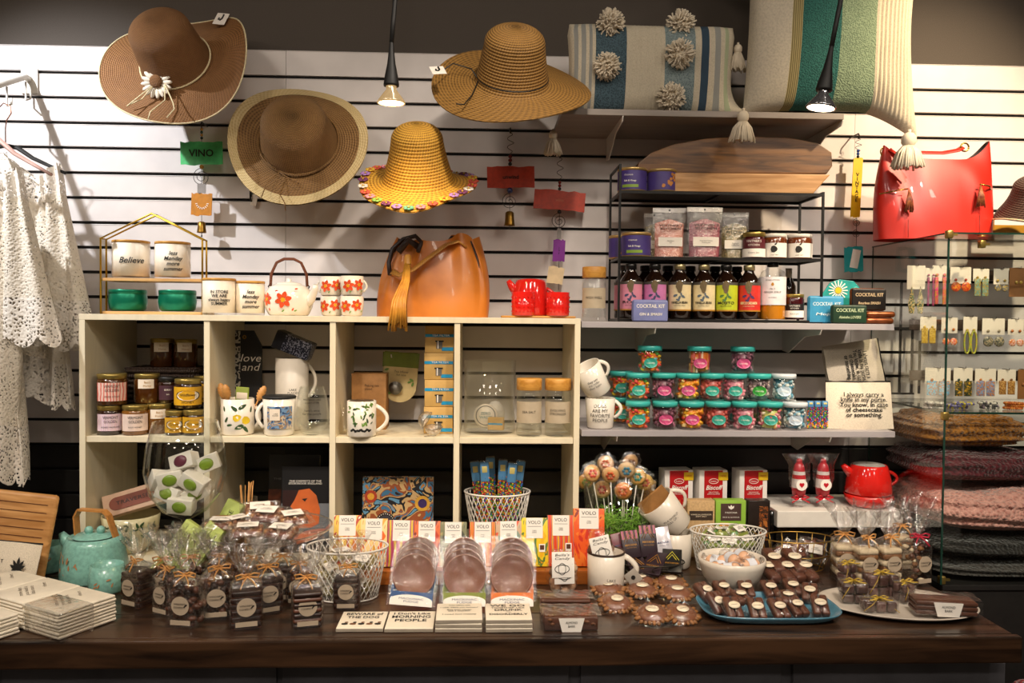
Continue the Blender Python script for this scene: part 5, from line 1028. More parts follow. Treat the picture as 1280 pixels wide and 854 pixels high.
zpouch('canvas zip pouch standing front, knife in my purse lettering upright', on(1075, -.25, ZS2+.001), 84*k, 60*k, tilt(RX(-8)), TX)
zpouch('second canvas pouch turned sideways behind the upright one', W(1033, 462, -.150), .135, .172, tilt(RX(-4), RY(80)), TX)
# ------------------------------------------------------------------ glass display case and what is in and on it
YC = -.44; xg = W(1187, 290, YC).x; zg = W(1187, 290, YC).z; zb = W(1175, 733, YC).z; zs = W(1180, 517, YC).z; XG1 = 2.05
st = thing('case_stand', 'black painted stand under the glass display case', 'stand', ((xg+XG1)/2+.01, YC/2-.003, 0))
MB().box((0, 0, (zb-.012)/2), (XG1-xg, -YC-.02, zb-.012)).build('body', DSL, st); MB().box((0, 0, zb-.006), (XG1-xg+.01, -YC-.01, .012)).build('top', DSL, st)
gc = thing('display_case', 'frameless glass display case with brass corner clips at the right', 'display case', (xg, YC/2, zb)); hz = zg-zb; wz = XG1-xg; dz_ = -YC-.012; GE = M('green_glass_edge', '#1c3a30', .1, coat=.6)
def pane(nm, c, d): MB().box(c, d).build(nm, CASEG, gc)
pane('side_pane', (.002, 0, hz/2), (.004, dz_, hz-.006)); pane('front_pane', (wz/2, -dz_/2+.002, hz/2), (wz-.01, .004, hz-.006)); pane('top_pane', (wz/2, 0, hz-.002), (wz, dz_, .004))
pane('glass_shelf', (wz/2, 0, zs-zb), (wz-.01, dz_-.01, .005))
b_ = MB()
b_.box((.002, -dz_/2+.001, hz/2+.001), (.005, .003, hz-.002)).box((.001, 0, hz-.002), (.003, dz_, .004)).box((wz/2, -dz_/2, hz-.002), (wz, .002, .0045)).box((wz/2, -dz_/2+.005, zs-zb), (wz-.01, .002, .0055)).box((.006, 0, zs-zb), (.002, dz_-.01, .0055)).box((.002, dz_/2-.002, hz/2+.001), (.003, .002, hz-.002))
b_.build('ground_edges', GE, gc)
CLIP = M('brass_clip', '#b79a55', .3, metal=.8)
for x, y, z in ((.002, -dz_/2, hz-.006), (.16, -dz_/2+.11, hz-.02), (.004, -dz_/2+.004, zs-zb-.008), (.009, -dz_/2+.010, .0125)):
    MB().rbox((x, y, z), (.017, .017, .022), .003).box((x+.012, y, z), (.02, .006, .006)).build('brass_clip', CLIP, gc)
MB().box((0, 0, 0), (.001, .001, .001)) 
t = thing('wire_grid', 'black wire stand panel behind the earring cards', 'rack', W(1140, 430, -.03))
zt_, zb_ = W(1128, 352, -.03).z-t.location.z, W(1128, 492, -.03).z-t.location.z
b_ = MB()
for px, py in ((1127, 352), (1141, 398), (1150, 426)): p = W(px, py, -.03)-t.location; b_.box((p.x, 0, (p.z+zb_)/2), (.006, .006, p.z-zb_))
b_.box((W(1139, 0, -.03).x-t.location.x, 0, zb_), (.07, .008, .006)); b_.build('posts', RK, t)
# earring cards hang from three clear bars
EC = M('ivory_earring_card', '#e8dccb', .55, var=.02); ECB = M('brown_earring_card', '#8a5a2c', .6)
def earring(label, x0, x1, y0, y1, shape, cols_, y2, Y, card=EC, g='earring cards in the glass case'):
    k = 1/S(Y); p = W((x0+x1)/2, y0, Y); w = (x1-x0)*k; hc = (y1-y0)*k; L_ = (y2-y1)*k+.006; t = thing('earring_card', label, 'earrings', p, rad(random.uniform(-6, 6)))
    MB().box((0, 0, -hc/2), (w, .001, hc)).build('card', card, t); MB().tube([(-.002, .02, .001), (-.002, -.002, 0), (.004, -.006, -.001), (.004, -.006, .004)], .0011, 5).build('peg', INK, t)
    mt = ramp('earring_'+'_'.join(c[1:] for c in cols_), cols_, 'voro', 330, .35)
    for s in (-1, 1):
        x = s*w*.24; b_ = MB(); z0 = -hc+.008; r = min(w*.2, L_*.5)
        if shape == 'drop': b_.prism([(x, z0), (x+r, z0-L_*.65), (x+r*.6, z0-L_), (x-r*.6, z0-L_), (x-r, z0-L_*.65)], -.003, -.001)
        elif shape == 'long': b_.rbox((x, -.003, z0-L_/2+.004), (r*1.1, .003, L_), .002); b_.ball((x, -.004, z0+.010), r*.55, 8, sq=(1, .4, 1))
        elif shape in ('round', 'disc'): b_.ball((x, -.004, z0-L_*.5), min(L_*.5, w*.24), 12, sq=(1, .25, 1))
        elif shape == 'ring': b_.tube([(x+w*.2*cos(2*pi*i/18), -.003, z0-L_*.5+L_*.5*sin(2*pi*i/18)) for i in range(18)], .0026, 7, True)
        elif shape == 'stud': b_.ball((x*.5, -.002, -hc*.5), .005, 8, sq=(1, .5, 1))
        else: b_.rbox((x, -.003, z0-L_/2), (w*.40, .003, L_), .0015)
        q = b_.build('earring', mt, t); 
        if shape in ('round', 'square', 'disc', 'ring', 'rect'): MB().ball((x, -.003, z0+.003), .0042, 8, sq=(1, .4, 1)).build('stud', M('stud_'+cols_[-1][1:], cols_[-1], .3), q)
Ye = -.25
for a in [('ivory card with long olive beaded teardrop earrings, far left of the top row', 1134, 1157, 332, 362, 'drop', ['#5f7258', '#b89a5a', '#37463a', '#c8b48a'], 394), ('card with dark plum tassel earrings behind the hot pink pair', 1157, 1170, 335, 352, 'long', ['#7a2f5a', '#8a4a6a', '#b03060'], 386), ('ivory card with long hot pink and gold earrings, top row', 1165, 1186, 332, 352, 'long', ['#d8307a', '#d86a4a', '#c8903a'], 384), ('wide ivory card with short orange bead earrings, top row', 1188, 1214, 334, 355, 'round', ['#d8501c', '#e0902a', '#b83a1c'], 368), ('ivory card with clear sea green drop earrings, top row', 1216, 1237, 336, 352, 'rect', ['#6f8d7c', '#8aa694', '#a88a3a'], 372), ('narrow ivory card with grey round earrings, top row', 1242, 1261, 336, 356, 'round', ['#7a7876', '#6a6866', '#b89a4a'], 370), ('brown card with gold stud earrings, right end of the top row', 1262, 1285, 335, 372, 'stud', ['#c8a84a', '#a88a3a'], 374)]:
    earring(*a[:8], Ye, ECB if 'brown card' in a[0] else EC)
for a in [('ivory card with flat gold mosaic earrings, left of the middle row', 1150, 1171, 396, 414, 'square', ['#c8a030', '#b8903a', '#e0c060'], 431), ('ivory card with red and white round earrings, middle row', 1177, 1197, 397, 417, 'round', ['#d86a5a', '#e8c8b8', '#d87a1c'], 443), ('ivory card with lime green hoop earrings, middle row', 1204, 1222, 396, 418, 'ring', ['#a8b848', '#98a840', '#c8a83a'], 444), ('wide ivory card with speckled dark round earrings, middle row', 1228, 1256, 398, 419, 'round', ['#6b6a5a', '#4a4a42', '#a8987a'], 441), ('ivory card with peach half-moon earrings, middle row', 1260, 1280, 399, 419, 'disc', ['#e0a8a0', '#e8c8b0', '#c8702a'], 444)]:
    earring(*a[:8], Ye)
for a in [('ivory card with pale blue square earrings, left of the bottom row', 1156, 1189, 460, 480, 'square', ['#6fa8c8', '#8ab8d0', '#b87a4a'], 496), ('ivory card with yellow-flowered dark earrings, bottom row', 1191, 1217, 460, 480, 'square', ['#c8982a', '#2a2a20', '#5a4a20', '#1c3a2a'], 497), ('ivory card with slate blue square earrings, bottom row', 1219, 1245, 461, 480, 'square', ['#8a98b8', '#6a789a', '#c07a3a'], 497), ('ivory card with bronze fringed earrings, right of the bottom row', 1247, 1270, 462, 480, 'rect', ['#a87a3a', '#c89a5a', '#8a5a2a'], 495), ('brown card at the right end of the bottom earring row', 1272, 1290, 462, 500, 'stud', ['#8a5a2a', '#a86a3a'], 498)]:
    earring(*a[:8], Ye, ECB if 'brown card' in a[0] else EC)
for i, py in enumerate((334, 397, 461)):
    p = W(1134, py, Ye+.012); t = thing('earring_bar', ('top', 'middle', 'bottom')[i]+' clear bar carrying a row of earring cards', 'rack', p); MB().box((.325, .009, -.004), (.62, .012, .008)).build('bar', GLASS, t); MB().box((.325, .016, -.02), (.62, .002, .03)).build('back_rail', M('walnut_rail', '#3a281a', .5), t)
# bracelets on the glass shelf
for i, (px, w_, cs, nm_) in enumerate(((1165, 30, ['#e8e2d6', '#cfc8bc', '#a8a49c'], 'white bead bracelets heaped at the left of the glass shelf'), (1200, 34, ['#5a548a', '#8a84a8', '#c8b84a'], 'violet bead bracelets on the glass shelf'), (1236, 30, ['#8a7a8a', '#d8d0c4', '#4a4a4a'], 'grey and white bead bracelets on the glass shelf'), (1268, 30, ['#c8702a', '#d88a3a', '#b85a1c'], 'orange bead bracelets at the right of the glass shelf'))):
    Yq = -.36; p = on(px, Yq, zs+.0035); k = 1/S(Yq); t = thing('bead_bracelet', nm_, 'bracelet', p); rr = random.Random(i); mm = [M('bead_'+c[1:], c, .25) for c in cs]
    for q in range(3):
        b_ = MB(); R_ = w_*k*.36; cx, cy = rr.uniform(-.008, .008), rr.uniform(-.01, .01)
        for j in range(26): a = 2*pi*j/26; b_.ball((cx+R_*cos(a), cy+R_*.8*sin(a), .004+q*.0065), .0038, 6, rr.randrange(3))
        o = b_.build('bracelet_strand', mm, t)
# sweaters
def knit(name, c1, c2, sc=42):
    if name in MATS: return MATS[name]
    m = M(name, c1, .95, col2=c2, kind='voro', scale=105, bump=0, sheen=.3); N, L = nt(m); b = N['Principled BSDF']
    tc = N.new('ShaderNodeTexCoord'); v = N.new('ShaderNodeTexVoronoi'); v.inputs['Scale'].default_value = 105; mp = N.new('ShaderNodeMapping'); mp.inputs['Scale'].default_value = (1, 1, 1); L.new(tc.outputs['Object'], mp.inputs[0]); L.new(mp.outputs[0], v.inputs['Vector'])
    bp = N.new('ShaderNodeBump'); bp.inputs['Strength'].default_value = 1; bp.inputs['Distance'].default_value = .007; bp.invert = True; L.new(v.outputs['Distance'], bp.inputs['Height']); L.new(bp.outputs[0], b.inputs['Normal']); return m
def sweater(label, x0, x1, y0, y1, z0, z1, mat, seed, rib=15, sag=.012):
    cx, cy = (x0+x1)/2, (y0+y1)/2; t = thing('folded_sweater', label, 'sweater', (cx, cy, z0)); w, d, h = x1-x0, y1-y0, z1-z0
    def f(u, v):
        a = 2*pi*u; e = -pi/2+pi*v; ce = max(0, cos(e))**.60; X = w/2*ce*(abs(cos(a))**.42)*(1 if cos(a) > 0 else -1); Y_ = d/2*ce*(abs(sin(a))**.42)*(1 if sin(a) > 0 else -1)
        s = sin(e); Z = h/2+h/2*(abs(s)**.75)*(1 if s > 0 else -1)
        n = noise.noise((X*7+seed, Y_*7, v*2)); q = .0045*sin(rib*2*pi*v+n*2+X*5); X += q*(1 if X > 0 else -1); Y_ += q*(1 if Y_ > 0 else -1); Z += (sag*n+.0028*sin(X*230+Y_*60+n*4))*(v > .55)*min(1, (v-.55)*4)
        return (X, Y_, max(0, Z))
    MB().grid(f, 130, 56, cu=True).build('knitted_body', mat, t)
    return t
zf = lambda py, Y=-.36: W(1220, py, Y).z
z_ = [zb+.0045, zf(698), zf(668), zf(610), zf(567), zf(527)]
xs0 = xg+.012
sweater('dark charcoal ribbed knit at the bottom of the sweater stack', xs0+.0, 1.86, -.418, -.03, z_[0], z_[1]-.004, knit('charcoal_knit', '#4a4440', '#1c1a18'), 1, 6)
sweater('black knit second from the bottom of the sweater stack', xs0+.005, 1.83, -.41, -.04, z_[1]+.003, z_[2]-.006, knit('black_knit', '#26221f', '#0c0b0a'), 2, 5)
sweater('dusty pink chunky knit sweater in the middle of the stack', xs0+.0, 1.90, -.418, -.03, z_[2]+.004, z_[3]-.004, knit('dusty_pink_knit', '#dfa498', '#b8746a', 34), 3, 7, .024)
sweater('burgundy knit sweater under the mustard one', xs0+.0, 1.64, -.36, -.04, z_[3]+.008, z_[4]-.003, knit('burgundy_knit', '#5a1220', '#260810'), 4, 6)
sweater('mustard chunky knit on top of the sweater stack', xs0+.0, 1.58, -.32, -.05, z_[4]+.003, z_[5]+.006, knit('mustard_knit', '#a8691a', '#6a3c0c', 38), 5, 8)
sweater('olive yellow knit lying at the right behind the pink sweater', 1.66, 1.99, -.30, -.05, z_[3]+.02, z_[3]+.05, knit('olive_knit', '#a08a2a', '#5c4e14'), 6, 4)
# red handbag on the case
RL = M('red_leather', '#c42416', .44, var=.06, scale=9, bump=.1, coat=.25); Y = -.20; k = 1/S(Y); p = on(1165, Y, zg+.0005); t = thing('red_handbag', 'red leather slouch handbag with two tassels standing on the glass case', 'handbag', p)
KX = lambda x: (x-1165)*k; KZ = lambda y: (301-y)*k
def rbag(u, v):
    a = 2*pi*u; c, s = cos(a), sin(a); c_ = (abs(c)**.7)*(1 if c > 0 else -1); hw = (73-3*v)*k; X = hw*c_
    top = (KZ(200)+(KZ(182)-KZ(200))*max(0, -c)**2+(KZ(174)-KZ(200))*max(0, c)**3); Z = top*v; Yy = .062*(1-.62*v)*(abs(s)**.7)*(1 if s > 0 else -1)
    Yy += .006*sin(4*a+5*v)*v-.012*(s < 0)*max(0, sin(pi*v))*(1-c*c)*(1+.3*sin(9*c+4*v)); X += .008*sin(pi*v)*(1 if c > 0 else -1)-.008*(v**2)*c
    return (X+.006*v*(c > 0), Yy, Z)
MB().grid(rbag, 80, 26, cu=True).build('body', RL, t); MB().grid(lambda u, v: (lambda q: (q[0]*.97, q[1]*.9, q[2]-.002))(rbag(1-u, 1-.6*v)), 60, 8, cu=True).build('lining', DLE, t)
MB().tube([(KX(1105), -.012, KZ(187)), (KX(1112), -.018, KZ(193)), (KX(1140), -.026, KZ(192)), (KX(1170), -.026, KZ(192)), (KX(1190), -.022, KZ(188)), (KX(1197), -.02, KZ(184))], .009, 8, flat=.3).build('strap', RL, t)
RG = M('gold_ring', '#c8a04a', .2, metal=.95); MB().tube([(KX(1199)+.012*cos(2*pi*i/20), -.022, KZ(184)+.012*sin(2*pi*i/20)) for i in range(20)], .0025, 7, True).build('ring', RG, t); MB().tube([(KX(1099)+.010*cos(2*pi*i/20), -.006, KZ(190)+.012*sin(2*pi*i/20)) for i in range(20)], .002, 7, True).build('ring', RG, t)
for xt, yt, x1_ in ((1119, 240, 1092), (1209, 233, 1236)):
    yy_ = rbag(.75, .45)[1]-.004; MB().tube([(KX(xt), yy_, KZ(yt)), (KX((xt+x1_)/2), yy_+.004, KZ(yt+2)), (KX(x1_), yy_+.045, KZ(yt+4))], .0022, 6).build('zip', RG, t)
    b_ = MB(); rr = random.Random(xt)
    for i in range(16): a = 2*pi*i/16; b_.tube([(KX(xt), yy_-.004, KZ(yt)-.003), (KX(xt)+.008*cos(a), yy_-.008+.004*sin(a), KZ(yt)-.035), (KX(xt)+.013*cos(a), yy_-.006+.004*sin(a), KZ(yt)-.066*rr.uniform(.92, 1.05))], .0018, 4)
    b_.build('tassel', M('brown_red_fringe', '#6a2a18', .45, col2='#a8683a', scale=90), t); MB().tube([(KX(xt), yy_-.002, KZ(yt+38)), (KX(xt), yy_-.004-.0, .002)], .0008, 4).build('seam', DLE, t)
# hat and little stand at the right edge
h5 = straw('brown_patchwork_straw', '#5a4438', '#2c2019', 120, 60, .9)
t, sf = hat('dark brown straw hat with cream stitched edge resting on the case', W(1301, 262, -.28), (-.2, -.35, .9), .122, .085, .10, h5, [(2, .02, .5)], rim=.002, rimmat=CREAMB, bell=1.1, spin=0)
p = on(1246, -.09, zg+.0005); t = thing('wooden_stand', 'small orange wooden stand between the red bag and the brown hat', 'stand', p); OW = M('orange_wood', '#b8742a', .45, kind='woodz', scale=6)
MB().box((-.018, 0, .048), (.010, .012, .096)).build('post', OW, t); MB().box((.05, 0, .045), (.13, .010, .035)).build('panel', M('yellow_wood', '#c8942a', .45), t); MB().box((.02, 0, .006), (.10, .05, .012)).build('foot', OW, t)
# ------------------------------------------------------------------ counter goods
ZK = ZC+.0008
def gp(px, py, z=None): return G(px, py, ZK if z is None else z)
def sk(p): return F/(CD+p.y)
RAF = M('orange_raffia', '#cf9450', .6, var=.1); RAFY = M('yellow_ribbon', '#c9a83c', .5); RAFR = M('crimson_ribbon', '#b8203a', .4)
CHD = M('dark_chocolate', '#2c1710', .35, var=.1, scale=60); CHM = M('milk_chocolate', '#5c3524', .38, var=.08, scale=60); CHL = M('light_milk_chocolate', '#7a4a32', .4, var=.06); CRM = M('cream_marshmallow', '#e6d3b0', .7, var=.04); NUT = M('toasted_nuts', '#8f5e30', .6, var=.12, scale=90)
KL = M('kraft_grey_sticker', '#b3a18a', .6, var=.02); OL = M('cream_oval_sticker', '#ecdcc0', .55, var=.01)
bagc = {}
def gift_bag(label, p, rz, kind='fudge', s=1., group=None, bow=RAF, w=.066, d=.058, h=.088, crown=.068, sticker=True, seed=0, crw=.036):
    t = thing('gift_bag', label, 'sweets', p, rad(rz), group); t.scale = (s, s, s)
    key = (kind, w, h, crown)
    if key not in bagc:
        rr = random.Random(len(bagc)+3); b_ = MB(); mats = [CHD, CHM, CRM, NUT]
        if kind == 'fudge':
            n = 6
            for i in range(n): z = h*.9*(i+.5)/n+.002; b_.rbox((rr.uniform(-.001, .001), rr.uniform(-.001, .001), z), (w*.92, d*.92, h*.9/n-.0022), .002, 0, TR(0, 0, 0) @ RY(0), 1); b_.box((0, 0, z-h*.45/n+.0008), (w*.90, d*.90, .0018), 1)
        elif kind == 'swirl':
            for i in range(7): z = h*.92*(i+.5)/7+.002; b_.rbox((0, 0, z), (w*.92, d*.92, h*.92/7-.001), .005, 1 if i % 2 else 0, TR(0, 0, 0) @ RX(6), 2)
        elif kind == 'marsh':
            for i in range(3):
                z = h*.3*i+.004
                b_.rbox((0, 0, z+h*.07), (w*.9, d*.9, h*.13), .004, 3 if i else 0); b_.rbox((0, 0, z+h*.20), (w*.92, d*.92, h*.15), .006, 2)
        else:
            for i in range(46):
                T = TR(rr.uniform(-.42, .42)*w, rr.uniform(-.42, .42)*d, rr.uniform(.06, .92)*h) @ RX(rr.uniform(0, 180)) @ RZ(rr.uniform(0, 180)); b_.ball((0, 0, 0), w*.15, 7, (0, 1, 1, 3 if kind == 'nut' else 1)[rr.randrange(4)] if kind != 'rocky' else (0, 2, 1, 3)[rr.randrange(4)], T, (1.1, .8, .7))
        cm = b_.mesh('contents', mats)
        def f(u, v, q=1):
            a = 2*pi*u; c, s_ = cos(a), sin(a); e = lambda x: (abs(x)**.4)*(1 if x > 0 else -1)
            if v < .48: z = h*v/.48*1.0; X, Y_ = w/2*e(c), d/2*e(s_); X += .0012*sin(14*a+v*30); Y_ += .0012*sin(11*a+v*22)
            elif v < .66: q_ = (v-.48)/.18; q_ = q_*q_*(3-2*q_); z = h+.020*((v-.48)/.18); X, Y_ = w/2*e(c)*(1-q_)+.008*c*q_, d/2*e(s_)*(1-q_)+.007*s_*q_; rf = .003*sin(12*a)*sin(pi*q_); X += rf*c; Y_ += rf*s_
            else: q_ = (v-.66)/.34; z = h+.020+crown*q_*(1+.22*sin(2*a+1)+.1*sin(5*a)); R_ = .008+crw*q_**.8; ru = 1+.38*q_*sin(7*a+q_*1.5)+.16*q_*sin(13*a); X, Y_ = R_*c*ru, R_*s_*ru*.7
            return (X, Y_, z)
        fm_ = MB().grid(f, 72, 40, cu=True).mesh('cellophane_bag', [film_mat('crisp_cellophane', base=.15, rough=.13, crinkle=1, scale=75)])
        rb = MB(); zn = h+.018
        rb.tube([(.0095*cos(2*pi*i/14), .0085*sin(2*pi*i/14), zn+.001*sin(i)) for i in range(14)], .0016, 5, True)
        for s_ in (-1, 1):
            rb.tube([(0, -.009, zn), (s_*.012, -.014, zn+.008), (s_*.024, -.012, zn+.005), (s_*.022, -.012, zn-.003), (s_*.010, -.012, zn-.001), (0, -.010, zn)], .0015, 5, flat=1.6)
            rb.tube([(0, -.010, zn), (s_*.010, -.018, zn-.008), (s_*.017, -.026, zn-.020)], .0014, 5, flat=1.6)
        bagc[key] = (cm, fm_, rb)
    cm, fm_, rb = bagc[key]
    O('contents', cm, t); O('cellophane_bag', fm_, t)
    kb = (key, bow.name)
    if kb not in bagc: bagc[kb] = rb.mesh('bow', [bow])
    O('bow', bagc[kb], t, T=RZ(seed*37 % 50-25))
    if sticker:
        o = disc(MB(), .0195, (0, -d/2-.002, h*.55), 24).build('round_sticker', KL, t); txt('WINDRIFT\nCONFECT.', .0058, o, (-.001, -d/2-.0032, h*.55), INK, .026, lead=1.2); b_ = MB(); b_.prism([(.009, h*.51), (.016, h*.58), (.013, h*.60), (.008, h*.53)][::-1], -d/2-.0032, -d/2-.0030); b_.build('leaf_mark', INK, o)
        o = MB().box((0, -d/2-.002, h*.15), (w*.66, .0008, .010)).build('flavour_label', KL, t)
    return t
GB_ = [(174, 768, -28, 'fudge', 1.0, 'cellophane bag of sliced fudge at the far left, beside the teal cup'),
 (205, 762, -5, 'nut', .95, 'bag of chocolate nut clusters just right of the far-left fudge bag'),
 (235, 792, -10, 'lumps', 1.05, 'front tall clear bag of chocolate lumps with a large pale sticker'),
 (213, 778, -30, 'lumps', .98, 'bag of chocolate lumps tucked behind the front lump bag'),
 (272, 782, 12, 'nut', 1.05, 'bag of dark nut clusters right of the front lump bag'),
 (308, 794, 16, 'fudge', 1.04, 'front bag of dark sliced fudge turned to the right'),
 (334, 776, 25, 'fudge', 1.0, 'bag of striped fudge behind and right of the front fudge bag'),
 (384, 793, 14, 'swirl', 1.02, 'front bag of milk chocolate swirl fudge with an orange bow'),
 (434, 771, 2, 'fudge', .92, 'small dark fudge bag standing before the white wire basket'),
 (354, 760, -4, 'fudge', 1.0, 'dark fudge bag with round sticker behind the swirl fudge bag'),
 (240, 762, 5, 'lumps', 1.0, 'back row bag of chocolate lumps under the giant wine glass'),
 (278, 760, -14, 'nut', 1.0, 'back row bag of nut clusters, middle of the bag crowd'),
 (316, 762, 8, 'nut', .98, 'back row bag of nut clusters before the glass plate'),
 (266, 745, 20, 'fudge', .92, 'hindmost fudge bag in front of the glass plate'),
 (376, 765, -10, 'nut', .9, 'hindmost bag with orange bow beside the white wire basket')]
for i, (px, py, rz, kd, s_, lb) in enumerate(GB_): gift_bag(lb, gp(px, py-12), rz, kd, s_*1.0, seed=i, crown=.022 if i in (9, 11, 12, 13, 14) else .068)
for i, (px, py, rz, kd, s_, lb, bw) in enumerate([(1054, 733, -6, 'marsh', 1.05, 'marshmallow square bag at the left of the white-topped row', RAF), (1080, 738, 4, 'marsh', 1.05, 'marshmallow square bag with sticker, second of the white-topped row', RAF), (1109, 737, 8, 'marsh', 1.05, 'marshmallow square bag with sticker, third of the white-topped row', RAF), (1124, 720, 0, 'marsh', 1.05, 'marshmallow square bag at the back right of the white-topped row', RAF), (1145, 738, 16, 'rocky', 1.08, 'bag of rocky road tied with a crimson ribbon', RAFR)]):
    gift_bag(lb, gp(px, py-8), rz, kd, s_, bow=bw, seed=i+3, w=.056, d=.050, h=.100)
# stacks of printed napkins at the left
NAP = M('cream_napkin_paper', '#f4ead6', .8, var=.03); NINK = M('grey_brown_print', '#6a5a4a', .7)
zt1 = ZK+.058; o_ = G(73, 767, zt1); a_ = G(147, 743, zt1)-o_; b__ = G(28, 751, zt1)-o_
LA, LB = a_.length, .125; ang = math.degrees(math.atan2(a_.y, a_.x)); a_.normalize(); bd_ = Vector((-a_.y, a_.x, 0))
def napkins(label, c, rz, w, d, n, film_=False, lines=True):
    t = thing('napkin_stack', label, 'napkins', c, rad(rz)); rr = random.Random(int(abs(c.x)*1000)); th = .0072
    for i in range(n): MB().rbox((rr.uniform(-.0015, .0015), rr.uniform(-.0015, .0015), th*(i+.5)), (w-.002, d-.002, th-.0006), .0028, 0, RZ(rr.uniform(-.8, .8))).build('napkin', NAP, t)
    if lines: txt('some days\nyou need a\nlittle more', .012, t, (-w*.12, d*.05, th*n+.0008), NINK, w*.5, flat=True, T=RZ(62)); txt('cheers', .012, t, (w*.22, d*.12, th*n+.0008), NINK, w*.25, flat=True, T=RZ(62))
    if film_:
        MB().rbox((-w*.25, -d*.1, th*n/2+.001), (w*.55, d*1.02, th*n+.004), .004, 0, None, 3).build('clear_wrap', film_mat('glossy_wrap', base=.28, rough=.18, crinkle=1, scale=45), t)
    return t
c1 = o_+a_*LA/2+bd_*LB/2; c1.z = ZK; napkins('right-hand stack of cream printed napkins in clear wrap, nearest the teal cup', c1, ang, LA, LB, 8, True)
c2 = c1+bd_*(LB+.002); napkins('middle stack of cream printed napkins behind the right-hand stack', c2, ang, LA, LB, 8)
c3 = c2+bd_*(LB+.002); napkins('hindmost stack of printed napkins reaching the left frame edge', c3, ang, LA, LB, 8)
c4 = c1+bd_*(LB*.9)-a_*(LA+.012); napkins('front-left stack of wrapped white napkins at the frame edge', c4, ang, LA, LB, 6, True)
# teal tea set
TE = M('speckled_teal_glaze', '#8cc4b6', .25, var=.07, scale=120, coat=.3); TEC = M('copper_splash', '#cf9060', .3); BAM = M('bamboo_handle', '#c98a48', .4, kind='wood', scale=8)
p = gp(118, 735); k = 1/sk(p); p = gp(118, 722); t = thing('teapot', 'teal speckled teapot with copper splashes and flat bamboo handle', 'teapot', p, rad(-8)); r, h = 41*k, 54*k
MB().lathe([(0, 0), (r*.95, 0), (r*1.0, .006), (r*.98, h*.35), (r*.86, h*.85), (r*.78, h), (r*.74, h*1.0), (r*.72, h*.97), (0, h*.96)], 36).build('body', TE, t)
MB().tube([(-r*.78, 0, h*.70), (-r*.98, 0, h*.90), (-r*1.10, 0, h*1.04)], [.017, .014, .008], 12, flat=1.2).build('spout', TE, t)
b_ = MB().lathe([(r*.62, h), (r*.5, h*1.06), (0, h*1.08)], 28); b_.ball((-.012, -.004, h*1.14), .011, 12).ball((.016, .004, h*1.14), .011, 12).build('lid', TE, t)
hpth = [(-.046, 0, h*.98), (-.050, 0, h*1.45), (-.040, 0, h*1.62), (.028, 0, h*1.60), (.040, 0, h*1.50), (.060, 0, h*.98)]
b_ = MB()
for i in range(len(hpth)-1):
    A_, B_ = Vector(hpth[i]), Vector(hpth[i+1]); d_ = B_-A_; b_.box((0, 0, d_.length/2), (.0045, .022, d_.length+.002), T=TR(A_) @ zto(d_).to_4x4() if abs(d_.x) > 1 else TR(A_) @ Matrix.Rotation(math.atan2(d_.x, d_.z), 4, 'Y'))
b_.build('bamboo_handle', BAM, t)
b_ = MB(); rr = random.Random(8)
for i in range(12): leaf(b_, r*.985, rr.uniform(-45, 5), h*rr.uniform(.15, .75), rr.uniform(.010, .022), rr.uniform(50, 120), 0, .3)
b_.build('copper_splash', TEC, t)
for px, py, lb in ((58, 716, 'small teal cup left of the teal teapot'), (134, 741, 'small teal cup in front of the teal teapot')):
    p = gp(px, py-3); k = 1/sk(p); r, h = 21*k, 33*k; t = thing('tea_cup', lb, 'cup', p); MB().lathe([(0, 0), (r*.95, 0), (r*1.02, .004), (r*1.04, h*.4), (r*.92, h), (r*.87, h), (r*.97, h*.4), (r*.9, .006), (0, .005)], 30).build('cup', TE, t)
    b_ = MB()
    for i in range(5): leaf(b_, r*1.045+.0005, rr.uniform(-30, 40), h*rr.uniform(.3, .6), .012, rr.uniform(0, 90), 0, .3)
    b_.build('copper_splash', TEC, t)
# cutting board and leaf pouch at the left edge
p = gp(0, 690); p = W(-40, 700, -.50); p.z = ZK+.003; k = 1/S(-.5); t = thing('cutting_board', 'grooved acacia wood board leaning upright at the left edge', 'board', p, R=tilt(RX(-10), RY(6))); AW = M('acacia_wood', '#d6a062', .4, kind='wood', scale=7, col2='#b07a40', bump=.2)
MB().rbox((0, 0, 0), (180*k, 118*k, .018), .012, T=TR(0, 0, 59*k) @ RX(90)).build('board', AW, t); b_ = MB()
for i in range(9): b_.box((0, -.0095, (25+i*10)*k), (160*k, .002, .0015))
b_.build('grooves', M('groove_brown', '#6a3c1c', .6), t)
p = W(-12, 712, -.56); p.z = ZK+.003; k = 1/S(-.56); t = thing('canvas_pouch', 'canvas zip pouch with a black leaf print leaning on the wood board', 'pouch', p, R=tilt(RX(-16), RY(5)))
w, h = 100*k, 62*k; f = lambda s: (lambda u, v: ((2*u-1)*w/2, s*(.016*(1-abs(2*u-1)**3)*max(0, sin(pi*(v*.9+.08)))+.001), h*v))
MB().grid(f(-1), 30, 20).grid(lambda u, v: f(1)(1-u, v), 30, 20).build('canvas', CAN, t); MB().tube([(-w/2, 0, h), (w/2, 0, h)], .0025, 6).build('zip', ZIP, t)
b_ = MB()
for j, a in enumerate((-100, -60, -30, 0, 30, 60, 100)):
    L_ = .030*(1-.28*abs(a)/60 if abs(a) < 99 else .45); n = 10; q = [(L_*i/n, .0036*sin(pi*i/n)) for i in range(n+1)]+[(L_*i/n, -.0036*sin(pi*i/n)) for i in range(n-1, 0, -1)]; A = rad(90-a); b_.prism([(w*.30+x*cos(A)-y*sin(A), h*.48+x*sin(A)+y*cos(A)) for x, y in q][::-1], -.0192, -.0185)
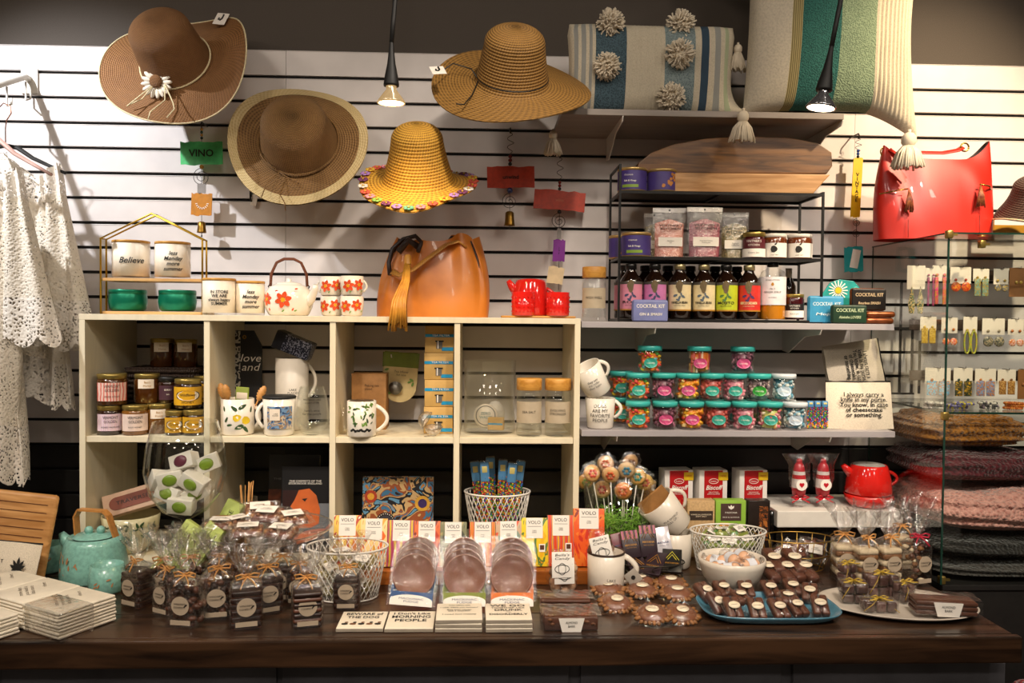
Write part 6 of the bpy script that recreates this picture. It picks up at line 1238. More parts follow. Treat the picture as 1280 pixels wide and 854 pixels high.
b_.tube([(w*.30, -.0188, h*.48), (w*.29, -.0188, h*.36)], .001, 4).build('leaf_print', INK, t); txt('GREAT', .012, t, (w*.02, -.0188, h*.62), INK); txt('dispensance', .013, t, (w*.04, -.0188, h*.22), INK, shear=.3)
# bowl with card, green soap boxes
CB = M('cream_bowl_glaze', '#cfc49a', .2, coat=.4); p = gp(170, 712); p = on(164, -.25, ZC+BT+.002); k = 1/S(-.25); t = thing('soup_bowl', 'cream bowl printed with dark green herbs behind the teal teapot', 'bowl', p); r = 34*k
MB().lathe([(0, 0), (r*.45, 0), (r*.5, .006), (r*.8, .03), (r*.95, .07), (r, .105), (r*.96, .105), (r*.9, .068), (r*.45, .012), (0, .010)], 36).build('bowl', CB, t)
b_ = MB()
for i in range(40): z = rr.uniform(.035, .09); leaf(b_, r*(.82+.16*(z-.03)/.06)+.0015, rr.uniform(-75, 75), z, rr.uniform(.010, .02), rr.uniform(0, 180), 0, .4)
b_.build('herb_print', DGR, t)
t = thing('soap_card', 'long beige boxed bar with brown oval panel lying across the bowl', 'box', p+Vector((.02, -.01, .116)), R=tilt(RX(-20), RY(-17))); MB().rbox((0, 0, .032), (.165, .03, .062), .002).build('box', M('pinkish_beige_card', '#c9a68c', .55), t)
MB().prism([(-.045+.02*cos(rad(a)), .032+.018*sin(rad(a))) for a in range(90, 271, 20)]+[(.045+.02*cos(rad(a)), .032+.018*sin(rad(a))) for a in range(-90, 91, 20)], -.0165, -.0155).build('brown_panel', M('chestnut_print', '#7a3c28', .5), t); txt('TRAVERSE', .015, t, (0, -.0172, .032), INK, .09)
SG_ = M('pale_lime_carton', '#b4c468', .55, var=.04)
for i, (px, py, yy, dz, an) in enumerate(((196, 700, -.565, .0, 34), (222, 700, -.565, .004, 36), (266, 690, -.385, .006, 25))):
    p = on(px-14, yy, ZK+.004); t = thing('soap_box', ('pale green boxed soap leaning left, in front of the bowl', 'pale green boxed soap right behind the front one', 'pale green boxed soap nearest the wine glass stem')[i], 'box', p, R=tilt(RX(-12), RY(an))); MB().rbox((0, 0, .098), (.046, .028, .196), .001).build('carton', SG_, t)
    txt('TRAVERSE', .016, t, (.002, -.0146, .125), INK, .095, T=RY(-90)); MB().box((0, -.0143, .036), (.045, .0005, .002)).build('stripe', INK, t)
# giant wine glass with wrapped soaps
YG_ = -.47; p = on(232, YG_, ZK); k = 1/S(YG_); zb0 = W(232, 650, YG_).z-ZK; zt0 = W(232, 527, YG_).z-ZK; hB = zt0-zb0; R_ = 49*k
prof = [(0, .003), (.052, .001), (.053, .003), (.012, .008), (.006, .03), (.006, zb0-.01), (.011, zb0+.002), (R_*.55, zb0+hB*.10), (R_*.88, zb0+hB*.28), (R_, zb0+hB*.50), (R_*.95, zb0+hB*.72), (R_*.78, zb0+hB), (R_*.77, zb0+hB), (R_*.94, zb0+hB*.72), (R_*.985, zb0+hB*.50), (R_*.865, zb0+hB*.28), (R_*.54, zb0+hB*.115), (0, zb0+.010)]
t = thing('wine_glass', 'giant wine glass filled with wrapped white soaps', 'glass', p); MB().lathe(prof, 40).build('glass', GLASS, t)
CG, CP = M('lime_green_seal', '#7d9a2c', .35), M('plum_seal', '#6a2c40', .35); sb = MB().rbox((0, 0, 0), (.062, .042, .040), .002).mesh('wrapper', [M('white_wrapper', '#e8e2d6', .5, var=.02)]); sd = MB().ball((0, 0, 0), .0165, 14, sq=(1.1, .35, .9))
for i, (x, y, z, rx_, ry_, rz_, c, lb) in enumerate([(.026, 0, .34, 20, -30, 10, CG, 'lying deep at the right'), (-.034, -.01, .32, -10, 20, -15, CG, 'low at the left'), (.0, -.025, .22, 10, 5, 0, CG, 'at the very bottom'), (-.032, -.012, .47, 5, -12, 10, CG, 'left of centre, green seal forward'), (.028, -.018, .44, 10, 32, -10, CG, 'right of centre, green seal forward'), (-.060, .01, .43, 30, 12, 30, CP, 'at far left'), (.048, .02, .60, -5, -22, 12, CG, 'top right'), (-.002, .0, .63, -15, -20, -12, CP, 'top, plum seal')]):
    q = thing('wrapped_soap', 'white wrapped soap in the giant glass, '+lb, 'soap', p+Vector((x, y, zb0+hB*z-.01)), R=tilt(RZ(rz_), RX(rx_), RY(ry_))); O('wrapper', sb, q); sd.build('seal', c, q, loc=(0, -.021, 0))
# glass with matches, books and art box in the lower cells
p = on(308, -.27, ZC+BT+.0015); k = 1/S(-.27); zr = .0
t = thing('match_glass', 'small clear glass holding orange-tipped matchsticks in the lower second cell', 'glass', p); hh = W(308, 622, -.27).z-p.z; MB().lathe([(0, .002), (.026, .002), (.03, hh), (.029, hh), (.025, .006), (0, .006)], 24).build('glass', GLASS, t)
for i in range(9): MB().tube([(rr.uniform(-.008, .008), rr.uniform(-.008, .008), .008), (rr.uniform(-.03, .025), rr.uniform(-.02, .02), hh+.04+rr.uniform(-.01, .01))], .0016, 5).build('matchstick', RAF, t)
def cover(label, x0, x1, y0, y1, Y, m, th=.014, lean=-8, name='book', cat='book', zfix=None):
    k = 1/S(Y); z0 = ZC+BT+.0032 if zfix is None else zfix; p = on((x0+x1)/2, Y, z0); ztop = W(x0, y0, Y).z; w, h = (x1-x0)*k, ztop-z0; t = thing(name, label, cat, p, R=tilt(RX(lean)))
    MB().box((0, 0, h/2), (w-.002, th-.003, h-.004)).build('pages', WHITE, t); MB().box((0, -th/2+.0008, h/2), (w, .0016, h)).box((0, th/2-.0008, h/2), (w, .0016, h)).box((-w/2+.0008, 0, h/2), (.0016, th, h)).build('cover', m, t); return t, w, h
BK = M('black_book_cover', '#121113', .35)
t, w, h = cover('dark book standing behind in the lower second cell', 334, 397, 570, 640, -.15, BK); MB().box((0, -.0078, h*.35), (w*.98, .0006, h*.5)).build('brown_photograph', ramp('brown_portrait', ['#2a1610', '#5a2a18', '#7a3a20', '#1c120e'], 'noise', 9, .4, const=False), t); txt('THE GOLDEN FEAST', .008, t, (0, -.0085, h*.72), M('grey_lettering', '#7a7674', .5), w*.8)
t, w, h = cover('black-topped book with an orange face in profile, lower second cell', 350, 413, 585, 668, -.27, BK)
fx = lambda px, py: ((px-381.5)/S(-.27), h*(1-(py-585)/98.))
MB().box((0, -.0078, h*.36), (w*.98, .0006, h*.42)).build('grey_background', M('grey_blue_print', '#6f7276', .4), t)
MB().prism([fx(*q) for q in ((372, 612), (385, 610), (394, 618), (399, 634), (398, 650), (388, 655), (372, 655), (368, 647), (371, 643), (366, 640), (368, 636), (362, 631), (367, 623))][::-1], -.0088, -.0082).build('face_profile', M('burnt_orange_print', '#c8622a', .4), t)
MB().prism([fx(*q) for q in ((352, 612), (372, 612), (367, 623), (362, 631), (366, 640), (371, 648), (371, 655), (352, 655))][::-1], -.0086, -.0081).build('dark_background', M('dark_red_print', '#2c1210', .4), t)
MB().prism([fx(*q) for q in ((376, 622), (383, 621), (380, 625))][::-1], -.0095, -.0089).build('eye', INK, t)
txt("THE CHEMIST'S OF THE\nSTORYBOOK ENDLAND", .0075, t, (-.004, -.0085, fx(0, 603)[1]), WHITE, w*.66, lead=.9); txt('ALP', .012, t, (w*.1, -.0085, fx(0, 661)[1]), WHITE, w*.6)
t, w, h = cover('square picture box with blue, black and rainbow beadwork art in the lower third cell', 453, 541, 597, 662, -.20, ramp('beadwork_art', ['#2a1c18', '#3a6a8a', '#8a4a28', '#b89a6a', '#1c1c20', '#5a8aa8', '#a8702c'], 'noise', 16, .4), .03, -5, 'picture_box', 'box')
for (cx, cz, r0, c) in ((.33, .35, .028, '#17171b'), (.33, .35, .020, '#3a3a42'), (.33, .35, .012, '#121216'), (.12, .72, .018, '#a8402a'), (.12, .72, .010, '#d8a03a'), (.85, .62, .022, '#c8983a'), (.85, .62, .013, '#3a2a5a')):
    disc(MB(), r0, ((cx-.5)*w, -.0155-.0003*(30-r0*1000)*.1, cz*h), 20).build('bead_circle', M('beads_'+c[1:], c, .35, kind='voro', scale=300), t)
b_ = MB()
for i in range(24): a = 2*pi*i/24; b_.ball(((.33-.5)*w+.024*cos(a), -.0185, .35*h+.024*sin(a)), .0016, 5)
b_.build('white_beads', WHITE, t)
for j, c in enumerate(('#d8502a', '#e8a02a', '#c8c82a', '#3a9a4a', '#2a6ab0', '#6a3a9a')):
    MB().prism([(.30*w-.004*j, .02*h), (.30*w-.004*j-.004, .02*h), (.47*w-.003*j-.004, .42*h-.02*j*h), (.47*w-.003*j, .42*h-.02*j*h)][::-1], -.0165, -.0158).build('rainbow_band', M('rainbow_'+c[1:], c, .4), t)
# ---- wire baskets
def wire_basket(label, p, r0, r1, h, mat, name='wire_basket', n=34, sy=.75, wr=.0011, rim=.0026, solid=False):
    t = thing(name, label, 'basket', p); R = lambda z: r0+(r1-r0)*z/h
    b_ = MB()
    for i in range(n):
        for s in (-1, 1):
            b_.tube([(R(z)*cos(2*pi*i/n+s*z/h*.8), sy*R(z)*sin(2*pi*i/n+s*z/h*.8), z+.002) for z in [h*j/6 for j in range(7)]], wr, 4)
    q = b_.build('woven_wires', mat, t); q['kind'] = 'stuff'
    MB().tube([(r1*cos(2*pi*i/48), sy*r1*sin(2*pi*i/48), h+.002) for i in range(48)], rim, 8, True).build('rim', mat, t)
    b_ = MB().tube([(r0*cos(2*pi*i/40), sy*r0*sin(2*pi*i/40), .002) for i in range(40)], .002, 6, True)
    for i in range(-4, 5): x = r0*i/5; y = sy*r0*math.sqrt(1-(i/5)**2); b_.tube([(x, -y, .0022), (x, y, .0022)], wr, 4)
    b_.build('base_ring', mat, t); return t
WW = M('white_coated_wire', '#e2ddd4', .35, var=.01)
def sweet_pack(label, p, R, w, d, h, cols_, lbl=True, g=None, name='wrapped_sweet', scale_=130):
    t = thing(name, label, 'sweets', p, 0, g, R=R); key = ('sp', w, d, tuple(cols_))
    if key not in cm_:
        rr2 = random.Random(len(cm_)); b_ = MB(); mm = [M('sweet_'+c[1:], c, .5) for c in cols_]
        for i in range(26): T = TR(rr2.uniform(-.4, .4)*w, rr2.uniform(-.4, .4)*d, rr2.uniform(.3, .8)*h) @ RX(rr2.uniform(0, 180)) @ RY(rr2.uniform(0, 180)); b_.ball((0, 0, 0), min(w, d)*.13, 6, rr2.randrange(len(mm)), T, (1.2, .8, .7))
        b_.rbox((0, 0, h*.45), (w*.85, d*.85, h*.6), .004, 0)
        cm_[key] = (b_.mesh('contents', mm), MB().grid(lambda u, v: ((2*u-1)*w*.62, (2*v-1)*d*.62, h*.5+h*.6*max(0, (1-abs(2*u-1)**3)*(1-abs(2*v-1)**3))+.002*sin(u*20)*sin(v*17)), 22, 18).grid(lambda u, v: ((1-2*u)*w*.62, (2*v-1)*d*.62, h*.5-h*.5*max(0, (1-abs(2*u-1)**3)*(1-abs(2*v-1)**3))+.002*sin((1-u)*20)*sin(v*17)), 22, 18).mesh('cellophane', [FILM]))
    a, b__ = cm_[key]; O('contents', a, t); O('cellophane', b__, t)
    if lbl: o = MB().rbox((0, 0, h*1.12), (w*.62, d*.5, .0012), .0004).build('white_label', WHITE, t); txt('SWEET\nCLUSTERS', .005, o, (0, 0, h*1.12+.001), INK, w*.4, flat=True)
    return t
# left basket (on counter)
p = gp(434, 745); k = 1/sk(p); wire_basket('white wire basket of wrapped clusters, left of the chocolate rounds', p, 38*k, 50*k, 62*k, WW)
CC = ['#8a7a3c', '#c8b45a', '#5a3a24', '#b8a48a']
for i, (x, y, z, a, b__) in enumerate(((-.035, 0, .012, 20, 5), (.03, .01, .014, -25, -8), (.0, -.02, .05, 5, 30), (-.02, .02, .085, 35, -15), (.045, -.01, .08, -30, 12), (-.05, -.01, .06, 60, 20))):
    sweet_pack('cellophane pack of nut clusters in the left white wire basket, '+('bottom left', 'bottom right', 'middle front', 'top with big white label', 'top right', 'middle left')[i], p+Vector((x, y, z)), tilt(RZ(a), RX(b__+20)), .07, .05, .022, CC)
# candy tube basket in the fourth lower cell
p = on(621, -.235, ZC+BT+.0025); k = 1/S(-.235); hb = W(617, 615, -.235).z-p.z; wire_basket('white wire basket of sweets tubes in the lower right cell', p, 29*k, 41*k, hb, WW, sy=.8)
for i, (px, y0, an, yo) in enumerate(((592, 576, -6, .01), (604, 573, -2, -.02), (612, 572, 2, .025), (628, 573, 1, 0.0), (640, 576, 6, -.015), (651, 574, 9, .01))):
    zt_ = W(px, y0, -.235).z; z0 = p.z+.012; ht = (zt_-z0); x_ = on(px, -.235, z0).x; bx = p.x+(x_-p.x)*.55
    tube_pack('sweets tube standing in the white basket, '+('first', 'second', 'third', 'fourth', 'fifth', 'sixth')[i]+' from the left', Vector((bx, -.235+yo, z0)), .027, round(ht-.002*(i % 2), 3), tilt(RY(math.degrees(math.atan2(x_-bx, ht)))))
rr = random.Random(11)
# ---- wooden rack with chocolate bars in printed sleeves
xa, xb = on(424, -.47, ZK).x, on(752, -.47, ZK).x; t = thing('wooden_rack', 'low orange wood rack holding the row of printed chocolate bars', 'rack', ((xa+xb)/2, -.47, ZK)); OWR = M('warm_pine', '#b86a24', .45, kind='wood', scale=6, col2='#8a4712')
MB().box((0, 0, .018), (xb-xa, .07, .036)).build('block', OWR, t, bev=.002); MB().box((0, .03, .055), (xb-xa, .010, .04)).build('back_rail', OWR, t)
VOL = [(433, 645, ['#d8782a', '#e8c05a', '#b8402a', '#f0e0c0']), (466, 649, ['#e06a28', '#f0d090', '#d8a03a', '#c83a2a']), (500, 651, ['#d8b02a', '#3a4a8a', '#e06a2a', '#a83a6a']), (533, 652, ['#b8402a', '#d86a3a', '#7a2a2a', '#e0a05a']), (566, 653, ['#4a4a3c', '#7a7a5a', '#a89a6a', '#2c3a3a']), (603, 653, ['#d86a2a', '#e8b02a', '#5a3a3a', '#c8402a']), (636, 652, ['#8a9a8a', '#c8a88a', '#d8502a', '#6a7a6a']), (668, 648, ['#e8b01c', '#e8c82a', '#5a7a3a', '#e09a1c']), (701, 645, ['#d8401c', '#e8702a', '#7a3a7a', '#e0a02a']), (736, 637, ['#c8301c', '#e0581c', '#e87a2a', '#8a2a1c'])]
for i, (px, yt, cs) in enumerate(VOL):
    Y = -.475; z0 = ZK+.0385; p = on(px, Y, z0); zt_ = W(px, yt, Y+.02).z; h = (zt_-z0)/cos(rad(12)); w = .070 if i < 9 else .082; nm_ = ['first', 'second', 'third', 'fourth', 'fifth', 'sixth', 'seventh', 'eighth', 'ninth', 'tenth'][i]
    t = thing('chocolate_bar', nm_+' printed chocolate bar from the left, '+['amber and cream', 'orange and cream', 'yellow, blue and orange', 'brick red', 'dark olive', 'orange and yellow', 'grey-green and coral', 'bright yellow', 'flame red and orange', 'deep red, tallest'][i]+' sleeve', 'chocolate', p, R=tilt(RX(-12), RY(rr.uniform(-1.2, 1.2))))
    MB().rbox((0, 0, h/2), (w, .012, h), .001).build('printed_sleeve', ramp('sleeve_art_%s' % '_'.join(c[1:] for c in cs), cs, 'wavex' if i % 3 == 2 else 'noise', 22 if i % 3 == 2 else 28, .4, (1, 1, .5)), t)
    o = MB().box((0, -.0065, h-.026), (w*.62, .0008, .052)).build('white_label', WHITE, t); txt('VOLO', .0125, o, (0, -.0074, h-.012), INK, w*.46); MB().box((0, -.0070, h-.022), (w*.5, .0004, .0008)).build('rule', INK, o); txt('CHILI\nDARK', .0045, o, (0, -.0074, h-.035), INK)
    if i in (7, 8): MB().box((w*.28, -.0068, h*.38), (.016, .0006, .020)).build('white_stamp', WHITE, t); MB().box((w*.28, -.0074, h*.39), (.011, .0004, .012)).build('brown_stamp_picture', CHM, t)
# ---- chocolate rounds in film
CHR = M('chocolate_round', '#7a4c34', .4, var=.05, scale=20, coat=.15)
def round_pack(label, p, R, bandm, g, front):
    t = thing('chocolate_round', label, 'chocolate', p, 0, g, R=R); r = .050
    MB().lathe([(0, -.004), (r, -.004), (r+.001, 0), (r, .003), (r*.95, .003), (r*.94, .0015), (0, .0015)], 40, T=TR(0, 0, r+.02) @ RX(90)).build('chocolate_disc', CHR, t)
    w = .116; MB().grid(lambda u, v: ((2*u-1)*w/2, -.0065-.0015*sin(u*17+v*5)*sin(v*11), .125*v), 20, 24).grid(lambda u, v: ((1-2*u)*w/2, .0065+.0015*sin(u*13)*sin(v*15), .125*v), 20, 24).build('clear_film', film_mat('tight_film', base=.012, rough=.10, crinkle=.9, scale=60), t)
    o = MB().box((0, -.0055, .016), (w*.86, .0012, .032)).build('band_card', bandm, t)
    b_ = MB(); n = 14; b_.prism([(-w*.43, 0.0002), (w*.43, .0002)]+[(w*.43*cos(pi*i/n), .012+.013*sin(pi*i/n)) for i in range(n+1)], -.0072, -.0062); b_.build('white_arch', WHITE, o)
    if front: txt('MACKINAC\nFUDGE', .0065, o, (0, -.0078, .0125), NVI, w*.5)
    return t
for px, py, m_, nm_ in ((514, 768, M('navy_band', '#1f4a80', .5), 'left'), (580, 771, M('olive_band', '#7f8a28', .5), 'middle'), (641, 771, M('orange_band', '#d8701c', .5), 'right')):
    base = gp(px, py-8 if nm_ == 'left' else py-10)
    for j in range(4):
        round_pack('film-wrapped chocolate round, '+('front', 'second', 'third', 'hindmost')[j]+' of the '+nm_+' pile', base+Vector((rr.uniform(-.002, .002), .0225*j, .0075*j+.004)), tilt(RX(-24), RY((5 if nm_ == 'left' else 0)+rr.uniform(-1, 1))), m_, 'film-wrapped chocolate rounds', j == 0)
# ---- coasters
STN = M('white_tile_coaster', '#eadfca', .4, var=.01); TEDG = M('tile_edge', '#a39786', .7, var=.05)
def coaster(label, p, rz, w, d, lines, g=None, n=0, dogs=False, z=0):
    t = thing('tile_coaster', label, 'coaster', p+Vector((0, 0, z)), rad(rz), g); MB().rbox((0, 0, .0045), (w, d, .009), .0012).build('tile', STN, t); MB().box((0, 0, .0038), (w+.0006, d+.0006, .0062)).build('tile_edge', TEDG, t)
    for s, sz, y, wd_ in lines: txt(s, sz, t, (0, y, .0095), INK, wd_, flat=True, bold=.0009 if wd_ > .05 else .0002)
    if dogs:
        b_ = MB(); r2 = random.Random(2)
        for i in range(5):
            x = -.036+.018*i; b_.ball((x, -.026, .0092), .007, 8, i % 2, None, (1.1, .9, .05)); b_.ball((x+.003, -.017, .0093), .0042, 8, (i+1) % 2, None, (1, 1, .08))
        b_.build('dog_drawings', [INK, M('brown_print', '#7a5236', .6)], t)
    return t
def quad(x0, x1, y0, y1): a, b__ = gp((x0+x1)/2, y1), gp((x0+x1)/2, y0); return (a+b__)/2, (x1-x0)/sk((a+b__)/2), (b__-a).length
c, w, d = quad(425, 482, 768, 792); coaster('tile coaster reading BEWARE of THE DOG lying flat', c, 0, w, w, [('BEWARE of', .020, .033, .082), ('THE DOG', .020, .013, .070)], dogs=True)
c, w, d = quad(484, 543, 768, 792); coaster("tile coaster reading I Don't Like MORNING PEOPLE lying flat", c, 0, w, w, [("I Don't Like", .017, .036, .082), ('MORNING', .021, .016, .086), ('PEOPLE', .021, -.006, .070)])
for px, nm_, ls in ((574, 'left', [('You often ask', .0075, .036, .05), ("I wish 'Have you known?'", .0075, .022, .085), ('But you never\nask I wander', .0075, .004, .055), ('I need hot money', .0075, -.020, .075)]), (635, 'right', [('WE GO', .018, .034, .08), ('TOGETHER LIKE', .008, .020, .075), ('DRUNK', .016, .006, .062), ('and', .005, -.006, .01), ('DISORDERLY', .014, -.020, .085)])):
    for j in range(3):
        p = gp(px, 780); coaster('tile coaster, '+('bottom', 'middle', 'top printed one')[j]+' of the '+nm_+' stack of three', p+Vector((0, 0, .0098*j)), rr.uniform(-1, 1), .101, .101, ls if j == 2 else [], 'stacked tile coasters', 0)
# ------------------------------------------------------------------ right half of the counter
# big mug with a bag of truffles, marshmallow bag
p = gp(757, 738); k = 1/sk(p); r, h = 35*k, 50*k
MUGI = M('stone_ivory_mug', '#ddd3c4', .3, var=.02, coat=.2)
r = 25.5*k; t = mug('large ivory mug with dark rim reading LAKE PLACID', p, r*.93, h, MUGI, taper=.96, hand=(.22, .90, .032), hr=.0055, rim=M('dark_brown_rim', '#3a2a22', .4)); txt('LAKE\nPLACID', .0098, t, (.014, 0, h*.34), INK, bend=r*.93+.001)
def truffle_bag(label, p, R, w, h, n, seed, tags=1, col=('#8a6450', '#a07c66', '#6a4636')):
    t = thing('truffle_bag', label, 'sweets', p, R=R); r2 = random.Random(seed); b_ = MB(); mm = [M('truffle_'+c[1:], c, .6, var=.1, scale=80) for c in col]
    for i in range(n): z = r2.uniform(.08, .62)*h; b_.ball((r2.uniform(-.34, .34)*w, r2.uniform(-.3, .3)*w*.7, z), .0135, 10, r2.randrange(3), None, (1, 1, .85))
    b_.build('truffles', mm, t)
    MB().grid(lambda u, v: ((w/2*(1-.45*max(0, v-.55)/.45)+.0015*sin(v*40))*cos(2*pi*u)*(1+.05*sin(9*2*pi*u)*(v > .5)), w*.38*(1-.9*max(0, v-.35)/.65)*sin(2*pi*u)*(1+.1*sin(7*2*pi*u)), h*v), 48, 26, cu=True).build('clear_bag', FILM, t)
    for j in range(tags):
        o = MB().rbox((0, 0, 0), (.050, .0012, .062), .0004).build('paper_tag', WHITE, t, T=TR((.0-.006*j), -w*.33-.004, h*(.58+.14*j)) @ RX(-8)); txt("Bella's\nCandy", .0085, o, (0, -.0012, .019), INK, .038, shear=.2)
        MB().tube([(.018*cos(2*pi*i/28), -.0013, -.010+.010*sin(2*pi*i/28)) for i in range(28)], .0008, 4, True).tube([(.009*cos(2*pi*i/20), -.0013, -.010+.014*sin(2*pi*i/20)) for i in range(20)], .0007, 4, True).build('oval_emblem', INK, o)
    return t
truffle_bag('bag of truffles with tilted white tag sitting in the big mug', p+Vector((0, 0, h*.50)), tilt(RY(-14)), .064, .110, 24, 1)
q = gp(702, 742); truffle_bag('bag of pale caramels with two white tags left of the big mug', q, tilt(RZ(6)), .078, .112, 26, 2, 2, ('#c9a884', '#8a6a54', '#b89070'))
# kraft tag by the mug handle
t = thing('gift_tag', 'small grey card tag with black dot hanging from the mug handle', 'tag', p+Vector((.066, -.018, .038)), R=tilt(RY(-38))); MB().rbox((0, 0, 0), (.034, .001, .036), .0004).build('card', M('grey_card', '#a39a8e', .6), t); disc(MB(), .0055, (0, -.001, 0)).build('dot', INK, t)
# almond bars and long packs
def bar_pack(label, p, rz, w, d, h, n, lab_=True, nuts=True, z=0):
    t = thing('chocolate_bar_pack', label, 'chocolate', p+Vector((0, 0, z)), rad(rz)); r2 = random.Random(int(w*1e4)+n)
    for i in range(n): MB().rbox((0, 0, h*(i+.5)/n), (w*.92, d*.9, h/n-.001), .002, 0, None, 1).build('chocolate_slab', CHM, t)
    if nuts:
        b_ = MB()
        for i in range(int(w*d*1900)): b_.ball((r2.uniform(-.43, .43)*w, r2.uniform(-.42, .42)*d, h), .0065, 7, 0, RZ(0), (1.2, .8, .6))
        for i in range(12): b_.ball((r2.uniform(-.43, .43)*w, -d*.45, h*r2.uniform(.2, .8)), .005, 6, 0, None, (1.2, .6, .8))
        b_.build('almonds', M('almond_brown', '#7a4a28', .45, var=.1), t)
    MB().grid(lambda u, v: ((2*u-1)*w/2*1.04, -d/2*1.05+d*1.08*v, h*1.06+.004+.0022*sin(u*23+v*6)*sin(v*9)), 34, 12).grid(lambda u, v: ((2*u-1)*w/2*1.04, -d*.5*1.05+.001*sin(u*31), .001+h*1.1*v), 34, 6).build('clear_wrap', FILM, t)
    if lab_: o = MB().prism([(-w*.16, 0), (w*.16, 0), (w*.22, h*.99), (-w*.22, h*.99)][::-1], -d/2*1.05-.003, -d/2*1.05-.002).build('front_label', WHITE, t); txt('ALMOND\nBARK', h*.26, o, (0, -d/2*1.05-.0036, h*.55), INK, w*.2)
    return t
c, w, d = quad(678, 744, 755, 786); bar_pack('almond bark pack with white trapezoid label at the counter edge', gp(712, 782), 0, .128, .07, .030, 1)
bar_pack('long ribbed cellophane pack lying behind the almond bark', gp(706, 764), -2, .125, .055, .034, 4, False, False)
# pecan turtles
def turtle(label, p, rz, s=1., tx=0):
    t = thing('pecan_turtle', label, 'chocolate', p, rad(rz), 'film-wrapped pecan turtles before the mug', R=(RZ(rz) @ RX(tx)).to_3x3()); 
    if 'tur' not in cm_:
        r2 = random.Random(5); b_ = MB()
        for i in range(22): a = 2*pi*i/22; q = r2.uniform(.85, 1.05); b_.ball((0, 0, 0), .0095, 7, 0, TR(.033*q*cos(a), .033*q*sin(a), .007+r2.uniform(0, .006)) @ RZ(math.degrees(a)) @ RX(r2.uniform(-30, 30)), (1.25, .6, .55))
        c_ = MB().lathe([(0, .004), (.030, .006), (.034, .012), (.031, .018), (.018, .0225), (0, .0235)], 24, sx=1, sy=.95)
        f_ = MB().grid(lambda u, v: ((2*u-1)*.044, (2*v-1)*.044, .004+.025*max(0, 1-((2*u-1)**2+(2*v-1)**2)**1.1)+.002*sin(u*19+3)*sin(v*23)), 24, 24)
        cm_['tur'] = (b_.mesh('pecans', [NUT]), c_.mesh('chocolate_top', [CHR]), f_.mesh('cellophane', [film_mat('tight_film')]), MB().lathe([(0, .0265), (.0125, .0262), (.0125, .0255)], 20, sx=1.15, sy=.9).mesh('oval_sticker', [OL]))
    a, b__, c_, d_ = cm_['tur']; O('pecans', a, t); O('chocolate_top', b__, t); O('cellophane', c_, t); o = O('oval_sticker', d_, t); txt('WINDRIFT', .0036, o, (0, 0, .0272), INK, .018, flat=True); t.scale = (s, s, s); return t
TS = 1.04
TU = [(770, 768, 10, 'front left beside the almond bark'), (815, 784, -12, 'front middle at the counter edge'), (851, 782, 20, 'front right before the blue tray'), (760, 752, -20, 'middle row left under the big mug'), (802, 752, 8, 'middle row centre'), (846, 758, 14, 'middle row right'), (800, 740, -6, 'back row beside the mug handle'), (838, 745, 16, 'back row right')]
for i, (px, py, rz, nm_) in enumerate(TU): turtle('film-wrapped pecan turtle with cream oval sticker, '+nm_, gp(px, py-8)+Vector((0, 0, .001+.004*(i % 2))), rz, TS, 16 if i < 3 else 8)
# blue tray with brownies
BLT = M('blue_melamine_tray', '#4f8399', .25, var=.05, scale=50, coat=.3); pc = gp(959, 766); t = thing('serving_tray', 'rounded blue tray holding film-wrapped brownies', 'tray', pc, rad(-1)); 
wT, dT = .315, .178
def troll(q, z):
    n = 48; out = []
    for i in range(n): a = 2*pi*i/n; c, s = cos(a), sin(a); e = .55; out.append((q*wT/2*(abs(c)**e)*(1 if c > 0 else -1), q*dT/2*(abs(s)**e)*(1 if s > 0 else -1), z))
    return out
b_ = MB(); rings = [(.02, .004), (.84, .004), (.93, .010), (1.0, .018), (1.02, .020), (1.0, .015), (.93, .006), (.84, 0), (.02, 0)]; vs = []
for q, z in rings: vs += troll(q, z)
b_.add(vs, [(l*48+i, l*48+(i+1) % 48, (l+1)*48+(i+1) % 48, (l+1)*48+i) for l in range(len(rings)-1) for i in range(48)]+[tuple(range(48)), tuple(range(8*48+47, 8*48-1, -1))], 0, True); b_.build('tray', BLT, t)
for p_ in t.children: pass
def brownie(label, p, R, s=1., g=None, L=.062, nb=2, wch=.042):
    t = thing('wrapped_brownie', label, 'chocolate', p, 0, g, R=R); key = ('br', L, nb)
    if key not in cm_:
        b_ = MB(); w1 = wch/nb
        for i in range(nb): b_.rbox((-wch/2+w1*(i+.5), 0, .010), (w1-.002, L, .019), .005, 0)
        f_ = MB().grid(lambda u, v: ((2*u-1)*wch*.62, (2*v-1)*L*.60, .004+.019*max(0, 1-abs(2*u-1)**5)*max(0, 1-abs(2*v-1)**5)+.0016*sin(u*22)*sin(v*26)), 20, 26)
        cm_[key] = (b_.mesh('brownie_sticks', [CHM]), f_.mesh('cellophane', [film_mat('tight_film')]), MB().lathe([(0, .0262), (.0115, .0258), (.0115, .0248)], 20, sx=1.25, sy=.9).mesh('oval_sticker', [OL]))
    a, b__, c_ = cm_[key]; O('brownie_sticks', a, t); O('cellophane', b__, t); o = O('oval_sticker', c_, t); txt('WINDRIFT', .0036, o, (0, 0, .0268), INK, .018, flat=True); t.scale = (s, s, s); return t
BR = [(915, 775, 4, 34), (945, 776, -3, 34), (972, 776, 8, 30), (994, 774, 14, 24), (1024, 772, -10, 30), (894, 768, 24, 40), (880, 755, 30, 30), (903, 752, 12, 20), (932, 752, -6, 22), (962, 752, 4, 22), (990, 750, 0, 20), (1012, 756, -20, 26), (925, 762, 14, 12), (985, 763, -14, 12)]
nm_ = ['front row, first from left', 'front row, second', 'front row, third', 'front row, fourth', 'front row, right end', 'left end turned outward', 'far left at the back', 'back row, second from left', 'back row, third from left', 'back row, fourth from left', 'back row, fifth from left', 'right rear corner', 'laid over the front left pair', 'laid over the front right pair']
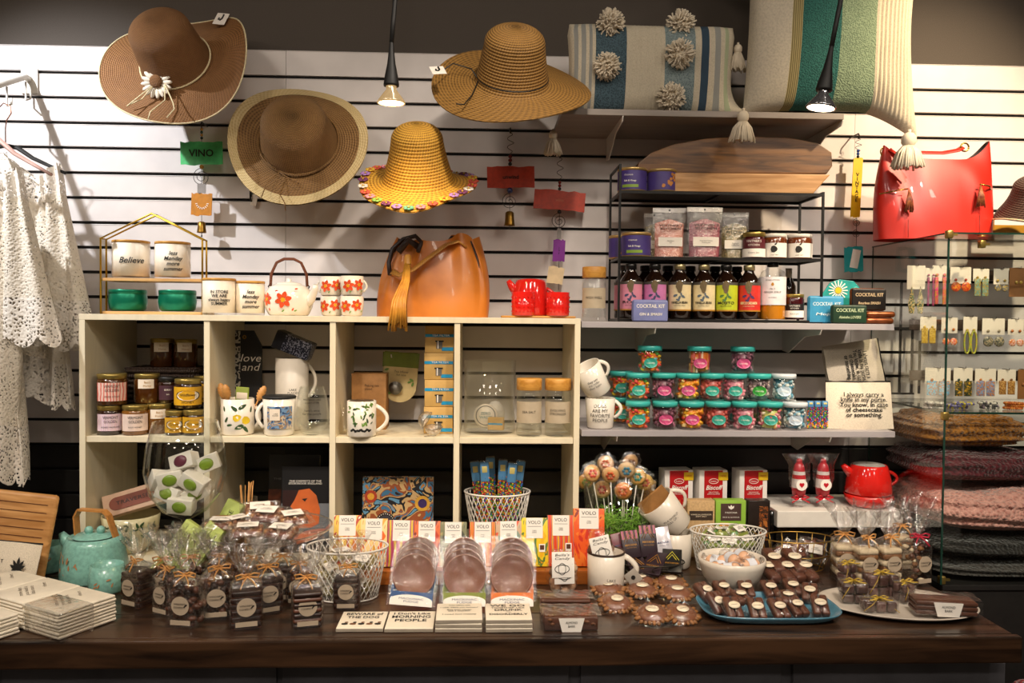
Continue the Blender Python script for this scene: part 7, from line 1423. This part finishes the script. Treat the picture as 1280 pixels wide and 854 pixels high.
for i, (px, py, rz, tx) in enumerate(BR):
    zz = .0065+(.014 if i in (0, 1, 2, 3, 4) else .012 if i < 12 else .026); q = G(px, py-11, ZK+zz); brownie('film-wrapped brownie with cream sticker on the blue tray, '+nm_[i], q, (RZ(rz) @ RX(tx)).to_3x3(), .92 if i < 12 else .85, 'film-wrapped brownies on the blue tray')
# brownie bars behind the bowl
for i, (px, py, rz, nb, nm_) in enumerate(((958, 728, 12, 1, 'leftmost, against the white bowl'), (982, 734, 14, 2, 'double one in the middle'), (1004, 722, 16, 1, 'right one behind the tray'), (965, 712, 8, 1, 'back left one'), (990, 712, 10, 1, 'back right one'))):
    brownie('long film-wrapped brownie bar between bowl and plate, '+nm_, on(px, -.475 if i < 3 else -.455, ZK)+Vector((0, 0, .034 if i > 2 else .016)), (RZ(rz) @ RX(18 if i < 3 else 22)).to_3x3(), 1.25, 'long brownie bars between bowl and plate', .075, nb, .026*nb)
# white plate with truffle boxes and a bar pack
PLT = M('worn_ivory_plate', '#cfc4b6', .35, var=.06, scale=14); pp = gp(1121, 759); t = thing('serving_plate', 'oval worn ivory plate under the truffle bags at the right counter end', 'plate', pp, rad(-9)); rx_, ry_ = .180, .115
n = 56; rings = [(.02, .005), (.80, .005), (.90, .009), (1.0, .013), (1.01, .011), (.9, .004), (.75, 0), (.02, 0)]; vs = []
for q, z in rings: vs += [(q*rx_*cos(2*pi*i/n), q*ry_*sin(2*pi*i/n), z) for i in range(n)]
MB().add(vs, [(l*n+i, l*n+(i+1) % n, (l+1)*n+(i+1) % n, (l+1)*n+i) for l in range(len(rings)-1) for i in range(n)]+[tuple(range(n)), tuple(range(8*n-1, 7*n-1, -1))], 0, True).build('plate', PLT, t)
def trufbox(label, p, rz, w, d, h, seed, bow=RAFY):
    t = thing('truffle_box', label, 'chocolate', p, rad(rz)); r2 = random.Random(seed); b_ = MB(); nx, ny, nz = max(1, round(w/.026)), max(1, round(d/.026)), max(1, round(h/.024))
    for i in range(nx):
        for j in range(ny):
            for q in range(nz): b_.rbox((-w/2+w*(i+.5)/nx+r2.uniform(-.001, .001), -d/2+d*(j+.5)/ny, h*(q+.5)/nz+.001), (w/nx-.003, d/ny-.003, h/nz-.002), .005, r2.choice((0, 0, 1)), None, 2)
    b_.build('truffles', [M('truffle_coating', '#4a2f2a', .3, var=.08, scale=50), M('truffle_coating_pale', '#6a4a44', .35, var=.08)], t)
    MB().grid(lambda u, v: ((lambda a, e: (w/2*1.06*e*(abs(cos(a))**.35)*(1 if cos(a) > 0 else -1), d/2*1.06*e*(abs(sin(a))**.35)*(1 if sin(a) > 0 else -1), (h+.004)*min(1, v*1.6)+.0014*sin(a*9)*v))(2*pi*u, 1 if v < .62 else (1-v)/.38)), 44, 22, cu=True).build('clear_wrap', FILM, t)
    z = h+.006; b_ = MB().tube([(-w*.55, -d*.6, h*.3), (-w*.3, -d*.6, h*.85), (0, 0, z), (w*.5, d*.4, h*.6)], .0008, 5).tube([(w*.5, -d*.6, h*.2), (0, 0, z), (-w*.4, d*.4, h)], .0008, 5)
    for s_ in (-1, 1): b_.tube([(0, 0, z), (s_*.010, -.004, z+.006), (s_*.020, -.006, z+.003), (s_*.010, -.006, z-.001), (0, 0, z)], .0015, 5, flat=1.6).tube([(0, 0, z), (s_*.012, -.012, z-.001), (s_*.026, -.016, z-.002)], .0014, 5, flat=1.5)
    b_.build('ribbon', bow, t); return t
zq = ZK+.0055
trufbox('clear pack of chocolate truffles with a yellow bow, front left on the plate', G(1066, 752, zq), -10, .060, .050, .046, 1)
trufbox('flat clear pack of dark truffles at the very front of the plate', G(1098, 764, zq), -4, .078, .040, .026, 2)
trufbox('clear pack of truffles standing at the back of the plate', G(1100, 746, zq), 4, .078, .045, .056, 3)
trufbox('small clear pack of truffles right of the front flat pack', G(1130, 752, zq), 20, .040, .040, .044, 4)
trufbox('clear pack of pinkish truffles at the back left of the plate', G(1058, 738, zq), 12, .040, .035, .066, 5)
bar_pack('stack of three film-wrapped chocolate bars with a white label on the plate', G(1178, 765, ZK+.014), -9, .145, .060, .032, 3, True, False)
# bowl of taffy
p = gp(914, 738); k = 1/sk(p); p = on(914, -.535, ZK); k = 1/S(-.535); r = 42*k; t = thing('white_bowl', 'ivory ceramic bowl full of wrapped taffy', 'bowl', p); h = 40*k
MB().lathe([(0, 0), (r*.55, 0), (r*.60, .004), (r*.85, h*.4), (r*.98, h*.8), (r, h), (r*.96, h), (r*.94, h*.8), (r*.8, h*.4), (r*.5, .010), (0, .010)], 40).build('bowl', MUGI, t)
TAF = M('peach_taffy', '#e0b08c', .5, var=.05); r2 = random.Random(9); tm = None
for i, (x, y, z, a) in enumerate(((-.032, 0, .040, 30), (.0, -.020, .045, 80), (.035, .0, .045, -20), (-.005, .018, .050, 10), (.022, .022, .050, 50), (-.03, .03, .045, -40), (.0, .0, .060, 100), (.030, .015, .064, 100), (.04, -.02, .050, 20), (-.02, -.03, .042, 0))):
    q = thing('wrapped_taffy', 'wrapped peach taffy roll with white band, '+('low at the left', 'front centre', 'right', 'centre', 'rear right', 'rear left', 'upper middle', 'topmost at the right', 'far right', 'front left')[i]+' of the ivory bowl', 'sweets', p+Vector((x, y, z+.014)), 0, 'wrapped taffies in the ivory bowl', R=(RZ(a) @ RX(8)).to_3x3()); q.scale = (1.3, 1.3, 1.3)
    if tm is None: tm = (MB().lathe([(0, -.022), (.006, -.021), (.0115, -.015), (.0125, 0), (.0115, .015), (.006, .021), (0, .022)], 14, T=RY(90)).mesh('taffy', [TAF]), MB().lathe([(.0130, -.009), (.0130, .009)], 14, T=RY(90)).mesh('white_band', [M('white_blue_band', '#dfe2ea', .45)]), MB().lathe([(.005, -.020), (.014, -.030), (.004, -.019), (.004, .019), (.014, .030), (.005, .020)], 12, T=RY(90)).mesh('film_twist', [FILM]))
    O('taffy', tm[0], q); O('white_band', tm[1], q); O('film_twist', tm[2], q)
# right white basket
p = on(909, -.37, ZK); k = 1/S(-.37); hb = W(909, 664, -.37).z-ZK; wire_basket('white wire basket of clusters behind the ivory bowl', p, 38*k, 48*k, hb, WW, n=36, sy=.68)
for i, (x, y, z, a, b__) in enumerate(((-.05, 0, hb*.62, 20, 10), (.0, -.02, hb*.60, -20, 12), (.05, .0, hb*.62, 30, 8), (-.01, .03, hb*.8, 10, -14), (.03, .02, hb*.86, 40, 16), (-.05, .03, hb*.74, 60, 10), (.0, -.01, hb*.3, 0, 0), (.04, 0, hb*.3, 40, 0), (-.04, 0, hb*.3, -30, 0))):
    sweet_pack('cellophane pack of green and gold clusters in the right white basket, '+('left', 'front', 'right', 'back', 'topmost', 'rear left', 'lower middle', 'lower right', 'lower left')[i], p+Vector((x*.9, y*.8, z)), tilt(RZ(a), RX(b__+14)), .062, .046, .022, ['#8a9a3c', '#c8c06a', '#6a3a24', '#5a9a4a'], i < 6)
# gold wire basket with bark
p = on(996, -.372, ZK); k = 1/S(-.372); GW_ = M('gold_brass_wire', '#a8853c', .3, metal=.85); r = 46*k; hh = 40*k; t = thing('wire_basket', 'low gold wire basket holding bags of nut bark', 'basket', p); b_ = MB()
for z, q in ((.003, .72), (hh*.5, .9), (hh, 1.0)): b_.tube([(q*r*cos(2*pi*i/44), .62*q*r*sin(2*pi*i/44), z) for i in range(44)], .0017, 6, True)
for i in range(14): a = 2*pi*i/14; b_.tube([(r*.72*cos(a), .62*r*.72*sin(a), .003), (r*.9*cos(a), .62*r*.9*sin(a), hh*.5), (r*cos(a), .62*r*sin(a), hh)], .0012, 5)
b_.build('wire_frame', GW_, t)
for s_ in (-1, 1): MB().tube([(s_*r, .02, hh), (s_*(r+.02), .02, hh+.012), (s_*(r+.02), -.02, hh+.012), (s_*r, -.02, hh)], .0016, 6).build('handle', GW_, t)
for i, (x, z, a, b__) in enumerate(((-.045, .028, -32, 62), (-.01, .030, -18, 70), (.045, .035, 12, 66), (.02, .022, 6, 50))):
    sweet_pack('bag of brown nut bark in the gold wire basket, '+('left', 'second from left', 'right with white label', 'lowest')[i], p+Vector((x, -.01+.012*i, z+.012)), tilt(RY(a), RX(b__)), .064, .052, .024, ['#6a3a28', '#c8b06a', '#7a4630', '#8a9a4a'], i in (0, 2))
# black wire basket of dark chocolate bars
p = gp(810, 735); YB = -.47; p = on(812, YB, ZK); k = 1/S(YB); BWR = M('antique_black_wire', '#3a342c', .4, metal=.7); r = 44*k; hh = W(812, 702, YB).z-ZK; t = thing('wire_basket', 'scrolled black wire tray of dark chocolate bars with woven gold base', 'basket', p); b_ = MB()
for z, q in ((.008, .9), (hh, 1.0)): b_.tube([(q*r*cos(2*pi*i/44), .55*q*r*sin(2*pi*i/44), z) for i in range(44)], .0018, 6, True)
for i in range(14): 
    a0 = 2*pi*i/14; b_.tube([(r*.95*cos(a0+.28*sin(tt_*pi*2)), .55*r*.95*sin(a0+.28*sin(tt_*pi*2)), .008+(hh-.008)*tt_) for tt_ in [j/10 for j in range(11)]], .0013, 5)
b_.build('wire_scrolls', BWR, t); b_ = MB()
for j in range(3): b_.tube([((r*.95-.006*j)*cos(2*pi*i/60), .55*(r*.95-.006*j)*sin(2*pi*i/60), .004+.0022*(i % 2)) for i in range(60)], .0032, 5, True)
b_.lathe([(0, .002), (r*.9, .002)], 30, sy=.55); b_.build('woven_gold_base', M('woven_gold_cord', '#a8802c', .4, metal=.6, kind='voro', scale=250, bump=.6), t)
BAR = ramp('purple_triangle_wrapper', ['#2a1c28', '#8a2a5a', '#2a1c28', '#c8a84a', '#3a2230', '#b85a8a'], 'wavex', 26, .3)
def dbar(label, px, py, Y, z, w, h, lean, an, mt=None):
    q = on(px, Y, z); t = thing('chocolate_bar', label, 'chocolate', q, R=tilt(RX(lean), RY(an))); MB().rbox((0, 0, h/2), (w, .009, h), .001).build('wrapper', mt or M('aubergine_wrapper', '#2c1e26', .3, var=.04), t)
    if mt is None:
        MB().box((0, -.0048, h-.012), (w*.98, .0006, .022)).build('striped_top', BAR, t); b_ = MB()
        for s in (1, .62): b_.tube([(-w*.38*s, -.0055, h*.58), (0, -.0055, h*.58+w*.62*s), (w*.38*s, -.0055, h*.58)], .0009, 4)
        b_.build('gold_triangle', LG, t)
    txt('MAYANA', .0075, t, (0, -.0056, h*.46), LG if mt is None else NVI, w*.7, bold=.0002); txt('DARK CHOCOLATE', .003, t, (0, -.0056, h*.36), LG if mt is None else NVI); return t
zz = ZK+hh+.006; hbar = lambda py, Y: (W(812, py, Y).z-zz)/cos(rad(24))
dbar('aubergine chocolate bar with gold triangle, left one in the scrolled tray', 791, 0, YB+.010, zz, .046, hbar(662, YB+.05), -24, -6)
dbar('aubergine chocolate bar with blue corner, middle one in the scrolled tray', 812, 0, YB+.020, zz, .046, hbar(656, YB+.06), -24, -2)
dbar('silver-white chocolate bar at the right of the scrolled tray', 832, 0, YB+.026, zz, .044, hbar(658, YB+.066), -24, -8, M('silver_white_wrapper', '#d8d4da', .2, metal=.3, var=.03))
dbar('reddish chocolate bar mostly hidden at the far left of the scrolled tray', 779, 0, YB+.026, zz, .042, hbar(664, YB+.066), -24, -12, M('maroon_wrapper', '#6a1c2a', .35))
for i, (px, an, rz, c) in enumerate(((797, 0, 12, None), (818, 0, -30, None), (840, 0, -14, M('black_yellow_wrapper', '#1c1a18', .3)))):
    q = on(px, YB-.012, ZK+hh*.80+.007*i); t = thing('chocolate_bar', ('aubergine bar lying flat at the left of the scrolled tray front', 'aubergine bar lying flat in the middle of the scrolled tray front', 'black and yellow bar lying flat at the right of the scrolled tray')[i], 'chocolate', q, R=tilt(RZ(rz), RX(-62))); MB().rbox((0, 0, .0), (.050, .008, .082), .001).build('wrapper', M('aubergine_wrapper') if c is None else c, t)
    b_ = MB()
    for s in (1, .62): b_.tube([(-.018*s, -.005, .0), (0, -.005, .030*s), (.018*s, -.005, .0)], .0009, 4)
    b_.build('triangle_print', LG if c is None else M('yellow_print', '#d8d02a', .4), t); txt('MAYANA', .0075, t, (0, -.0052, -.012), LG, .034)
# tipped mug on another mug
YM = -.345; p = on(842, YM, ZK); k = 1/S(YM); zt_ = W(838, 664, YM).z-ZK; mug('ivory mug standing upright under the tipped one', p, 24*k, zt_, MUGI, taper=.85, hand=None)
t = mug('ivory mug tipped to the left on top of the other, kraft card inside', p+Vector((.012, 0, zt_+.010)), 25*k, 47*k, MUGI, taper=.80, R=tilt(RX(6), RY(-42)), hand=(.35, .95, .024), side=1); txt('IN A WORLD\nFULL OF...', .0085, t, (.004, 0, 23*k), INK, bend=25*k*.95, T=None)
MB().box((0, .0, 40*k), (40*k, .012, 34*k)).build('kraft_card', KR, t)
# tea boxes between biscuits and baskets
def carton(label, x0, x1, y0, y1, Y, m, th=.035, name='tea_box', z=None):
    k = 1/S(Y); z0 = W((x0+x1)/2, y1, Y).z if z is None else z; p = on((x0+x1)/2, Y, z0); h = W(x0, y0, Y).z-z0; w = (x1-x0)*k; t = thing(name, label, 'box', p); MB().rbox((0, th/2, h/2), (w, th, h), .001).build('carton', m, t, ); return t, w, h
t, w, h = carton('kraft box with dark label band reading VANILLA LAVENDER', 858, 893, 626, 662, -.265, M('speckled_kraft', '#c2a070', .6, var=.08, scale=150), z=ZK); MB().box((0, -.0008, h*.74), (w*.86, .0008, h*.16)).build('dark_band', M('dark_brown_band', '#3a2c22', .5), t); txt('VANILLA LAVENDER\nSOFT SALT', .0055, t, (0, -.0018, h*.74), OL, w*.76)
t, w, h = carton('lime green chocolate box with dark shield and white leaf', 893.5, 932, 626, 662, -.265, M('lime_green_card', '#86b03a', .5, var=.03), z=ZK); MB().box((0, -.0008, h*.80), (w*.68, .0008, h*.30)).build('dark_shield', M('dark_cocoa_band', '#4a3530', .5), t); MB().box((-w*.22, -.0006, h*.52), (w*.3, .0008, h*.18)).build('orange_patch', M('orange_patch', '#e8982a', .5), t)
b_ = MB()
for a in (-38, 0, 38): b_.prism([(x*cos(rad(90-a))-y*sin(rad(90-a)), h*.845+x*sin(rad(90-a))+y*cos(rad(90-a))) for x, y in ((0, 0), (.008, .003), (.014, 0), (.008, -.003))][::-1], -.0024, -.0018)
b_.build('leaf_mark', WHITE, t); txt('PASCHA', .0065, t, (0, -.0018, h*.79), WHITE, w*.4); txt('RICE & QUINOA', .0048, t, (0, -.0018, h*.71), WHITE, w*.55)
t, w, h = carton('dark candle tin box right of the green chocolate box', 934, 962, 626, 660, -.265, M('dark_bronze_card', '#241a16', .3, var=.1), z=ZK); MB().box((w*.2, -.0008, h*.6), (w*.4, .0008, h*.6)).build('bronze_print', ramp('bronze_swirl', ['#3a2416', '#8a4a20', '#241a16', '#a8642c'], 'noise', 40, .4), t)
p = on(963.5, -.235, ZK); t = thing('pepper_mill', 'slim black bottle standing at the left end of the white riser', 'bottle', p); MB().lathe([(0, 0), (.012, 0), (.012, .10), (.009, .112), (.009, .128), (0, .13)], 18).build('bottle', M('gloss_black', '#0e0d0d', .15, coat=.6), t)
# biscuit boxes
RDB = M('biscuit_red', '#b8161c', .4, var=.03)
for i, (x0, x1, nm_) in enumerate(((829, 866, 'left of three, partly behind the tipped mug'), (872, 909, 'middle of three'), (922, 959, 'right of three'))):
    Y = -.16; k = 1/S(Y); z0 = ZK; p = on((x0+x1)/2, Y, z0); h = W(x0, 588, Y).z-z0; w = (x1-x0)*k; t = thing('biscuit_box', 'white and red caramel biscuit box, '+nm_, 'box', p, rad(6)); MB().rbox((0, .03, h/2), (w, .06, h), .001).build('carton', M('glossy_white_card', '#e4ded6', .4, var=.01), t)
    MB().box((.0, -.0006, h/2), (w*.66, .0012, h-.002)).build('red_panel', RDB, t); txt('Lotus', .0085, t, (0, -.002, h*.86), WHITE, .018); MB().tube([(.0145*cos(2*pi*j/24), -.0018, h*.86+.0075*sin(2*pi*j/24)) for j in range(24)], .0009, 4, True).build('oval_ring', WHITE, t)
    txt('Biscoff', .019, t, (0, -.002, h*.775), WHITE, w*.60, shear=.25, bold=.0008); txt('DELICIOUS\nWITH COFFEE', .0055, t, (0, -.002, h*.705), WHITE, w*.45); b_ = MB()
    for j in range(26): r2 = random.Random(j*7+i); b_.ball((r2.uniform(-.3, .3)*w, -.0014, h*r2.uniform(.52, .64)), r2.uniform(.0015, .003), 5, 0, None, (1, .3, 1))
    b_.build('crumbs', M('caramel_crumb', '#c8803c', .5), t); MB().box((w*.34, -.002, h-.018), (w*.34, .001, .024)).build('yellow_flap', M('yellow_flap', '#e0b81c', .45), t); txt('NEW', .007, t, (w*.34, -.0032, h-.017), RDB, w*.2)
# lollipop bucket
p = on(773, -.30, ZK); k = 1/S(-.30); zr = W(773, 601, -.30).z-ZK; t = thing('glass_bucket', 'clear bucket with green paper shred holding lollipops', 'bucket', p); r0, r1 = 38*k, 46*k
MB().lathe([(0, .003), (r0, .003), (r1, zr), (r1-.002, zr), (r0-.002, .006), (0, .006)], 36).build('glass', GLASS, t); zs_ = W(773, 655, -.3).z-ZK
b_ = MB(); r2 = random.Random(12); SH = M('green_paper_shred', '#a4e05a', .6, var=.1, scale=60)
for i in range(900):
    a = r2.uniform(0, 2*pi); q = r0*r2.uniform(.55, 1.0)*(.97 if r2.random() < .8 else .6); z = r2.uniform(.02, zr*.62); x, y = q*cos(a), q*sin(a); d_ = Vector((r2.gauss(0, 1), r2.gauss(0, 1), r2.gauss(0, .7))).normalized()*.014; m_ = Vector((r2.uniform(-.006, .006), r2.uniform(-.006, .006), r2.uniform(-.006, .006)))
    c_ = Vector((x, y, z)); b_.tube([c_-d_, c_+m_, c_+d_], .0014, 3)
q = b_.build('paper_shred', SH, t); q['kind'] = 'stuff'
PF = film_mat('lolly_wrapper', base=.10, rough=.14, crinkle=1, scale=80)
LP = [(740, 592, '#e0a85c', '#d8502a'), (763, 594, '#e8b878', '#e0602a'), (783, 588, '#e0c090', '#4a90a8'), (797, 596, '#d8a850', '#3a8a6a'), (753, 612, '#e0b070', '#c8401c'), (779, 614, '#d8883a', '#e06a2a'), (757, 580, '#dcae74', '#c8602a'), (788, 578, '#c8a070', '#8a5a3a'), (806, 603, '#e0b45c', '#c85a3a'), (732, 602, '#d8a050', '#7a9a3a')]
for i, (px, py, c1_, c2_) in enumerate(LP):
    Y = -.335+.012*(i % 5) if i < 6 else -.26; q = W(px, py, Y); base = Vector((p.x+(q.x-p.x)*.45, p.y+(Y-p.y)*.4, ZK+.02)); t = thing('lollipop', ('amber and red', 'peach and orange', 'cream and teal', 'gold and green', 'rose centred', 'all orange', 'rear left amber', 'rear right brown', 'far right amber', 'far left amber')[i]+' round lollipop in clear wrapper in the glass bucket', 'lollipop', base)
    v = q-base; MB().tube([(0, 0, 0), v], .0016, 6).build('stick', M('white_stick', '#e8e2d4', .4), t); T = TR(v) @ RZ(r2.uniform(-15, 15)) @ RX(90+r2.uniform(-12, 12))
    MB().lathe([(0, .0075), (.017, .006), (.0245, 0), (.017, -.006), (0, -.0075)], 24).build('candy', M('candy_glaze_'+c1_[1:], c1_, .2, var=.05, coat=.5), t, T=T)
    b_ = MB()
    for j in range(6): a = j*pi/3; b_.ball((.0085*cos(a), .0085*sin(a), .0072), .0055, 7, 0, None, (1, 1, .35))
    b_.build('flower_picture', M('picture_'+c2_[1:], c2_, .3), t, T=T); MB().grid(lambda u, v_: ((.034*(1-.0*v_))*cos(2*pi*u)*(v_ if v_ < .99 else 1)*(1+.08*sin(11*2*pi*u)), .034*sin(2*pi*u)*v_*(1+.08*cos(9*2*pi*u)), .0095*(1-v_**3)+.002*sin(v_*20+u*30)), 36, 8, cu=True).build('clear_wrapper', PF, t, T=T)
# white riser with gnomes and the red teapot
xa, xb = on(963, -.22, ZK).x, on(1117, -.22, ZK).x; zr_ = W(1040, 642, -.30).z-ZK; t = thing('display_riser', 'white painted riser box at the back right of the counter', 'riser', ((xa+xb)/2, -.155, ZK)); MB().box((0, 0, zr_-.024), (xb-xa, .23, .048)).build('white_top', M('white_painted_wood', '#ddd8cf', .45, var=.02), t, bev=.003); MB().box((0, .01, (zr_-.048)/2), (xb-xa-.01, .21, zr_-.048)).build('dark_stand', M('dark_acrylic', '#181614', .12, coat=.8), t, bev=.002)
bx = on(1056, -.33, ZK)
RDS = M('red_candy', '#c0182a', .3, var=.05); zt_ = ZK+zr_+.001
for i, (px, nm_) in enumerate(((998, 'left'), (1028, 'right'))):
    Y = -.22; k = 1/S(Y); p = on(px, Y, zt_); ht = W(px, 572, Y).z-zt_; t = thing('candy_figure_bag', 'red and white layered sweets bag with heart sticker, '+nm_+' of two on the riser', 'sweets', p); b_ = MB(); cl = [0, 1, 0, 1, 0]
    b_.lathe([(0, ht*.22), (.018, ht*.24), (.0205, ht*.40)], 20, m=0).lathe([(.0205, ht*.40), (.020, ht*.58)], 20, m=1).lathe([(.020, ht*.58), (.018, ht*.66)], 20, m=0).lathe([(.018, ht*.66), (.017, ht*.73)], 20, m=1).lathe([(.017, ht*.73), (.014, ht*.84), (.006, ht*.92), (0, ht*.93)], 20, m=0); b_.ball((0, 0, ht*.93), .009, 10, 0); b_.build('layered_sweets', [RDS, M('white_candy', '#efe6e0', .4)], t)
    o = disc(MB(), .0165, (0, -.0225, ht*.47), 24).build('round_sticker', WHITE, t); hs = [(.009*(.8*sin(a)**3), ht*.47+.0085*(.81*cos(a)-.31*cos(2*a)-.12*cos(3*a)-.06*cos(4*a))) for a in [2*pi*j/28 for j in range(28)]]; MB().prism(hs, -.0238, -.0232).build('heart', RDS, o)
    def fb(u, v): a = 2*pi*u; rr_ = .025*min(1, .35+abs(v-.24)*4)*(1+.04*sin(9*a+v*9)) if v < .35 else (.026+.016*max(0, v-.8)/.2)*(1+.07*sin(7*a+v*6)); rr_ = .008+.02*(.24-v) if v < .1 else rr_; return (rr_*cos(a)*(1.15 if v > .5 else 1), rr_*sin(a)*(.85-.6*max(0, v-.75)/.25), ht*1.08*v)
    MB().grid(fb, 44, 30, cu=True).build('cellophane', FILM, t)
    b_ = MB(); zn = ht*.19
    for s_ in (-1, 1): b_.tube([(0, -.010, zn), (s_*.012, -.014, zn+.008), (s_*.026, -.013, zn+.003), (s_*.012, -.013, zn-.002), (0, -.010, zn)], .0022, 5, flat=1.6).tube([(0, -.010, zn), (s_*.015, -.016, zn-.006), (s_*.026, -.018, zn-.012)], .002, 5)
    b_.tube([(.009*cos(2*pi*j/14), .009*sin(2*pi*j/14), zn) for j in range(14)], .002, 5, True); b_.build('red_bow', RDS, t)
Y = -.20; k = 1/S(Y); p = on(1085, Y, zt_); r = 29*k; hc_ = zt_; z1 = W(1085, 616, Y).z-zt_; t = thing('tea_cup', 'bright red cup carrying the red teapot of the tea-for-one set', 'cup', p)
MB().lathe([(0, 0), (r*.72, 0), (r*.84, z1*.1), (r*.98, z1*.5), (r*1.02, z1*.95), (r*.98, z1*.95), (r*.93, z1*.5), (0, .006)], 34).build('cup', REDG, t); MB().tube([(r*.85+.018*sin(pi*j/10), 0, z1*(.2+.65*j/10)) for j in range(11)], .0042, 8).build('handle', REDG, t)
hp_ = W(1085, 580, Y).z-zt_-z1; redpot('bright red teapot with steel lid stacked on its red cup', p+Vector((0, 0, z1*.96)), r*1.0, hp_, 0, -1, True)
# glass cake stand with bark, left centre
p = on(332, -.515, ZK); k = 1/S(-.515); zp_ = W(332, 664, -.515).z-ZK; r = 82*k; t = thing('cake_stand', 'round clear glass stand heaped with bagged bark, left of the books', 'cake stand', p)
MB().lathe([(0, .003), (r*.15, .002), (r*.15, .005), (.016, .012), (.012, zp_*.6), (.02, zp_-.006), (r*.9, zp_-.004), (r*.97, zp_+.006), (r, zp_+.010), (r*.985, zp_+.012), (r*.95, zp_+.008), (r*.88, zp_), (0, zp_-.001)], 48).build('glass', GLASS, t); MB().tube([(r*.99*cos(2*pi*i/60), r*.99*sin(2*pi*i/60), zp_+.011) for i in range(60)], .0022, 6, True).build('rim', film_mat('bright_glass_rim', base=.35, rough=.05, crinkle=0), t)
for i, (x, y, z, a, b__) in enumerate(((-.03, -.05, 0, 10, 8), (.055, -.06, 0, -16, 12), (-.075, .01, .004, 50, 5), (.0, .03, .022, -12, 20), (.06, .02, .014, 30, 14), (-.03, .06, .026, 16, 24), (-.11, .0, .002, 0, 4))):
    sweet_pack('bag of brown almond bark on the glass stand, '+('front left', 'front right with two labels', 'left', 'centre', 'right', 'back, tilted label', 'far left')[i], p+Vector((x, y, zp_+.002+z)), tilt(RZ(a), RX(b__)), .082, .06, .026, ['#7a4630', '#8a5a3c', '#5c3422', '#a87a4c'])
# things under the stand and small leftovers: kraft box and cream box beside it
t, w, h = carton('long kraft sweets box under the glass stand', 262, 300, 650, 690, -.50, KR, .05, 'kraft_box', z=ZK)
# folded red cloth low at the right
p = W(1300, 842, -.50); t = thing('red_cloth', 'corner of red knitted cloth at the lower right edge', 'cloth', (p.x, -.62, 0)); MB().rbox((0, 0, p.z/2), (.20, .22, p.z), .03, 0, None, 4).build('cloth', knit('red_knit', '#8a1c1c', '#3c0c0c'), t)
